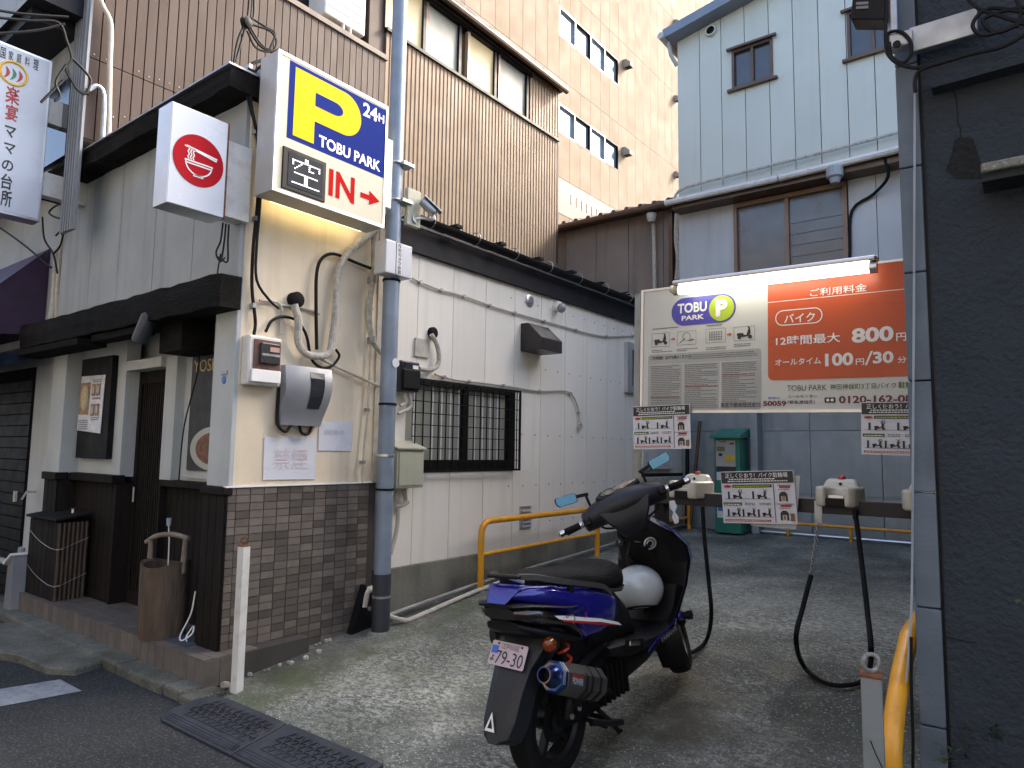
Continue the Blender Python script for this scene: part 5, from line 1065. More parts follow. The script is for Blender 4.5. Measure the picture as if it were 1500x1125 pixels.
M_or = mat('orange print', (.50,.07,.010), .4, var=.04); M_navy = mat('indigo print', (.055,.05,.34), .35, var=0); M_lime = mat('lime print', (.38,.5,.02), .35, var=0); M_wp = mat('white print', (.75,.74,.7), .4, var=0); M_dgreen = mat('dark green print', (.07,.11,.02), .5, var=0); M_maroon = mat('maroon print', (.13,.015,.03), .5, var=0); M_greyp = mat('grey print field', (.36,.37,.34), .5, var=.03)
ox0 = bp(1125,480).x; oz0 = (bp(1135,559).z+bp(1330,549).z)/2
MB().prism(rrect((0,YB-.002,0), UX, UZ, ox0, oz0, bx1-.02, bt+.1, .035)[12:]+[(ox0,YB-.002,bt-.006)][:0], (0,0,0)) if False else None
Pq = [(ox0, bt-.006), (bx1-.01, bt-.006), (bx1-.01, oz0)]+[(ox0+.035-.035*math.sin(R(a)), oz0+.035-.035*math.cos(R(a))) for a in range(0,91,15)]
MB().prism([(x,YB-.001,z) for x,z in Pq], (0,-.002,0)).obj('orange_field', M_or, T)
bt_('ご利用料金', (1187,435), (1270,415), M_wp, bold=.004, lift=.003)
zl = bp(1200,436).z; MB().box(ox0, bx1-.01, YB-.0045, YB-.003, zl-.002, zl+.002).obj('rule_line', M_wp, T)
a = bp(1136,478); b_ = bp(1205,452); zc_ = (bp(1136,466).z+bp(1205,462).z)/2; hh = (bp(1170,453).z-bp(1170,476).z)/2
o_ = rrect((0,YB-.0045,0), UX, UZ, a.x, zc_-hh, b_.x, zc_+hh, hh*.95); i_ = rrect((0,YB-.0045,0), UX, UZ, a.x+.006, zc_-hh+.006, b_.x-.006, zc_+hh-.006, hh*.95-.006)
MB().loft([o_, i_], cap=False).obj('pill_outline', M_wp, T)
bt_('バイク', (1149,474), (1194,457), M_wp, bold=.012, lift=.003)
bt_('12時間最大', (1137,507), (1231,487), M_wp, bold=.012, lift=.003); bt_('800', (1248,503), (1309,477), M_wp, bold=.035, lift=.003); bt_('円', (1313,500), (1328,487), M_wp, bold=.02, lift=.003)
bt_('オールタイム', (1136,536), (1203,523), M_wp, bold=.015, lift=.003); bt_('100', (1209,537), (1250,516), M_wp, bold=.035, lift=.003); bt_('円', (1254,535), (1266,525), M_wp, bold=.015, lift=.003); bt_('/', (1267,535), (1279,514), M_wp, lift=.003); bt_('30', (1279,533), (1309,514), M_wp, bold=.035, lift=.003); bt_('分', (1315,532), (1328,522), M_wp, bold=.015, lift=.003)
bt_('TOBU PARK', (1153,573), (1211,563), M_dgreen, lift=.001); bt_('神田神保町3丁目バイク', (1216,571), (1313,560), M_dgreen, lift=.001, bold=.006); bt_('駐輪場', (1316,569), (1348,558), M_dgreen, lift=.001, bold=.012)
bt_('コールセンター', (1154,583), (1197,578), M_ink, lift=.001, bold=.015); bt_('（緊急連絡先）', (1154,592), (1194,586), M_ink, lift=.001, bold=.01); bt_('0120-162-08', (1229,591), (1337,578), M_maroon, lift=.001, bold=.03)
a = bbox(1208,590,1224,582); MB().prism(rrect((0,YB-.002,0), UX, UZ, a[0], a[1], a[2], a[3], .006), (0,-.001,0)).obj('freephone_mark', M_ink, T)
for fx in (.3,.7): c = (a[0]+(a[2]-a[0])*fx, YB-.0035, (a[1]+a[3])/2); MB().prism(circ(c, UX, UZ, .009, 12), (0,-.0005,0)).obj('freephone_reel', M_wp, T)
bt_('東武不動産株式会社', (1056,597), (1115,589), M_ink, lift=.006); bt_('50059', (1118,595), (1152,587), M_maroon, lift=.001, bold=.04); bt_('管理No', (1125,585), (1143,581), mat('blue print', (.04,.12,.4), .5, var=0), lift=.001, bold=.01)
# pill logo
a = bp(984,455); b_ = bp(1078,452); zc_ = (bp(1031,433).z+bp(1031,475).z)/2; hh = (bp(1031,434).z-bp(1031,475).z)/2
MB().prism(rrect((0,YB-.001,0), UX, UZ, a.x, zc_-hh, b_.x, zc_+hh, hh*.99, 9), (0,-.002,0)).obj('logo_pill', M_navy, T)
cg = Vector((b_.x-hh+.0, YB-.0035, zc_)); MB().prism(circ(cg, UX, UZ, hh*.9, 32), (0,-.0015,0)).obj('logo_disc', M_lime, T)
text('P', (cg.x,YB-.0055,zc_), UX, UZ, (-hh*.4,-hh*.6,hh*.45,hh*.62), M_wp, T, bold=.06)
bt_('TOBU', (993,460), (1036,441), M_wp, lift=.004, bold=.03); bt_('PARK', (999,470), (1032,460), M_wp, lift=.004, bold=.03)
# procedure pictures
def scooter_icon(c, s, m, parent, Y, name='scooter_pictogram', flip=1):
    q = MB()
    def pg(P): q.prism([(c[0]+x*s*flip, Y, c[1]+z*s) for x,z in P], (0,-.0006,0))
    pg([(-.5,.12),(-.42,.2),(-.1,.2),(0,.06),(.15,.06),(.28,.5),(.2,.56),(.24,.6),(.36,.56),(.42,.2),(.34,-.02),(-.1,-.08),(-.44,0)])
    for x in (-.32,.38): q.prism(circ((c[0]+x*s*flip,Y,c[1]-.08*s), UX, UZ, .13*s, 12), (0,-.0008,0))
    return q.obj(name, m, parent, kind='stuff')
for k_, (x0,y0,x1,y1) in enumerate(((955,509,981,487),(992,506,1020,484),(1034,503,1063,480),(1075,500,1106,477))):
    a, b_ = bp(x0,y0), bp(x1,y1); o_ = [(a.x,a.z),(b_.x,a.z),(b_.x,b_.z),(a.x,b_.z)]; w_ = .002
    MB().loft([[(x,YB-.003,z) for x,z in o_], [(x+(w_ if x==a.x else -w_),YB-.003,z+(w_ if z==a.z else -w_)) for x,z in o_]], cap=False).obj('picture_frame', M_ink, T)
    cx, cz = (a.x+b_.x)/2, (a.z+b_.z)/2
    if k_ in (0,3): scooter_icon((cx,cz-.015), .1, M_ink, T, YB-.003)
    elif k_ == 2:
        g = MB()
        for i in range(6):
            for j in range(4): g.box(cx-.045+i*.016, cx-.045+i*.016+.009, YB-.004, YB-.003, cz-.03+j*.016, cz-.02+j*.016)
        g.obj('machine_drawing', M_ink2, T, kind='stuff')
    else: g = MB().torus((cx-.0,YB-.003,cz+.01),(0,1,0),.028,.0015,14,4); g.bar((cx-.05,YB-.003,cz-.03),(cx-.01,YB-.003,cz+.0),.006,.001); g.bar((cx+.02,YB-.003,cz-.02),(cx+.05,YB-.003,cz-.01),.02,.001); g.obj('hand_drawing', M_ink2, T, kind='stuff')
for x0, yy in ((983,497),(1065,490)):
    a = bp(x0,yy); L_ = .034; MB().prism([(a.x,YB-.003,a.z-.004),(a.x,YB-.003,a.z+.004),(a.x+L_*.5,YB-.003,a.z+.004),(a.x+L_*.5,YB-.003,a.z+.011),(a.x+L_,YB-.003,a.z),(a.x+L_*.5,YB-.003,a.z-.011),(a.x+L_*.5,YB-.003,a.z-.004)], (0,-.001,0)).obj('arrow', M_or, T)
a0, a1 = bp(949,600), bp(1115,516); gt_ = (bp(960,518).z+bp(1105,512).z)/2
P = rrect((0,YB-.001,0), UX, UZ, a0.x, bb_+.01, a1.x, gt_, .02); MB().prism(P, (0,-.0012,0)).obj('terms_field', M_greyp, T)
bt_('ご利用規約〔必ずお読みください〕', (954,528), (1012,519), M_ink, lift=.002, bold=.015)
def fine(name, x0, x1, z0, z1, n, m, Y, parent, h=.5, seed=1):
    rr_ = random.Random(seed); g = MB(); st_ = (z1-z0)/n
    for i in range(n):
        z = z1-(i+.5)*st_; x = x0; end = x1-(x1-x0)*rr_.choice([0,0,.02,.05,.3,.5])
        while x < end:
            l = rr_.uniform(.006,.02); e = min(x+l, end); g.box(x, e, Y-.0006, Y, z-st_*h/2, z+st_*h/2); x = e+rr_.uniform(.0015,.004)
    return g.obj(name, m, parent, kind='stuff')
cw_ = (a1.x-a0.x); zt0 = gt_-.075
for k_, (f0, f1) in enumerate(((.03,.31),(.35,.64),(.68,.965))):
    fine('fine_print', a0.x+cw_*f0, a0.x+cw_*f1, bb_+.02, zt0-.005, 24, M_ink2, YB-.0025, T, .42, k_); fine('fine_red_print', a0.x+cw_*f0, a0.x+cw_*f1, bb_+.02+.07*(k_+1), bb_+.035+.07*(k_+1), 1, M_red, YB-.0036, T, .35, k_+7)
    if k_: MB().box(a0.x+cw_*(f0-.021), a0.x+cw_*(f0-.017), YB-.0028, YB-.0022, bb_+.01, zt0).obj('column_rule', M_alu, T)
fine('fine_print', a0.x+cw_*.38, a1.x-.02, gt_-.05, gt_-.012, 3, M_ink2, YB-.0025, T, .42, 11); MB().box(a0.x+.01, a1.x-.01, YB-.0028, YB-.0022, zt0, zt0+.0015).obj('header_rule', M_alu, T)
for k_, (x0,yy,x1) in enumerate(((955,512,985),(992,510,1022),(1034,508,1064),(1075,503,1100))):
    a, b_ = bp(x0,yy+3), bp(x1,yy+1); fine('fine_print', a.x, b_.x, a.z-.012, a.z+.012, 2, M_ink2, YB-.0025, T, .4, 20+k_)
a, b_ = bp(956,483), bp(994,479); fine('fine_print', a.x, b_.x, a.z-.004, a.z+.01, 1, M_ink2, YB-.0025, T, .5, 31); a, b_ = bp(1035,478), bp(1058,474); fine('fine_print', a.x, b_.x, a.z-.004, a.z+.01, 1, M_ink2, YB-.0025, T, .5, 32)
ru = MB(); 
for px in (1268,1278,1300,1322): 
    a = bp(px, 445+random.uniform(-2,6)); ru.box(a.x, a.x+random.uniform(.02,.09), YB-.0045, YB-.0035, a.z, a.z+.0012)
ru.obj('sticker_edge', M_maroon, T, kind='stuff')
# fluorescent lamp over the board
F = thing('fluorescent_lamp', 'lit fluorescent tube lamp mounted along the top of the price board', 'lamp', (-1.4, YB-.1, bt)); F.rotation_euler = (0, BRL, 0)
YF = YB-.13; f0, f1 = at(990,423,Y=YF), at(1283,391,Y=YF); zf_ = (f0.z+f1.z)/2
MB().box(f0.x-.01, f1.x+.01, YF-.045, YF+.05, zf_+.028, zf_+.058).obj('housing', M_alu, F, bevel=.012, seg=3)
MB().tube([(f0.x+.025,YF,zf_-.006),(f1.x-.03,YF,zf_-.006)], .029, 16).obj('tube', mat('lit fluorescent tube', (.9,.9,.85), .3, var=0, emis=1.5, ecol=(1,.97,.88)), F, smooth=True)
M_cap = mat('yellowed lamp cap', (.5,.42,.25), .4)
MB().tube([(f0.x-.012,YF,zf_-.006),(f0.x+.025,YF,zf_-.006)], .032, 14).obj('end_cap', M_cap, F, smooth=True); MB().tube([(f1.x-.03,YF,zf_-.006),(f1.x+.008,YF,zf_-.006)], .034, 14).obj('end_cap', M_alu, F, smooth=True)
MB().tube([(f0.x+.02,YF+.01,zf_-.01),(f0.x-.04,YF+.03,zf_+.006),(f0.x-.055,YF+.06,zf_+.035)], .018, 10, smooth=3).obj('cable_sleeve', M_conduit, F, smooth=True)
for x in (f0.x+.25, f1.x-.25): MB().box(x-.02,x+.02,YF+.05,YB+.0-.009,zf_+.03,zf_+.05).obj('bracket', M_galv, F)

# ------------------------------------------------------------------ instruction notices (A3 laminated sheets)
def usage_notice(label, o, u, w=.42, h=.30, tilt=0, v=None):
    o = Vector(o); u = Vector(u).normalized(); n_ = Vector((u.y, -u.x, 0)); v = Matrix.Rotation(R(tilt), 3, n_) @ UZ if tilt else UZ.copy(); u = (Matrix.Rotation(R(tilt), 3, n_) @ u) if tilt else u
    n_ = u.cross(v)
    t = thing('usage_notice', label, 'notice', tuple(o), 'laminated usage notices of the parking yard')
    def rect(x0, z0, x1, z1, m, name, l=.001, kind=None): return MB().prism([o+u*x0*w+v*z0*h+n_*l, o+u*x1*w+v*z0*h+n_*l, o+u*x1*w+v*z1*h+n_*l, o+u*x0*w+v*z1*h+n_*l], n_*.0008).obj(name, m, t, kind=kind)
    rect(0,0,1,1,M_paper,'sheet',-.003); rect(.01,.77,.99,.985,M_ink,'header_band')
    def tx(s, b, m, **k): return text(s, o, u, v, (b[0]*w, b[1]*h, b[2]*w, b[3]*h), m, t, lift=k.pop('lift', .0025), **k)
    tx('正しく使おう！バイク駐輪場', (.07,.87,.92,.965), M_wp, bold=.008)
    def dash(x0,z0,x1,m,seed,hh=.018,l=.002):
        r2 = random.Random(seed); g = MB(); x = x0
        while x < x1: e = min(x1, x+r2.uniform(.015,.04)); g.prism([o+u*x*w+v*z0*h+n_*l, o+u*e*w+v*z0*h+n_*l, o+u*e*w+v*(z0+hh)*h+n_*l, o+u*x*w+v*(z0+hh)*h+n_*l], n_*.0005); x = e+.008
        g.obj('fine_print', m, t, kind='stuff')
    dash(.12,.835,.75,M_wp,1,.02,.003); dash(.1,.795,.92,M_wp,2,.02,.003)
    rect(.72,.02,.728,.76,M_ink,'rule_line'); rect(.73,.37,.98,.378,M_ink,'rule_line')
    MB().prism([o+u*(.09+.055*math.cos(a))*w+v*(.71+.025*math.sin(a))*h+n_*.001 for a in [2*math.pi*i/16 for i in range(16)]], n_*.0008).obj('red_oval', M_red, t)
    rect(.16,.685,.70,.74,M_ink,'caption_band'); dash(.18,.70,.68,M_lime,4,.02,.003); rect(.02,.34,.28,.40,M_dgreen,'caption_band'); dash(.04,.355,.26,M_wp,5,.015,.003)
    dash(.32,.38,.46,M_ink,6,.012); dash(.32,.35,.46,M_ink,7,.012); dash(.52,.38,.68,M_ink,8,.012); dash(.52,.35,.68,M_ink,9,.012)
    ic = MB()
    def P(pts): ic.prism([o+u*x*w+v*z*h+n_*.001 for x,z in pts], n_*.0006)
    def scoot(cx, cz, s):
        hs = s*w/h
        P([(cx+x*s, cz+z*hs) for x,z in [(-.5,.12),(-.42,.2),(-.1,.2),(0,.06),(.15,.06),(.28,.5),(.2,.56),(.24,.6),(.36,.56),(.42,.2),(.34,-.02),(-.1,-.08),(-.44,0)]])
        for x in (-.32,.38): P([(cx+x*s+.14*s*math.cos(a), cz-.1*hs+.14*hs*math.sin(a)) for a in [2*math.pi*i/12 for i in range(12)]])
    def ring(cx, cz, r): 
        for i in range(12):
            a, b_ = 2*math.pi*i/12, 2*math.pi*(i+1)/12; hs = w/h
            P([(cx+r*math.cos(a),cz+r*hs*math.sin(a)),(cx+r*math.cos(b_),cz+r*hs*math.sin(b_)),(cx+r*.72*math.cos(b_),cz+r*.72*hs*math.sin(b_)),(cx+r*.72*math.cos(a),cz+r*.72*hs*math.sin(a))])
    def cross(cx, cz, r):
        hs = w/h; k_ = r*.3
        P([(cx-r,cz-r*hs),(cx-r+k_,cz-r*hs),(cx+r,cz+r*hs),(cx+r-k_,cz+r*hs)]); P([(cx-r,cz+r*hs),(cx-r+k_,cz+r*hs),(cx+r,cz-r*hs),(cx+r-k_,cz-r*hs)])
    for cx, kind_ in ((.22,'o'),(.56,'x')): scoot(cx, .51, .13); (ring if kind_ == 'o' else cross)(cx+.045, .61, .028); P([(cx-.13,.47),(cx-.105,.47),(cx-.105,.61),(cx-.13,.61)])
    P([(.04,.465),(.68,.465),(.68,.472),(.04,.472)])
    for cx, kind_ in ((.19,'o'),(.40,'x'),(.61,'x')): scoot(cx, .175, .12); (ring if kind_ == 'o' else cross)(cx+.04, .265, .025); P([(cx-.12,.13),(cx-.095,.13),(cx-.095,.27),(cx-.12,.27)])
    P([(.04,.125),(.70,.125),(.70,.132),(.04,.132)])
    for z in (.42,.07):
        P([(.79,z),(.79,z+.13),(.82,z+.18),(.87,z+.18),(.90,z+.13),(.90,z),(.875,z),(.875,z+.10),(.815,z+.10),(.815,z)])
    ic.obj('pictograms', M_ink, t, kind='stuff')
    for z in (.67,.32): rect(.80,z-.0,.94,z+.035,M_red,'red_caption',.001); dash(.78,z+.045,.95,M_ink,10,.014); dash(.78,z-.03,.93,M_red,11,.012)
    rect(.83,.435,.865,.52,mat('orange photo print', (.35,.17,.04), .5, var=.3, vs=60),'ticket_photo',.002); rect(.83,.085,.86,.16,mat('orange photo print', (.35,.17,.04)),'ticket_photo',.002); rect(.92,.06,.975,.2,mat('brown photo print', (.2,.11,.05), .5, var=.7, vs=60),'hand_photo',.002)
    rect(.03,.04,.66,.075,M_red,'footer_band'); dash(.05,.05,.64,M_wp,12,.012,.003)
    return t
b1 = at(928,658,Y=YB-.03); usage_notice('laminated usage notice taped to the lower left corner of the price board', (b1.x, YB-.03, b1.z), (1,0,0), .425, .30, 1)
b3 = at(1262,668,Y=YB-.03); usage_notice('laminated usage notice hanging at the lower right of the price board, cut by the wall', (b3.x, YB-.03, b3.z+.01), (1,0,0), .43, .30, -1)
YM = 4.13; b2 = at(1060,766,Y=YM-.06); usage_notice('laminated usage notice hanging low on the dark lock rail between two lock heads', (b2.x, YM-.06, b2.z+.0), (1,0,0), .42, .30, 3)
MB().prism([at(px,py,Y=YM-.045) for px,py in ((1100,694),(1172,697),(1166,776),(1100,770))], (0,.002,0)).obj('backing_sheet', mat('clear grey laminate', (.4,.43,.45), .2), None, label='bare laminated sheet showing behind the low usage notice', cat='sheet')

# ------------------------------------------------------------------ lock rail with lock heads
zr = (at(1300,739,Y=YM).z+at(1040,722,Y=YM).z)/2
LR = thing('lock_rail', 'dark horizontal steel rail carrying the white motorcycle lock heads', 'rail', (-1.3, YM, .5))
MB().box(-2.05, -.295, YM, YM+.10, zr-.075, zr).obj('rail_beam', mat('dark steel beam', (.02,.02,.022), .5, .2, dirt=.3, ds=10), LR, bevel=.004); MB().box(-2.05,-.30,YM+.002,YM+.098,zr+.001,zr+.004).obj('rail_top_strip', mat('brownish galvanised strip', (.2,.17,.16), .55, .3, var=.2, vs=10), LR)
MB().box(-2.02,-1.95,YM+.015,YM+.085,gz(YM)-.02,zr-.076).obj('rail_post', M_frame_bk, LR)
MB().tube([(-2.2,YM+.08,zr-.04),(-2.05,YM+.05,zr-.05),(-1.95,YM+.02,zr-.09)], .012, 8, smooth=3).obj('rail_cable', M_cable, LR)
M_lock = mat('cream lock plastic', (.52,.50,.42), .38, var=.05, dirt=.2, ds=14, dcol=(.25,.2,.15), coat=.2)
def lock_head(label, px, py, yaw=0):
    c = at(px, py, Y=YM+.03); t = thing('motorcycle_lock', label, 'motorcycle lock', (c.x, c.y, zr), 'motorcycle locks on the rail')
    Mx = Matrix.Translation((c.x, YM+.04, zr+.004)) @ Matrix.Rotation(R(yaw), 4, 'Z')
    Mx = Mx @ Matrix.Translation((0,0,-.035))
    U_ = [(-.115,.09),(-.115,-.02),(-.10,-.085),(-.07,-.11),(-.045,-.10),(-.042,-.03),(-.025,-.0),(.025,-.0),(.042,-.03),(.045,-.10),(.07,-.11),(.10,-.085),(.115,-.02),(.115,.09),(.085,.12),(-.085,.12)]
    MB().prism([(x,y,0) for x,y in U_], (0,0,.105)).xf(Mx).obj('housing', M_lock, t, bevel=.016, seg=3, smooth=True)
    m_ = MB().loft([[(-.10,.035,.09),(.10,.035,.09),(.10,.115,.09),(-.10,.115,.09)], [(-.075,.06,.145),(.075,.06,.145),(.075,.11,.148),(-.075,.11,.148)]]); m_.xf(Mx).obj('hump', M_lock, t, bevel=.018, seg=3, smooth=True)
    MB().box(-.04,.04,-.075,-.004,.004,.06).xf(Mx).obj('latch_plate', M_alu, t, bevel=.003); MB().box(-.048,.048,-.10,-.077,.0,.045).xf(Mx).obj('front_clasp', M_frame_bk, t, bevel=.004)
    MB().lathe([(.022,0),(.02,.012),(.01,.02)], (0,.085,.146), (0,0,1), 12).xf(Mx).obj('red_lamp', mat('red lamp lens', (.35,.02,.02), .2, coat=.5), t, smooth=True); MB().lathe([(.009,0),(.008,.004)], (0,.045,.118), (0,-1,.6), 10).xf(Mx).obj('keyhole', M_black, t)
    MB().box(-.085,.085,-.06,.07,-.078,.0).xf(Mx).obj('mount_bracket', M_frame_bk, t, bevel=.003) if False else None
    return t
lock_head('cream lock unit with a red lamp beside the scooter handlebar', 1010, 712, -12)
lock_head('cream lock unit with a red lamp above the hanging hose loop', 1228, 722, 0)
lock_head('cream lock unit half hidden behind the dark wall corner', 1358, 722, 0)
# hoses and chain
def gp_(px, py, h=.02):
    p = at(px, py, Z=.2)
    for _ in range(6): p = at(px, py, Z=gz(p.y)+h)
    return p
HS = thing('lock_hose', 'long black hose with a chain at one end, hanging from the rail in a loop', 'hose', (-1.2, 4.0, .3))
P = [at(1188,843,Y=3.98), at(1176,890,Y=3.85), at(1166,935,Y=3.7), gp_(1175,972,.06), gp_(1198,995), gp_(1225,1004), gp_(1258,1000), gp_(1272,985,.03), at(1276,955,Y=3.55), at(1271,900,Y=3.75), at(1263,830,Y=3.95), at(1254,758,Y=YM-.02)]
MB().tube(P, .0125, 10, smooth=6).obj('hose_sleeve', M_rubber, HS, smooth=True)
c0, c1 = at(1198,742,Y=YM-.02), at(1188,843,Y=3.98); n = 15
MB().box(c0.x-.02,c0.x+.02,YM-.012,YM-.004,c0.z-.10,c0.z+.03).obj('hanger_plate', M_galv, HS)
lkm = [MB().tube([(math.cos(t_)*.009, 0, math.sin(t_)*.017) if k_ == 0 else (0, math.cos(t_)*.009, math.sin(t_)*.017) for t_ in [2*math.pi*i/12 for i in range(13)]], .0028, 6, cap=False).mesh('chain_link', M_galv) for k_ in (0,1)]
for i in range(n): 
    f = (i+.5)/n; f2 = .0+f; s_ = c0+Vector((0,0,-.10)); q = s_.lerp(c1, f2); piece('chain_link', lkm[i%2], HS, q)
MB().lathe([(.014,0),(.014,.05)], at(1253,752,Y=YM-.03)-Vector((0,0,.03)), (0,0,1), 10).obj('hose_socket', M_frame_bk, HS)
H2 = thing('lock_hose', 'black hose dropping from the rail to the front wheel of the scooter', 'hose', (-1.8, 4.0, .3))
P = [at(1029,742,Y=YM-.02), at(1032,790,Y=4.08), at(1038,850,Y=4.02), at(1042,900,Y=3.98), gp_(1036,935,.04), gp_(1022,951,.04), gp_(1006,956,.06), gp_(985,950,.1)]
MB().tube(P, .0125, 10, smooth=6).obj('hose_sleeve', M_rubber, H2, smooth=True)
KT = thing('key_tag', 'white dangling key tag hanging under the lock rail by the handlebar', 'tag', tuple(at(985,738,Y=4.0))); MB().prism([at(px,py,Y=3.98) for px,py in ((980,734),(987,733),(992,742),(989,750),(994,758),(994,766),(988,768),(984,758),(986,750),(981,744))], (0,.006,0)).obj('tag_plate', M_paper, KT, bevel=.002)
# dark posts and handrail in the far left corner
t = thing('corner_rods', 'dark rods and a black handrail in the far left corner under the price board', 'rods', (-4.0,9.0,.5))
MB().tube([(-3.95,9.1,.5),(-3.93,9.1,1.9)], .03, 8).obj('rod', M_frame_bk, t); MB().tube([(-3.88,9.05,.5),(-3.75,9.1,1.9)], .025, 8).obj('rod', M_frame_br, t); MB().tube([(-4.02,7.9,1.18),(-4.02,9.1,1.17)], .022, 8).obj('handrail', M_black, t)
MB().box(-4.095,-4.05,8.0,8.9,1.25,2.2).obj('white_panel', M_dwhite, t)

# ------------------------------------------------------------------ ticket machine
G = thing('ticket_machine', 'green parking ticket machine with a sloping hood against the grey back wall', 'ticket machine', (-3.4, 8.9, .47))
YT = 8.85; a, b_ = at(1046,640,Y=YT), at(1086,775,Y=YT); gx0, gx1 = a.x, b_.x; gz1 = at(1050,640,Y=YT).z; M_gr = mat('green enamel', (.012,.17,.12), .4, var=.06, coat=.2)
MB().box(gx0, gx1, YT, YT+.3, .45, gz1).obj('cabinet', M_gr, G, bevel=.01); MB().prism([(gx0-.03,YT-.08,gz1-.02),(gx0-.03,YT-.08,gz1+.02),(gx0-.03,YT+.3,gz1+.12),(gx0-.03,YT+.3,gz1-.0)], (gx1-gx0+.06,0,0)).obj('hood', M_gr, G, bevel=.006)
def mq(px0,py0,px1,py1,m,name,l=.004): a = at(px0,py1,Y=YT); b_ = at(px1,py0,Y=YT); return MB().box(a.x, b_.x, YT-l, YT-l+.003, a.z, b_.z).obj(name, m, G)
mq(1049,645,1077,683,M_greyp,'face_plate'); mq(1062,667,1076,676,mat('yellow label', (.55,.36,.02), .5),'yellow_label',.007); mq(1050,654,1062,661,mat('brass label', (.2,.17,.08), .5),'brass_label',.007); mq(1069,649,1075,651,M_ink,'coin_slot',.007); mq(1053,664,1058,668,M_ink,'button_row',.007); mq(1050,684,1078,691,M_ink,'black_notice',.005); mq(1050,692,1078,703,M_paper,'white_notice',.005); mq(1051,739,1062,758,M_paper,'small_sticker',.005); mq(1052,741,1061,748,mat('blue label', (.05,.15,.4), .5),'sticker_print',.008)
MB().tube([(gx0+.07,YT-.007,gz1-.06),(gx0+.16,YT-.007,gz1-.06)], .006, 5).obj('red_text_row', M_red, G)
dct = MB().box(gx1+.05,gx1+.14,9.1,9.29,.45,2.1).obj('grey_duct', M_backw); dct['label'] = 'grey rectangular duct standing behind the ticket machine'; dct['category'] = 'duct'
# weeds
M_leaf = mat('weed leaf', (.05,.09,.03), .55, var=.3, vs=30); M_leafd = mat('dark vine leaf', (.02,.035,.028), .6, var=.3, vs=30)
def weed(label, px, py, Y, n, size, m, spread=1.6, up=1.0, wall=False):
    c = at(px, py, Y=Y); t = thing('weed', label, 'weed', tuple(c)); st_ = MB(); lm = MB().add([(0,0,0),(.25,.12,.03),(.6,.13,.04),(1,0,-.05),(.6,-.13,.04),(.25,-.12,.03)], [(0,1,2,3),(0,3,4,5)]).mesh('leaf', m)
    for i in range(n):
        a = random.uniform(-1,1)*spread; h = size*random.uniform(.2,1.4)*up; d = Vector((math.sin(a)*size*.5, -abs(random.uniform(.02,.4))*size, h)); st_.tube([c, c+d], .0015, 4)
        o = piece('leaf', lm, t, c+d, rot=(random.uniform(-.5,.5), random.uniform(-.7,.3), random.uniform(-3.1,.2))); o.scale = (size*.7,)*3
    st_.obj('stem', m, t, kind='stuff')
weed('small bright green weed sprouting at the foot of the dark wall', 1383, 1118, 2.56, 9, .045, M_leaf)
weed('dark trailing vine leaves low on the dark wall at the right edge', 1465, 1085, 2.57, 12, .05, M_leafd, 1.5, .6)
weed('row of dark vine leaves on the dark wall left of the trailing vine', 1415, 1110, 2.58, 8, .04, M_leafd, .5, 1.6)
weed('single pointed green leaf entering from the right edge', 1500, 885, 2.4, 2, .07, M_leaf, .5, .2)
weed('tiny weed growing at the corner of the tiled step', 300, 992, 2.2, 6, .02, M_leaf)
# ------------------------------------------------------------------ motor scooter (local axes: x right, y forward, z up)
BO = Vector((-1.75, 2.62, .065)); BM = Matrix.Rotation(R(-1), 3, 'Z') @ Matrix.Rotation(R(6), 3, 'X') @ Matrix.Rotation(R(-4), 3, 'Y')
K = thing('motor_scooter', 'blue and black motor scooter parked on the concrete with its handlebar turned left', 'scooter', tuple(BO)); K.rotation_euler = BM.to_euler()
BI = BM.inverted()
def kl(px, py, b):
    "point in the scooter's own frame on its plane x = b"
    d = at(px, py, Y=50)-EYE; o = BI @ (EYE-BO); d = BI @ d; return o + d*((b-o.x)/d.x)
M_blu = mat('deep blue metallic paint', (.012,.012,.22), .22, .35, var=.03, coat=1)
M_bp = mat('matt black body plastic', (.005,.005,.006), .5, spec=.3, var=.1, bump=.08, bs=300)
M_dash = mat('dark slate plastic', (.010,.012,.017), .45, spec=.4, var=.1, bump=.06, bs=300)
M_tyre = mat('tyre rubber', (.006,.006,.006), .85, spec=.2, var=.2, bump=.3, bs=120)
M_eng = mat('oily engine metal', (.005,.005,.005), .65, .1, spec=.2, var=.4, vs=20, bump=.3, bs=60)
M_chr = mat('chrome', (.6,.6,.62), .15, 1, var=.03)
def seatmat():
    m = mat('mesh seat cover', (.004,.004,.0045), .8, spec=.2, var=.05); t = m.node_tree; b = t.nodes['Principled BSDF']; v = t.nodes.new('ShaderNodeTexVoronoi'); v.inputs['Scale'].default_value = 130; v.inputs['Randomness'].default_value = 0
    tc = t.nodes.new('ShaderNodeTexCoord'); t.links.new(tc.outputs['Object'], v.inputs[0]); bp = t.nodes.new('ShaderNodeBump'); bp.inputs['Distance'].default_value = .004; bp.inputs['Strength'].default_value = 1; t.links.new(v.outputs[0], bp.inputs['Height']); t.links.new(bp.outputs[0], b.inputs['Normal'])
    return m
M_seat = seatmat()
def wp(p):
    "longer, lower nose: stretches the body forward of the rear axle"
    p.z += (.03-.086*p.y)*min(1, max(0, p.z/.4)); p.y = p.y*1.165 if p.y > 0 else p.y; return p
def kpart(mb, name, m, parent=None, raw=False, **k):
    k.setdefault('smooth', True)
    if not raw:
        for p in mb.v: wp(p)
    return mb.obj(name, m, parent or K, local=True, **k)
def ktext(*a, raw=False, **k):
    o = text(*a, local=True, **k)
    if not raw:
        for v in o.data.vertices: v.co = wp(v.co.copy())
    return o
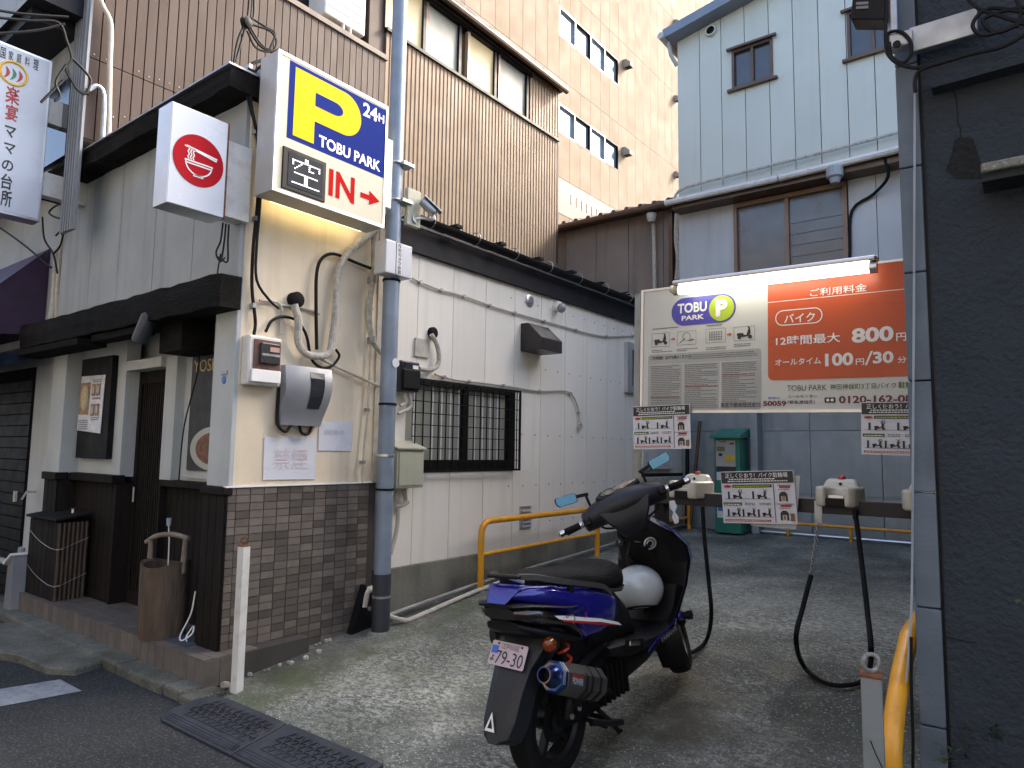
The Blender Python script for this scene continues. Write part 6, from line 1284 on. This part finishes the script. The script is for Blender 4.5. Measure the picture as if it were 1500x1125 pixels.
def sect(y, hw, z0, z1, e=2.6, n=20, dy=0):
    "superellipse section across the body at y"
    out = []; zc, hz = (z0+z1)/2, (z1-z0)/2
    for i in range(n):
        a = 2*math.pi*i/n; c, s = math.cos(a), math.sin(a)
        out.append(Vector((hw*abs(c)**(2/e)*(1 if c >= 0 else -1), y+dy*s, zc+hz*abs(s)**(2/e)*(1 if s >= 0 else -1))))
    return out
# wheels
def wheel(c, rot=None, rad=.235):
    T_ = Matrix.Translation(c) @ (rot or Matrix.Identity(4))
    rw = kpart(MB().lathe([(rad-.075,-.045),(rad-.03,-.058),(rad-.008,-.045),(rad,-.02),(rad,.02),(rad-.008,.045),(rad-.03,.058),(rad-.075,.045)], (0,0,0), (1,0,0), 44, cap=False).xf(T_), 'tyre', M_tyre, raw=True)
    rim = kpart(MB().lathe([(rad-.075,-.05),(rad-.068,-.05),(rad-.09,-.03),(rad-.09,.03),(rad-.068,.05),(rad-.075,.05)], (0,0,0), (1,0,0), 40, cap=False).lathe([(.045,-.05),(.045,.05)], (0,0,0), (1,0,0), 20).xf(T_), 'rim', M_bp, raw=True)
    for k_ in range(5):
        a = 2*math.pi*k_/5+.35; d = Vector((0, math.cos(a), math.sin(a)))
        kpart(MB().bar(d*.035, d*(rad-.085), .03, .034, up=(1,0,0)).xf(T_), 'spoke', M_bp, rim, bevel=.004, raw=True)
    kpart(MB().lathe([(.085,.028),(.085,.032)], (0,0,0), (1,0,0), 24).xf(T_), 'brake_disc', M_eng, rim, raw=True)
wheel(Vector((0,0,.235)))
SA = (Matrix.Translation((0,.90,.90)) @ Matrix.Rotation(R(40), 4, Vector((0,-math.sin(R(27)),math.cos(R(27))))) @ Matrix.Translation((0,-.90,-.90)))
SW = (Matrix.Translation((0,-.035,.035)) @ Matrix.Translation((0,.90,.90)) @ Matrix.Rotation(R(25), 4, Vector((0,-math.sin(R(27)),math.cos(R(27))))) @ Matrix.Translation((0,-.90,-.90)))
wheel(Vector((0,0,0)), SW @ Matrix.Translation((0,1.24,.235)))
# front fork and fender
kpart(MB().tube([(.065,1.0,.72),(.075,1.22,.26)], .024, 10).tube([(-.065,1.0,.72),(-.075,1.22,.26)], .024, 10).xf(SW), 'fork', M_bp, kind='stuff', raw=True)
fr_ = []
for a in range(-35, 150, 15): 
    t_ = R(a); fr_.append([(x*1.0, 1.24-math.cos(t_)*(.262-abs(x)*.25), .235+math.sin(t_)*(.262-abs(x)*.25)) for x in (-.075,-.05,0,.05,.075)])
kpart(MB().loft(fr_, cap=False, closed=False).xf(SW), 'front_fender', M_bp, raw=True)
# engine, swing arm, underbody
kpart(MB().loft([sect(.0,.06,.17,.33), sect(.12,.10,.16,.40), sect(.28,.13,.17,.43), sect(.42,.12,.20,.40), sect(.50,.08,.24,.36)]), 'engine', M_eng)
kpart(MB().box(-.16,-.09,-.06,.42,.16,.32), 'belt_case', M_eng, bevel=.03)
for k_ in range(6): kpart(MB().box(.10,.145,.20+.035*k_,.212+.035*k_,.22,.38), 'cooling_fin', M_eng, smooth=False)
kpart(MB().tube([(.10,.0,.24),(.11,.02,.3),(.12,.1,.42),(.10,.3,.46)], .02, 8, smooth=4), 'bracket_arm', M_bp)
sp = MB(); P = [Vector((.115+.026*math.cos(t*.9), .02-.02*t/20+.026*math.sin(t*.9), .36+.0078*t)) for t in range(0, 36)]
kpart(sp.tube(P, .0065, 6), 'shock_spring', mat('red spring', (.55,.05,.02), .4, var=.05)); kpart(MB().tube([(.115,.02,.30),(.115,-.02,.66)], .014, 8), 'shock_body', M_bp)
kpart(MB().box(-.10,.10,.02,.38,.40,.62), 'frame_box', M_bp, bevel=.03)
# lower belly cowl between floorboard and ground
kpart(MB().loft([sect(.34,.07,.26,.38), sect(.44,.11,.22,.40), sect(.60,.13,.26,.42), sect(.80,.12,.34,.42), sect(.90,.10,.40,.46)]), 'belly_cowl', M_bp)
# floorboard
kpart(MB().loft([sect(.27,.15,.40,.46,4), sect(.36,.185,.375,.47,4), sect(.48,.19,.375,.445,4), sect(.66,.185,.375,.43,4), sect(.80,.165,.38,.44,4), sect(.86,.14,.40,.5,4)]), 'floorboard', M_bp)
kpart(MB().bar((.192,.36,.452),(.192,.44,.434),.008,.022), 'footpeg', M_chr, smooth=False, bevel=.003)
kpart(MB().bar((.189,.33,.45),(.189,.47,.42),.004,.05), 'footpeg_recess', M_black, smooth=False)
kpart(MB().tube([(.193,.50,.375),(.195,.58,.41),(.19,.72,.44),(.175,.83,.47)], .004, 6, smooth=3), 'blue_pinstripe', M_blu)
ktext('YAMAHA', (.1945,.62,.385), Vector((-.03,1,.13)).normalized(), Vector((0,-.13,1)).normalized(), (-.01,.0,.16,.03), mat('grey print on plastic', (.2,.2,.21), .5, var=0), K, name='side_lettering', bold=.03, lift=.002)
# centre body under the seat
kpart(MB().loft([sect(.16,.14,.46,.70), sect(.30,.145,.43,.72), sect(.42,.13,.42,.70), sect(.50,.11,.43,.62), sect(.56,.09,.42,.5)]), 'centre_body', M_bp)
# blue side body
kpart(MB().loft([sect(-.225,.06,.805,.84,3), sect(-.17,.12,.775,.855,3), sect(-.07,.165,.725,.85,3), sect(.02,.182,.645,.83,3), sect(.10,.19,.56,.80,6), sect(.20,.19,.55,.77,6), sect(.30,.187,.555,.735,6), sect(.37,.178,.565,.69,5), sect(.41,.155,.58,.65,4)]), 'side_body', M_blu, raw=True)
kpart(MB().loft([sect(-.255,.08,.735,.782,3), sect(-.22,.13,.712,.79,3), sect(-.15,.168,.68,.778,3), sect(-.05,.192,.648,.732,3), sect(.03,.194,.60,.665,3), sect(.065,.18,.575,.62,3)]), 'tail_lamp', mat('smoked tail lens', (.012,.010,.011), .12, var=.1, coat=1), raw=True)
kpart(MB().loft([sect(-.275,.09,.788,.80,3), sect(-.21,.15,.775,.795,3), sect(-.11,.185,.75,.768,3), sect(-.02,.195,.728,.742,3), sect(.04,.192,.722,.73,3)]), 'tail_trim', M_bp, raw=True)
kpart(MB().loft([sect(-.24,.085,.685,.725,3), sect(-.18,.14,.65,.70,3), sect(-.08,.172,.60,.662,3), sect(.04,.174,.562,.612,3), sect(.13,.15,.55,.575,3)]), 'tail_lower_cover', M_bp, raw=True)
kpart(MB().prism([(-.05,-.275,.80),(.05,-.275,.80),(.09,-.2,.86),(-.09,-.2,.86)], (0,.02,.0)), 'tail_spoiler', M_blu, bevel=.006, raw=True)
kpart(MB().lathe([(.001,.0),(.022,.002)], (.188,-.02,.685), (1,-.3,0), 16), 'tail_reflector', M_greybox, raw=True)
# graphics on the blue side
def gfx(pix, m, name, b=.1925, d=.0012):
    P = [kl(px, py, b) for px, py in pix]; return kpart(MB().prism(P, (d,0,0)), name, m, smooth=False, raw=True)
gfx([(812,902),(828,902),(880,906),(905,911),(911,916),(880,911),(830,909),(819,907)], M_wp, 'white_stripe')
gfx([(823,908),(860,910),(890,913),(905,916),(880,915),(850,913),(826,911)], M_red, 'red_stripe', .193)
q0, q1 = kl(829,908,.1945), kl(856,905,.1945); ktext('CYGNUS', (.1945,0,0), UY, UZ, (q0.y,q0.z+.006,q1.y,q0.z+.020), M_ink, K, name='model_lettering', raw=True, bold=.03, lift=.0015); ktext('X', (.1945,0,0), UY, UZ, (q1.y+.0,q0.z-.032,q1.y+.022,q0.z-.008), M_red, K, name='model_letter', raw=True, bold=.05, lift=.002)
# seat
kpart(MB().loft([sect(-.15,.06,.845,.872), sect(-.11,.12,.825,.882), sect(-.02,.148,.80,.882), sect(.08,.16,.775,.872), sect(.17,.166,.745,.852), sect(.25,.17,.72,.832), sect(.33,.17,.69,.832), sect(.42,.162,.67,.836), sect(.50,.145,.655,.825), sect(.57,.115,.645,.795), sect(.605,.07,.655,.75)]), 'seat', M_seat, subd=1, raw=True)
kpart(MB().loft([sect(.02,.165,.775,.81), sect(.18,.178,.745,.775), sect(.32,.178,.705,.735), sect(.45,.165,.675,.70), sect(.57,.11,.668,.69)]), 'seat_trim', M_bp, raw=True)
# grab rails
for s_ in (1,-1): 
    P = [Vector((s_*.07,-.19,.895)), Vector((s_*.115,-.13,.882)), Vector((s_*.16,-.03,.845)), Vector((s_*.18,.11,.802)), Vector((s_*.18,.25,.755)), Vector((s_*.165,.34,.70))]
    m_ = MB(); C = curve(P, 4)
    for a, b_ in zip(C, C[1:]): m_.bar(a, b_+(b_-a)*.06, .022, .022)
    kpart(m_, 'grab_rail', mat('grey brown rail plastic', (.05,.045,.042), .45), smooth=False, kind='stuff', raw=True)
    kpart(MB().tube([(s_*.17,.02,.79),(s_*.165,.03,.75)], .012, 8), 'rail_mount', M_bp); kpart(MB().tube([(s_*.172,.22,.735),(s_*.165,.23,.69)], .012, 8), 'rail_mount', M_bp)
kpart(MB().bar((-.085,-.20,.897),(.085,-.20,.897),.03,.016), 'rear_grab_bar', M_bp, smooth=False, bevel=.006, raw=True); kpart(MB().tube([(.02,-.19,.89),(.06,-.12,.85)], .009, 8), 'rail_strut', M_alu, raw=True)
# rear mud guard with number plate
gd = [(-.06,.665,.145),(-.13,.60,.14),(-.175,.545,.125),(-.22,.48,.095),(-.275,.40,.085),(-.335,.31,.080),(-.365,.262,.062),(-.375,.248,.035)]
kpart(MB().loft([[(-w_,y+.10,z-.03),(-w_,y+.012,z),(-w_*.55,y-.004,z),(w_*.55,y-.004,z),(w_,y+.012,z),(w_,y+.10,z-.03),(w_*.8,y+.05,z-.01),(-w_*.8,y+.05,z-.01)] for y, z, w_ in gd]), 'rear_mudguard', M_dash, smooth=False, bevel=.004)
kpart(MB().loft([[(.02,.0-.02,.50),(.10,-.08,.46),(.09,-.10,.40)],[(.02,.02,.48),(.10,.02,.43),(.09,.0,.37)]], cap=True), 'inner_fender', M_bp)
fl = []
for a in range(60, 175, 12):
    t_ = R(a); fl.append([(x, math.cos(t_)*.262, .235+math.sin(t_)*.262-abs(x)*.15) for x in (-.075,-.04,0,.04,.075)])
kpart(MB().loft(fl, cap=False, closed=False), 'inner_fender', M_bp)
pt, pbm = Vector((0,-.212,.566)), Vector((0,-.262,.478)); pv = (pt-pbm).normalized(); pn_ = UX.cross(pv); pc = (pt+pbm)/2+pn_*.012; 
Rl = Matrix.Rotation(R(-3), 3, pn_); pu = Rl @ UX; pv = Rl @ pv
pc += Vector((-.012,.035,0))
plate = kpart(MB().prism(rrect(pc, pu, pv, -.095,-.05,.095,.05,.008), pn_*.002), 'number_plate', mat('pale pink plate', (.50,.41,.46), .35, var=.02), smooth=False)
ktext('79-30', pc+pn_*.002, pu, pv, (-.058,-.043,.085,.012), M_ink, plate, name='plate_number', bold=.0); ktext('江戸川区', pc+pn_*.002, pu, pv, (-.042,.02,.055,.043), M_ink, plate, name='plate_district', bold=.0); ktext('よ', pc+pn_*.002, pu, pv, (-.087,-.035,-.064,-.008), M_ink, plate, name='plate_kana', bold=.02)
kpart(MB().prism([pc+pn_*.002+pu*a+pv*b_ for a, b_ in ((-.09,-.003),(-.055,-.003),(-.055,.03),(-.09,.03))], pn_*.001), 'plate_emblem', mat('blue emblem', (.03,.12,.5), .4), plate, smooth=False)
for x in (-.06,.065): kpart(MB().lathe([(.006,0),(.005,.004)], pc+pu*x+pv*.04, pn_, 10), 'plate_bolt', M_ink, plate)
tc_ = Vector((-.018,-.339,.30)); tv = (Vector((0,-.295,.40))-Vector((0,-.34,.31))).normalized(); tn = UX.cross(tv); tc_ = Vector((-.02,-.339,.305))+tn*.012
O3 = [(-.026,-.03),(.026,-.03),(0,.035)]; I3 = [(-.013,-.02),(.013,-.02),(0,.014)]
kpart(MB().loft([[tc_+UX*a+tv*b_ for a,b_ in O3],[tc_+UX*a+tv*b_ for a,b_ in I3]], cap=False), 'white_triangle', M_wp, smooth=False)
# indicators
ic_ = kl(806,950,.16); kpart(MB().tube([(.10,-.10,.575),(.15,-.115,.572)], .03, 12), 'indicator_stalk', M_bp); 
kpart(MB().lathe([(.001,.03),(.022,.024),(.031,.008),(.032,0)], (.150,-.135,.572), (.45,-1,0), 20), 'indicator', mat('amber lens', (.16,.03,.003), .2, var=.05, coat=1)); kpart(MB().lathe([(.038,-.03),(.036,.004)], (.150,-.135,.572), (.45,-1,0), 20), 'indicator_shell', M_bp)
kpart(MB().lathe([(.038,-.03),(.036,.004)], (-.150,-.135,.572), (-.45,-1,0), 20), 'indicator_shell', M_bp)
# exhaust
e0, e1 = Vector((.185,-.17,.455)), Vector((.175,.10,.352)); ed = (e1-e0).normalized(); ex = ed.cross(UZ).normalized(); eu = ex.cross(ed)
def hexr(p, r, rx=1.0, n=8): return [p+ex*(math.cos(2*math.pi*(i+.5)/n)*r*rx)+eu*(math.sin(2*math.pi*(i+.5)/n)*r) for i in range(n)]
kpart(MB().loft([hexr(e0, .069), hexr(e1, .069), hexr(e1+ed*.03, .04)]), 'silencer', mat('brushed titanium silencer', (.16,.155,.145), .38, .85, var=.12, vs=8, stretch=(1,.2,1)), smooth=False, bevel=.006)
M_heat = mat('heat blued titanium', (.2,.28,.6), .28, .9, var=0)
def heat():
    m = bpy.data.materials.new('heat tinted titanium'); m.use_nodes = True; t = m.node_tree; b = t.nodes['Principled BSDF']; b.inputs['Metallic'].default_value = .9; b.inputs['Roughness'].default_value = .25
    tc = t.nodes.new('ShaderNodeTexCoord'); n_ = t.nodes.new('ShaderNodeTexNoise'); n_.inputs['Scale'].default_value = 9; cr = t.nodes.new('ShaderNodeValToRGB'); t.links.new(tc.outputs['Object'], n_.inputs[0]); t.links.new(n_.outputs[0], cr.inputs[0])
    cr.color_ramp.elements[0].position = .3; cr.color_ramp.elements[0].color = (.04,.03,.14,1); cr.color_ramp.elements[1].position = .7; cr.color_ramp.elements[1].color = (.3,.2,.09,1); e = cr.color_ramp.elements.new(.5); e.color = (.03,.07,.19,1); t.links.new(cr.outputs[0], b.inputs['Base Color']); return m
M_heat = heat()
kpart(MB().loft([hexr(e0-ed*.02, .057), hexr(e0-ed*.016, .068), hexr(e0-ed*.0005, .0695)]), 'end_cap', M_heat, smooth=False, bevel=.003)
tip = MB(); tip.lathe([(.046,-.018),(.034,-.035),(.031,-.07),(.0325,-.078),(.027,-.078),(.027,-.03),(.001,-.03)], e0, ed, 24, cap=False); kpart(tip, 'tail_pipe', M_heat); kpart(MB().lathe([(.001,-.04),(.0275,-.04)], e0, ed, 20, cap=False), 'pipe_bore', M_black)
for f in (.47,.62,.82): kpart(MB().loft([hexr(e0.lerp(e1,f), .072), hexr(e0.lerp(e1,f+.04), .072)]), 'strap', M_bp, smooth=False)
ln = (ex*math.cos(math.pi/4*.0+.39)+eu*.41) ; ln = (ex+eu*.0).normalized(); ln = ex
fc = e0.lerp(e1,.2)+ex*.0642
ktext('POWER', fc, ed, eu, (-.03,-.014,.05,.012), mat('silver print', (.4,.42,.46), .35, var=0), K, name='silencer_lettering', bold=.02, lift=.003 if ed.cross(eu).dot(ex) > 0 else -.003)
kpart(MB().bar(fc+eu*.018-ed*.03+ex*.0005, fc+eu*.018+ed*.05+ex*.0005, .002, .008, up=eu), 'silencer_red_bar', M_red, smooth=False)
kpart(MB().tube([e1+ed*.02, e1+Vector((-.02,.08,-.05)), Vector((.10,.34,.22)), Vector((.04,.44,.26))], .016, 10, smooth=4), 'exhaust_header', M_eng)
kpart(MB().bar((.15,.0,.36),(.12,.06,.28),.02,.05), 'exhaust_bracket', M_bp, smooth=False); 
for p in ((.165,-.03,.345),(.165,.03,.32),(.13,.04,.27),(.12,.0,.25)): kpart(MB().lathe([(.011,0),(.011,.008),(.005,.010)], p, (1,0,0), 8), 'bolt', M_galv)
# centre stand
ft_ = BI @ (gp_(907,1071,.01)-BO); ft_.y /= 1.165
kpart(MB().tube([(.10,.20,.20),(.13,.24,.14),ft_], .011, 8), 'stand_leg', M_bp); kpart(MB().tube([(-.10,.20,.20),(-.13,.24,.14),(-ft_.x*.8,ft_.y,ft_.z+.01)], .011, 8), 'stand_leg', M_bp); kpart(MB().tube([(-.12,.22,.16),(.12,.22,.16)], .011, 8), 'stand_bar', M_bp); kpart(MB().tube([(.12,.12,.18),(.15,.2,.15),(.17,.27,.13)], .014, 8), 'kick_lever', M_bp); kpart(MB().lathe([(.016,0),(.016,.012)], ft_, (.3,.4,1), 8), 'stand_foot', M_bp)
# leg shield: black inner face, blue outer shell
SH = [(.40,.165,.74,.77,.98),(.50,.19,.80,.86,1.03),(.62,.208,.875,.90,1.09),(.74,.215,.925,.87,1.12),(.82,.205,.93,.85,1.10),(.90,.165,.865,.80,1.05),(.95,.115,.80,.77,1.0),(.985,.07,.775,.765,.95)]
kpart(MB().loft([[(-hw,ae+.03,z),(-hw,ae,z),(-hw*.72,ac+.0,z),(-hw*.3,ac-.01,z),(hw*.3,ac-.01,z),(hw*.72,ac,z),(hw,ae,z),(hw,ae+.03,z),(hw*.70,max(ae,ac)+.035,z),(-hw*.70,max(ae,ac)+.035,z)] for z,hw,ae,ac,af in SH]), 'inner_shield', M_bp, bevel=.004)
kpart(MB().loft([[(-hw-.008,ae+.012,z),(-hw*.9,ae+.09,z),(-hw*.5,af-.02,z),(0,af,z),(hw*.5,af-.02,z),(hw*.9,ae+.09,z),(hw+.008,ae+.012,z),(hw*.72,max(ae,ac)+.06,z),(-hw*.72,max(ae,ac)+.06,z)] for z,hw,ae,ac,af in SH]), 'front_shield', M_blu)
kpart(MB().tube([(0,.74,.86),(0,.70,.80),(0,.74,.76)], .007, 8), 'luggage_hook', M_bp)
cE = kl(958,792,.07); cE = Vector((.07, .785, .865)); 
nb_ = (kl(956,795,.08)); em_ = Vector((.085,.79,.85)); nE = Vector((.1,-1,.55)).normalized()
kpart(MB().torus(em_, nE, .031, .0055, 24, 6, 40, 340), 'ring_emblem', M_galv); kpart(MB().torus(em_, nE, .017, .004, 16, 6, 60, 330), 'ring_emblem_inner', M_galv)
ks = Vector((-.10,.80,.845)); kpart(MB().lathe([(.026,0),(.026,.012),(.02,.016)], ks, nE, 18), 'ignition_lock', M_dash); kpart(MB().bar(ks+nE*.017-UZ*.012, ks+nE*.017+UZ*.012, .010, .003, up=nE), 'ignition_shutter', M_galv, smooth=False)
kpart(MB().bar(Vector((-.01,.80,.855)), Vector((.02,.80,.855)), .004, .016, up=nE), 'small_sticker', M_galv, smooth=False)
kpart(MB().lathe([(.02,0),(.02,.03),(.024,.03),(.024,.05)], (.17,.88,.455), (1,.15,.15), 14), 'frame_slider', M_bp)
kpart(MB().sphere((.16,.87,.46), .028), 'slider_mount', M_blu)
# handlebar group, turned to the left
HX = Matrix.Translation((-.01,.01,.018)) @ SA
def hp(mb, name, m, parent=None, **k): return kpart(mb.xf(HX), name, m, parent, raw=True, **k)
def xsec(x, yc, zc, hy, hz, n=16, e=2.4, tilt=.35):
    out = []
    for i in range(n):
        a = 2*math.pi*i/n; c, s = math.cos(a), math.sin(a); p = hy*abs(c)**(2/e)*(1 if c >= 0 else -1); q = hz*abs(s)**(2/e)*(1 if s >= 0 else -1)
        out.append(Vector((x, yc+p*math.cos(tilt)-q*math.sin(tilt), zc+q*math.cos(tilt)+p*math.sin(tilt))))
    return out
hp(MB().loft([xsec(-.235,.86,1.0,.035,.034), xsec(-.225,.86,1.0,.048,.05), xsec(-.17,.86,1.01,.062,.06), xsec(-.08,.865,1.025,.088,.07), xsec(0,.865,1.03,.096,.075), xsec(.08,.865,1.025,.088,.07), xsec(.17,.86,1.01,.062,.06), xsec(.225,.86,1.0,.048,.05), xsec(.235,.86,1.0,.035,.034)]), 'handlebar_cover', M_dash)
hp(MB().loft([[(-w_,y-d,z),(w_,y-d,z),(w_*.9,y+d,z),(-w_*.9,y+d,z)] for z,y,w_,d in ((1.02,.85,.15,.065),(.96,.835,.125,.06),(.90,.84,.085,.055),(.85,.86,.065,.045))]), 'handlebar_neck', M_dash, bevel=.012)
dn = Vector((0,-.55,1)).normalized(); dv = Vector((0,1,.55)).normalized(); dc = Vector((0,.858,1.103))
hp(MB().prism([dc+UX*x+dv*y for x,y in [(-.13,-.01),(-.10,-.036),(-.02,-.045),(.06,-.04),(.13,-.005),(.135,.018),(.09,.035),(-.09,.035)]], dn*-.03), 'instrument_surround', M_bp, bevel=.006)
hp(MB().prism([dc+dn*.001+UX*x+dv*y for x,y in [(-.095,-.005),(-.075,-.026),(-.02,-.032),(.03,-.022),(.11,-.0),(.115,.015),(.07,.024),(-.07,.022)]], dn*.003), 'instrument_glass', mat('instrument glass', (.28,.28,.26), .05, .6, var=.5, vs=14, coat=1), bevel=.002, smooth=False)
hp(MB().torus(dc+dn*.004+UX*-.045+dv*-.005, dn, .03, .003, 24, 6), 'dial_ring', M_dash)
for s_ in (1,-1):
    hp(MB().tube([(s_*.245,.86,1.0),(s_*.26,.858,1.0)], .019, 14), 'grip_collar', M_chr); g_ = hp(MB().tube([(s_*.26,.858,1.0),(s_*.345,.848,.998)], [.0165,.0175], 14), 'grip', M_rubber); hp(MB().lathe([(.014,0),(.019,.006),(.019,.03),(.010,.036)], (s_*.345,.848,.998), (s_,-.1,0), 14), 'bar_end', M_chr)
    hp(MB().tube([(s_*.19,.92,.985),(s_*.27,.935,.98),(s_*.34,.92,.975)], .006, 8, smooth=4), 'brake_lever', M_dash)
    hp(MB().box(s_*.215-.022,s_*.215+.022,.795,.83,.985,1.03), 'switch_pod', M_bp, bevel=.008); hp(MB().box(s_*.215-.01,s_*.215+.01,.788,.796,1.01,1.022), 'switch', M_dash, bevel=.002, smooth=False)
    ms = Vector((s_*.165,.89,1.06)); ma = ms+Vector((s_*-.0,-.005,.075)); mbp = ma+Vector((s_*.05,-.025,.012))
    hp(MB().lathe([(.016,0),(.012,.01)], ms-Vector((0,0,.008)), (0,0,1), 12), 'mirror_socket', M_bp); hp(MB().tube([ms,ma], .0075, 8).bar(ma-Vector((s_*.012,0,0)), mbp, .014, .018), 'mirror_stem', M_bp, kind='stuff')
    c = mbp+Vector((s_*.058,-.012,.004)); mu = Vector((s_*1,-.12,.10)).normalized()*s_; mn = Vector((.28,-1,.10)).normalized(); mv = mn.cross(mu).normalized()*1; mv = mv if mv.z > 0 else -mv
    Pm = [c+mu*x*s_+mv*z for x,z in ((-.058,-.026),(.045,-.026),(.060,-.010),(.060,.020),(.052,.026),(-.052,.026),(-.060,.016))]
    mo = hp(MB().prism(Pm, -mn*.014), 'mirror_housing', M_bp, bevel=.003, smooth=False)
    hp(MB().prism([c+(p-c)*.93+mn*.0006 for p in Pm], mn*.0008), 'mirror_glass', mat('blue tinted mirror', (.09,.22,.36), .04, .95, var=0), mo, smooth=False)
hp(MB().tube([(.16,.93,.98),(.18,.95,.93),(.12,.93,.90),(.05,.90,.90)], .006, 8, smooth=5).tube([(-.16,.93,.98),(-.14,.95,.93),(-.06,.93,.90)], .006, 8, smooth=5), 'brake_hose', M_cable, kind='stuff')
# white helmet hanging in front of the seat
hc = BO + BM @ Vector((.0,.90,.575))
HL = thing('helmet', 'plain white open helmet hanging between the seat and the leg shield of the scooter', 'helmet', tuple(hc))
Mh = Matrix.Translation(hc) @ Matrix.Rotation(R(18), 4, Vector((.6,-.8,0)).normalized()) @ Matrix.Rotation(R(-20), 4, 'X')
m_ = MB(); rings = []
for i in range(15):
    t_ = math.pi*.80*i/14; rings.append([(math.sin(t_)*math.cos(2*math.pi*j/32)*.125, math.sin(t_)*math.sin(2*math.pi*j/32)*(.150+.02*math.cos(t_)), math.cos(t_)*.122) for j in range(32)])
rings.append([(p[0]*.93,p[1]*.93,p[2]) for p in rings[-1]]); rings.append([(p[0]*.9,p[1]*.9,p[2]+.06) for p in rings[-1]])
m_.loft(rings).xf(Mh).obj('helmet_shell', mat('white helmet paint', (.50,.55,.57), .25, var=.03, dirt=.12, ds=20, coat=.6), HL, smooth=True)
MB().torus((0,0,-.098),(0,0,1),.076,.006,36,6).xf(Mh @ Matrix.Diagonal((.96,1.15,1,1))).obj('edge_rubber', M_rubber, HL, smooth=True)
MB().tube([(.1,0,-.05),(.06,0,-.10),(.0,.02,-.12)], .006, 6, smooth=4).xf(Mh).obj('chin_strap', M_rubber, HL)
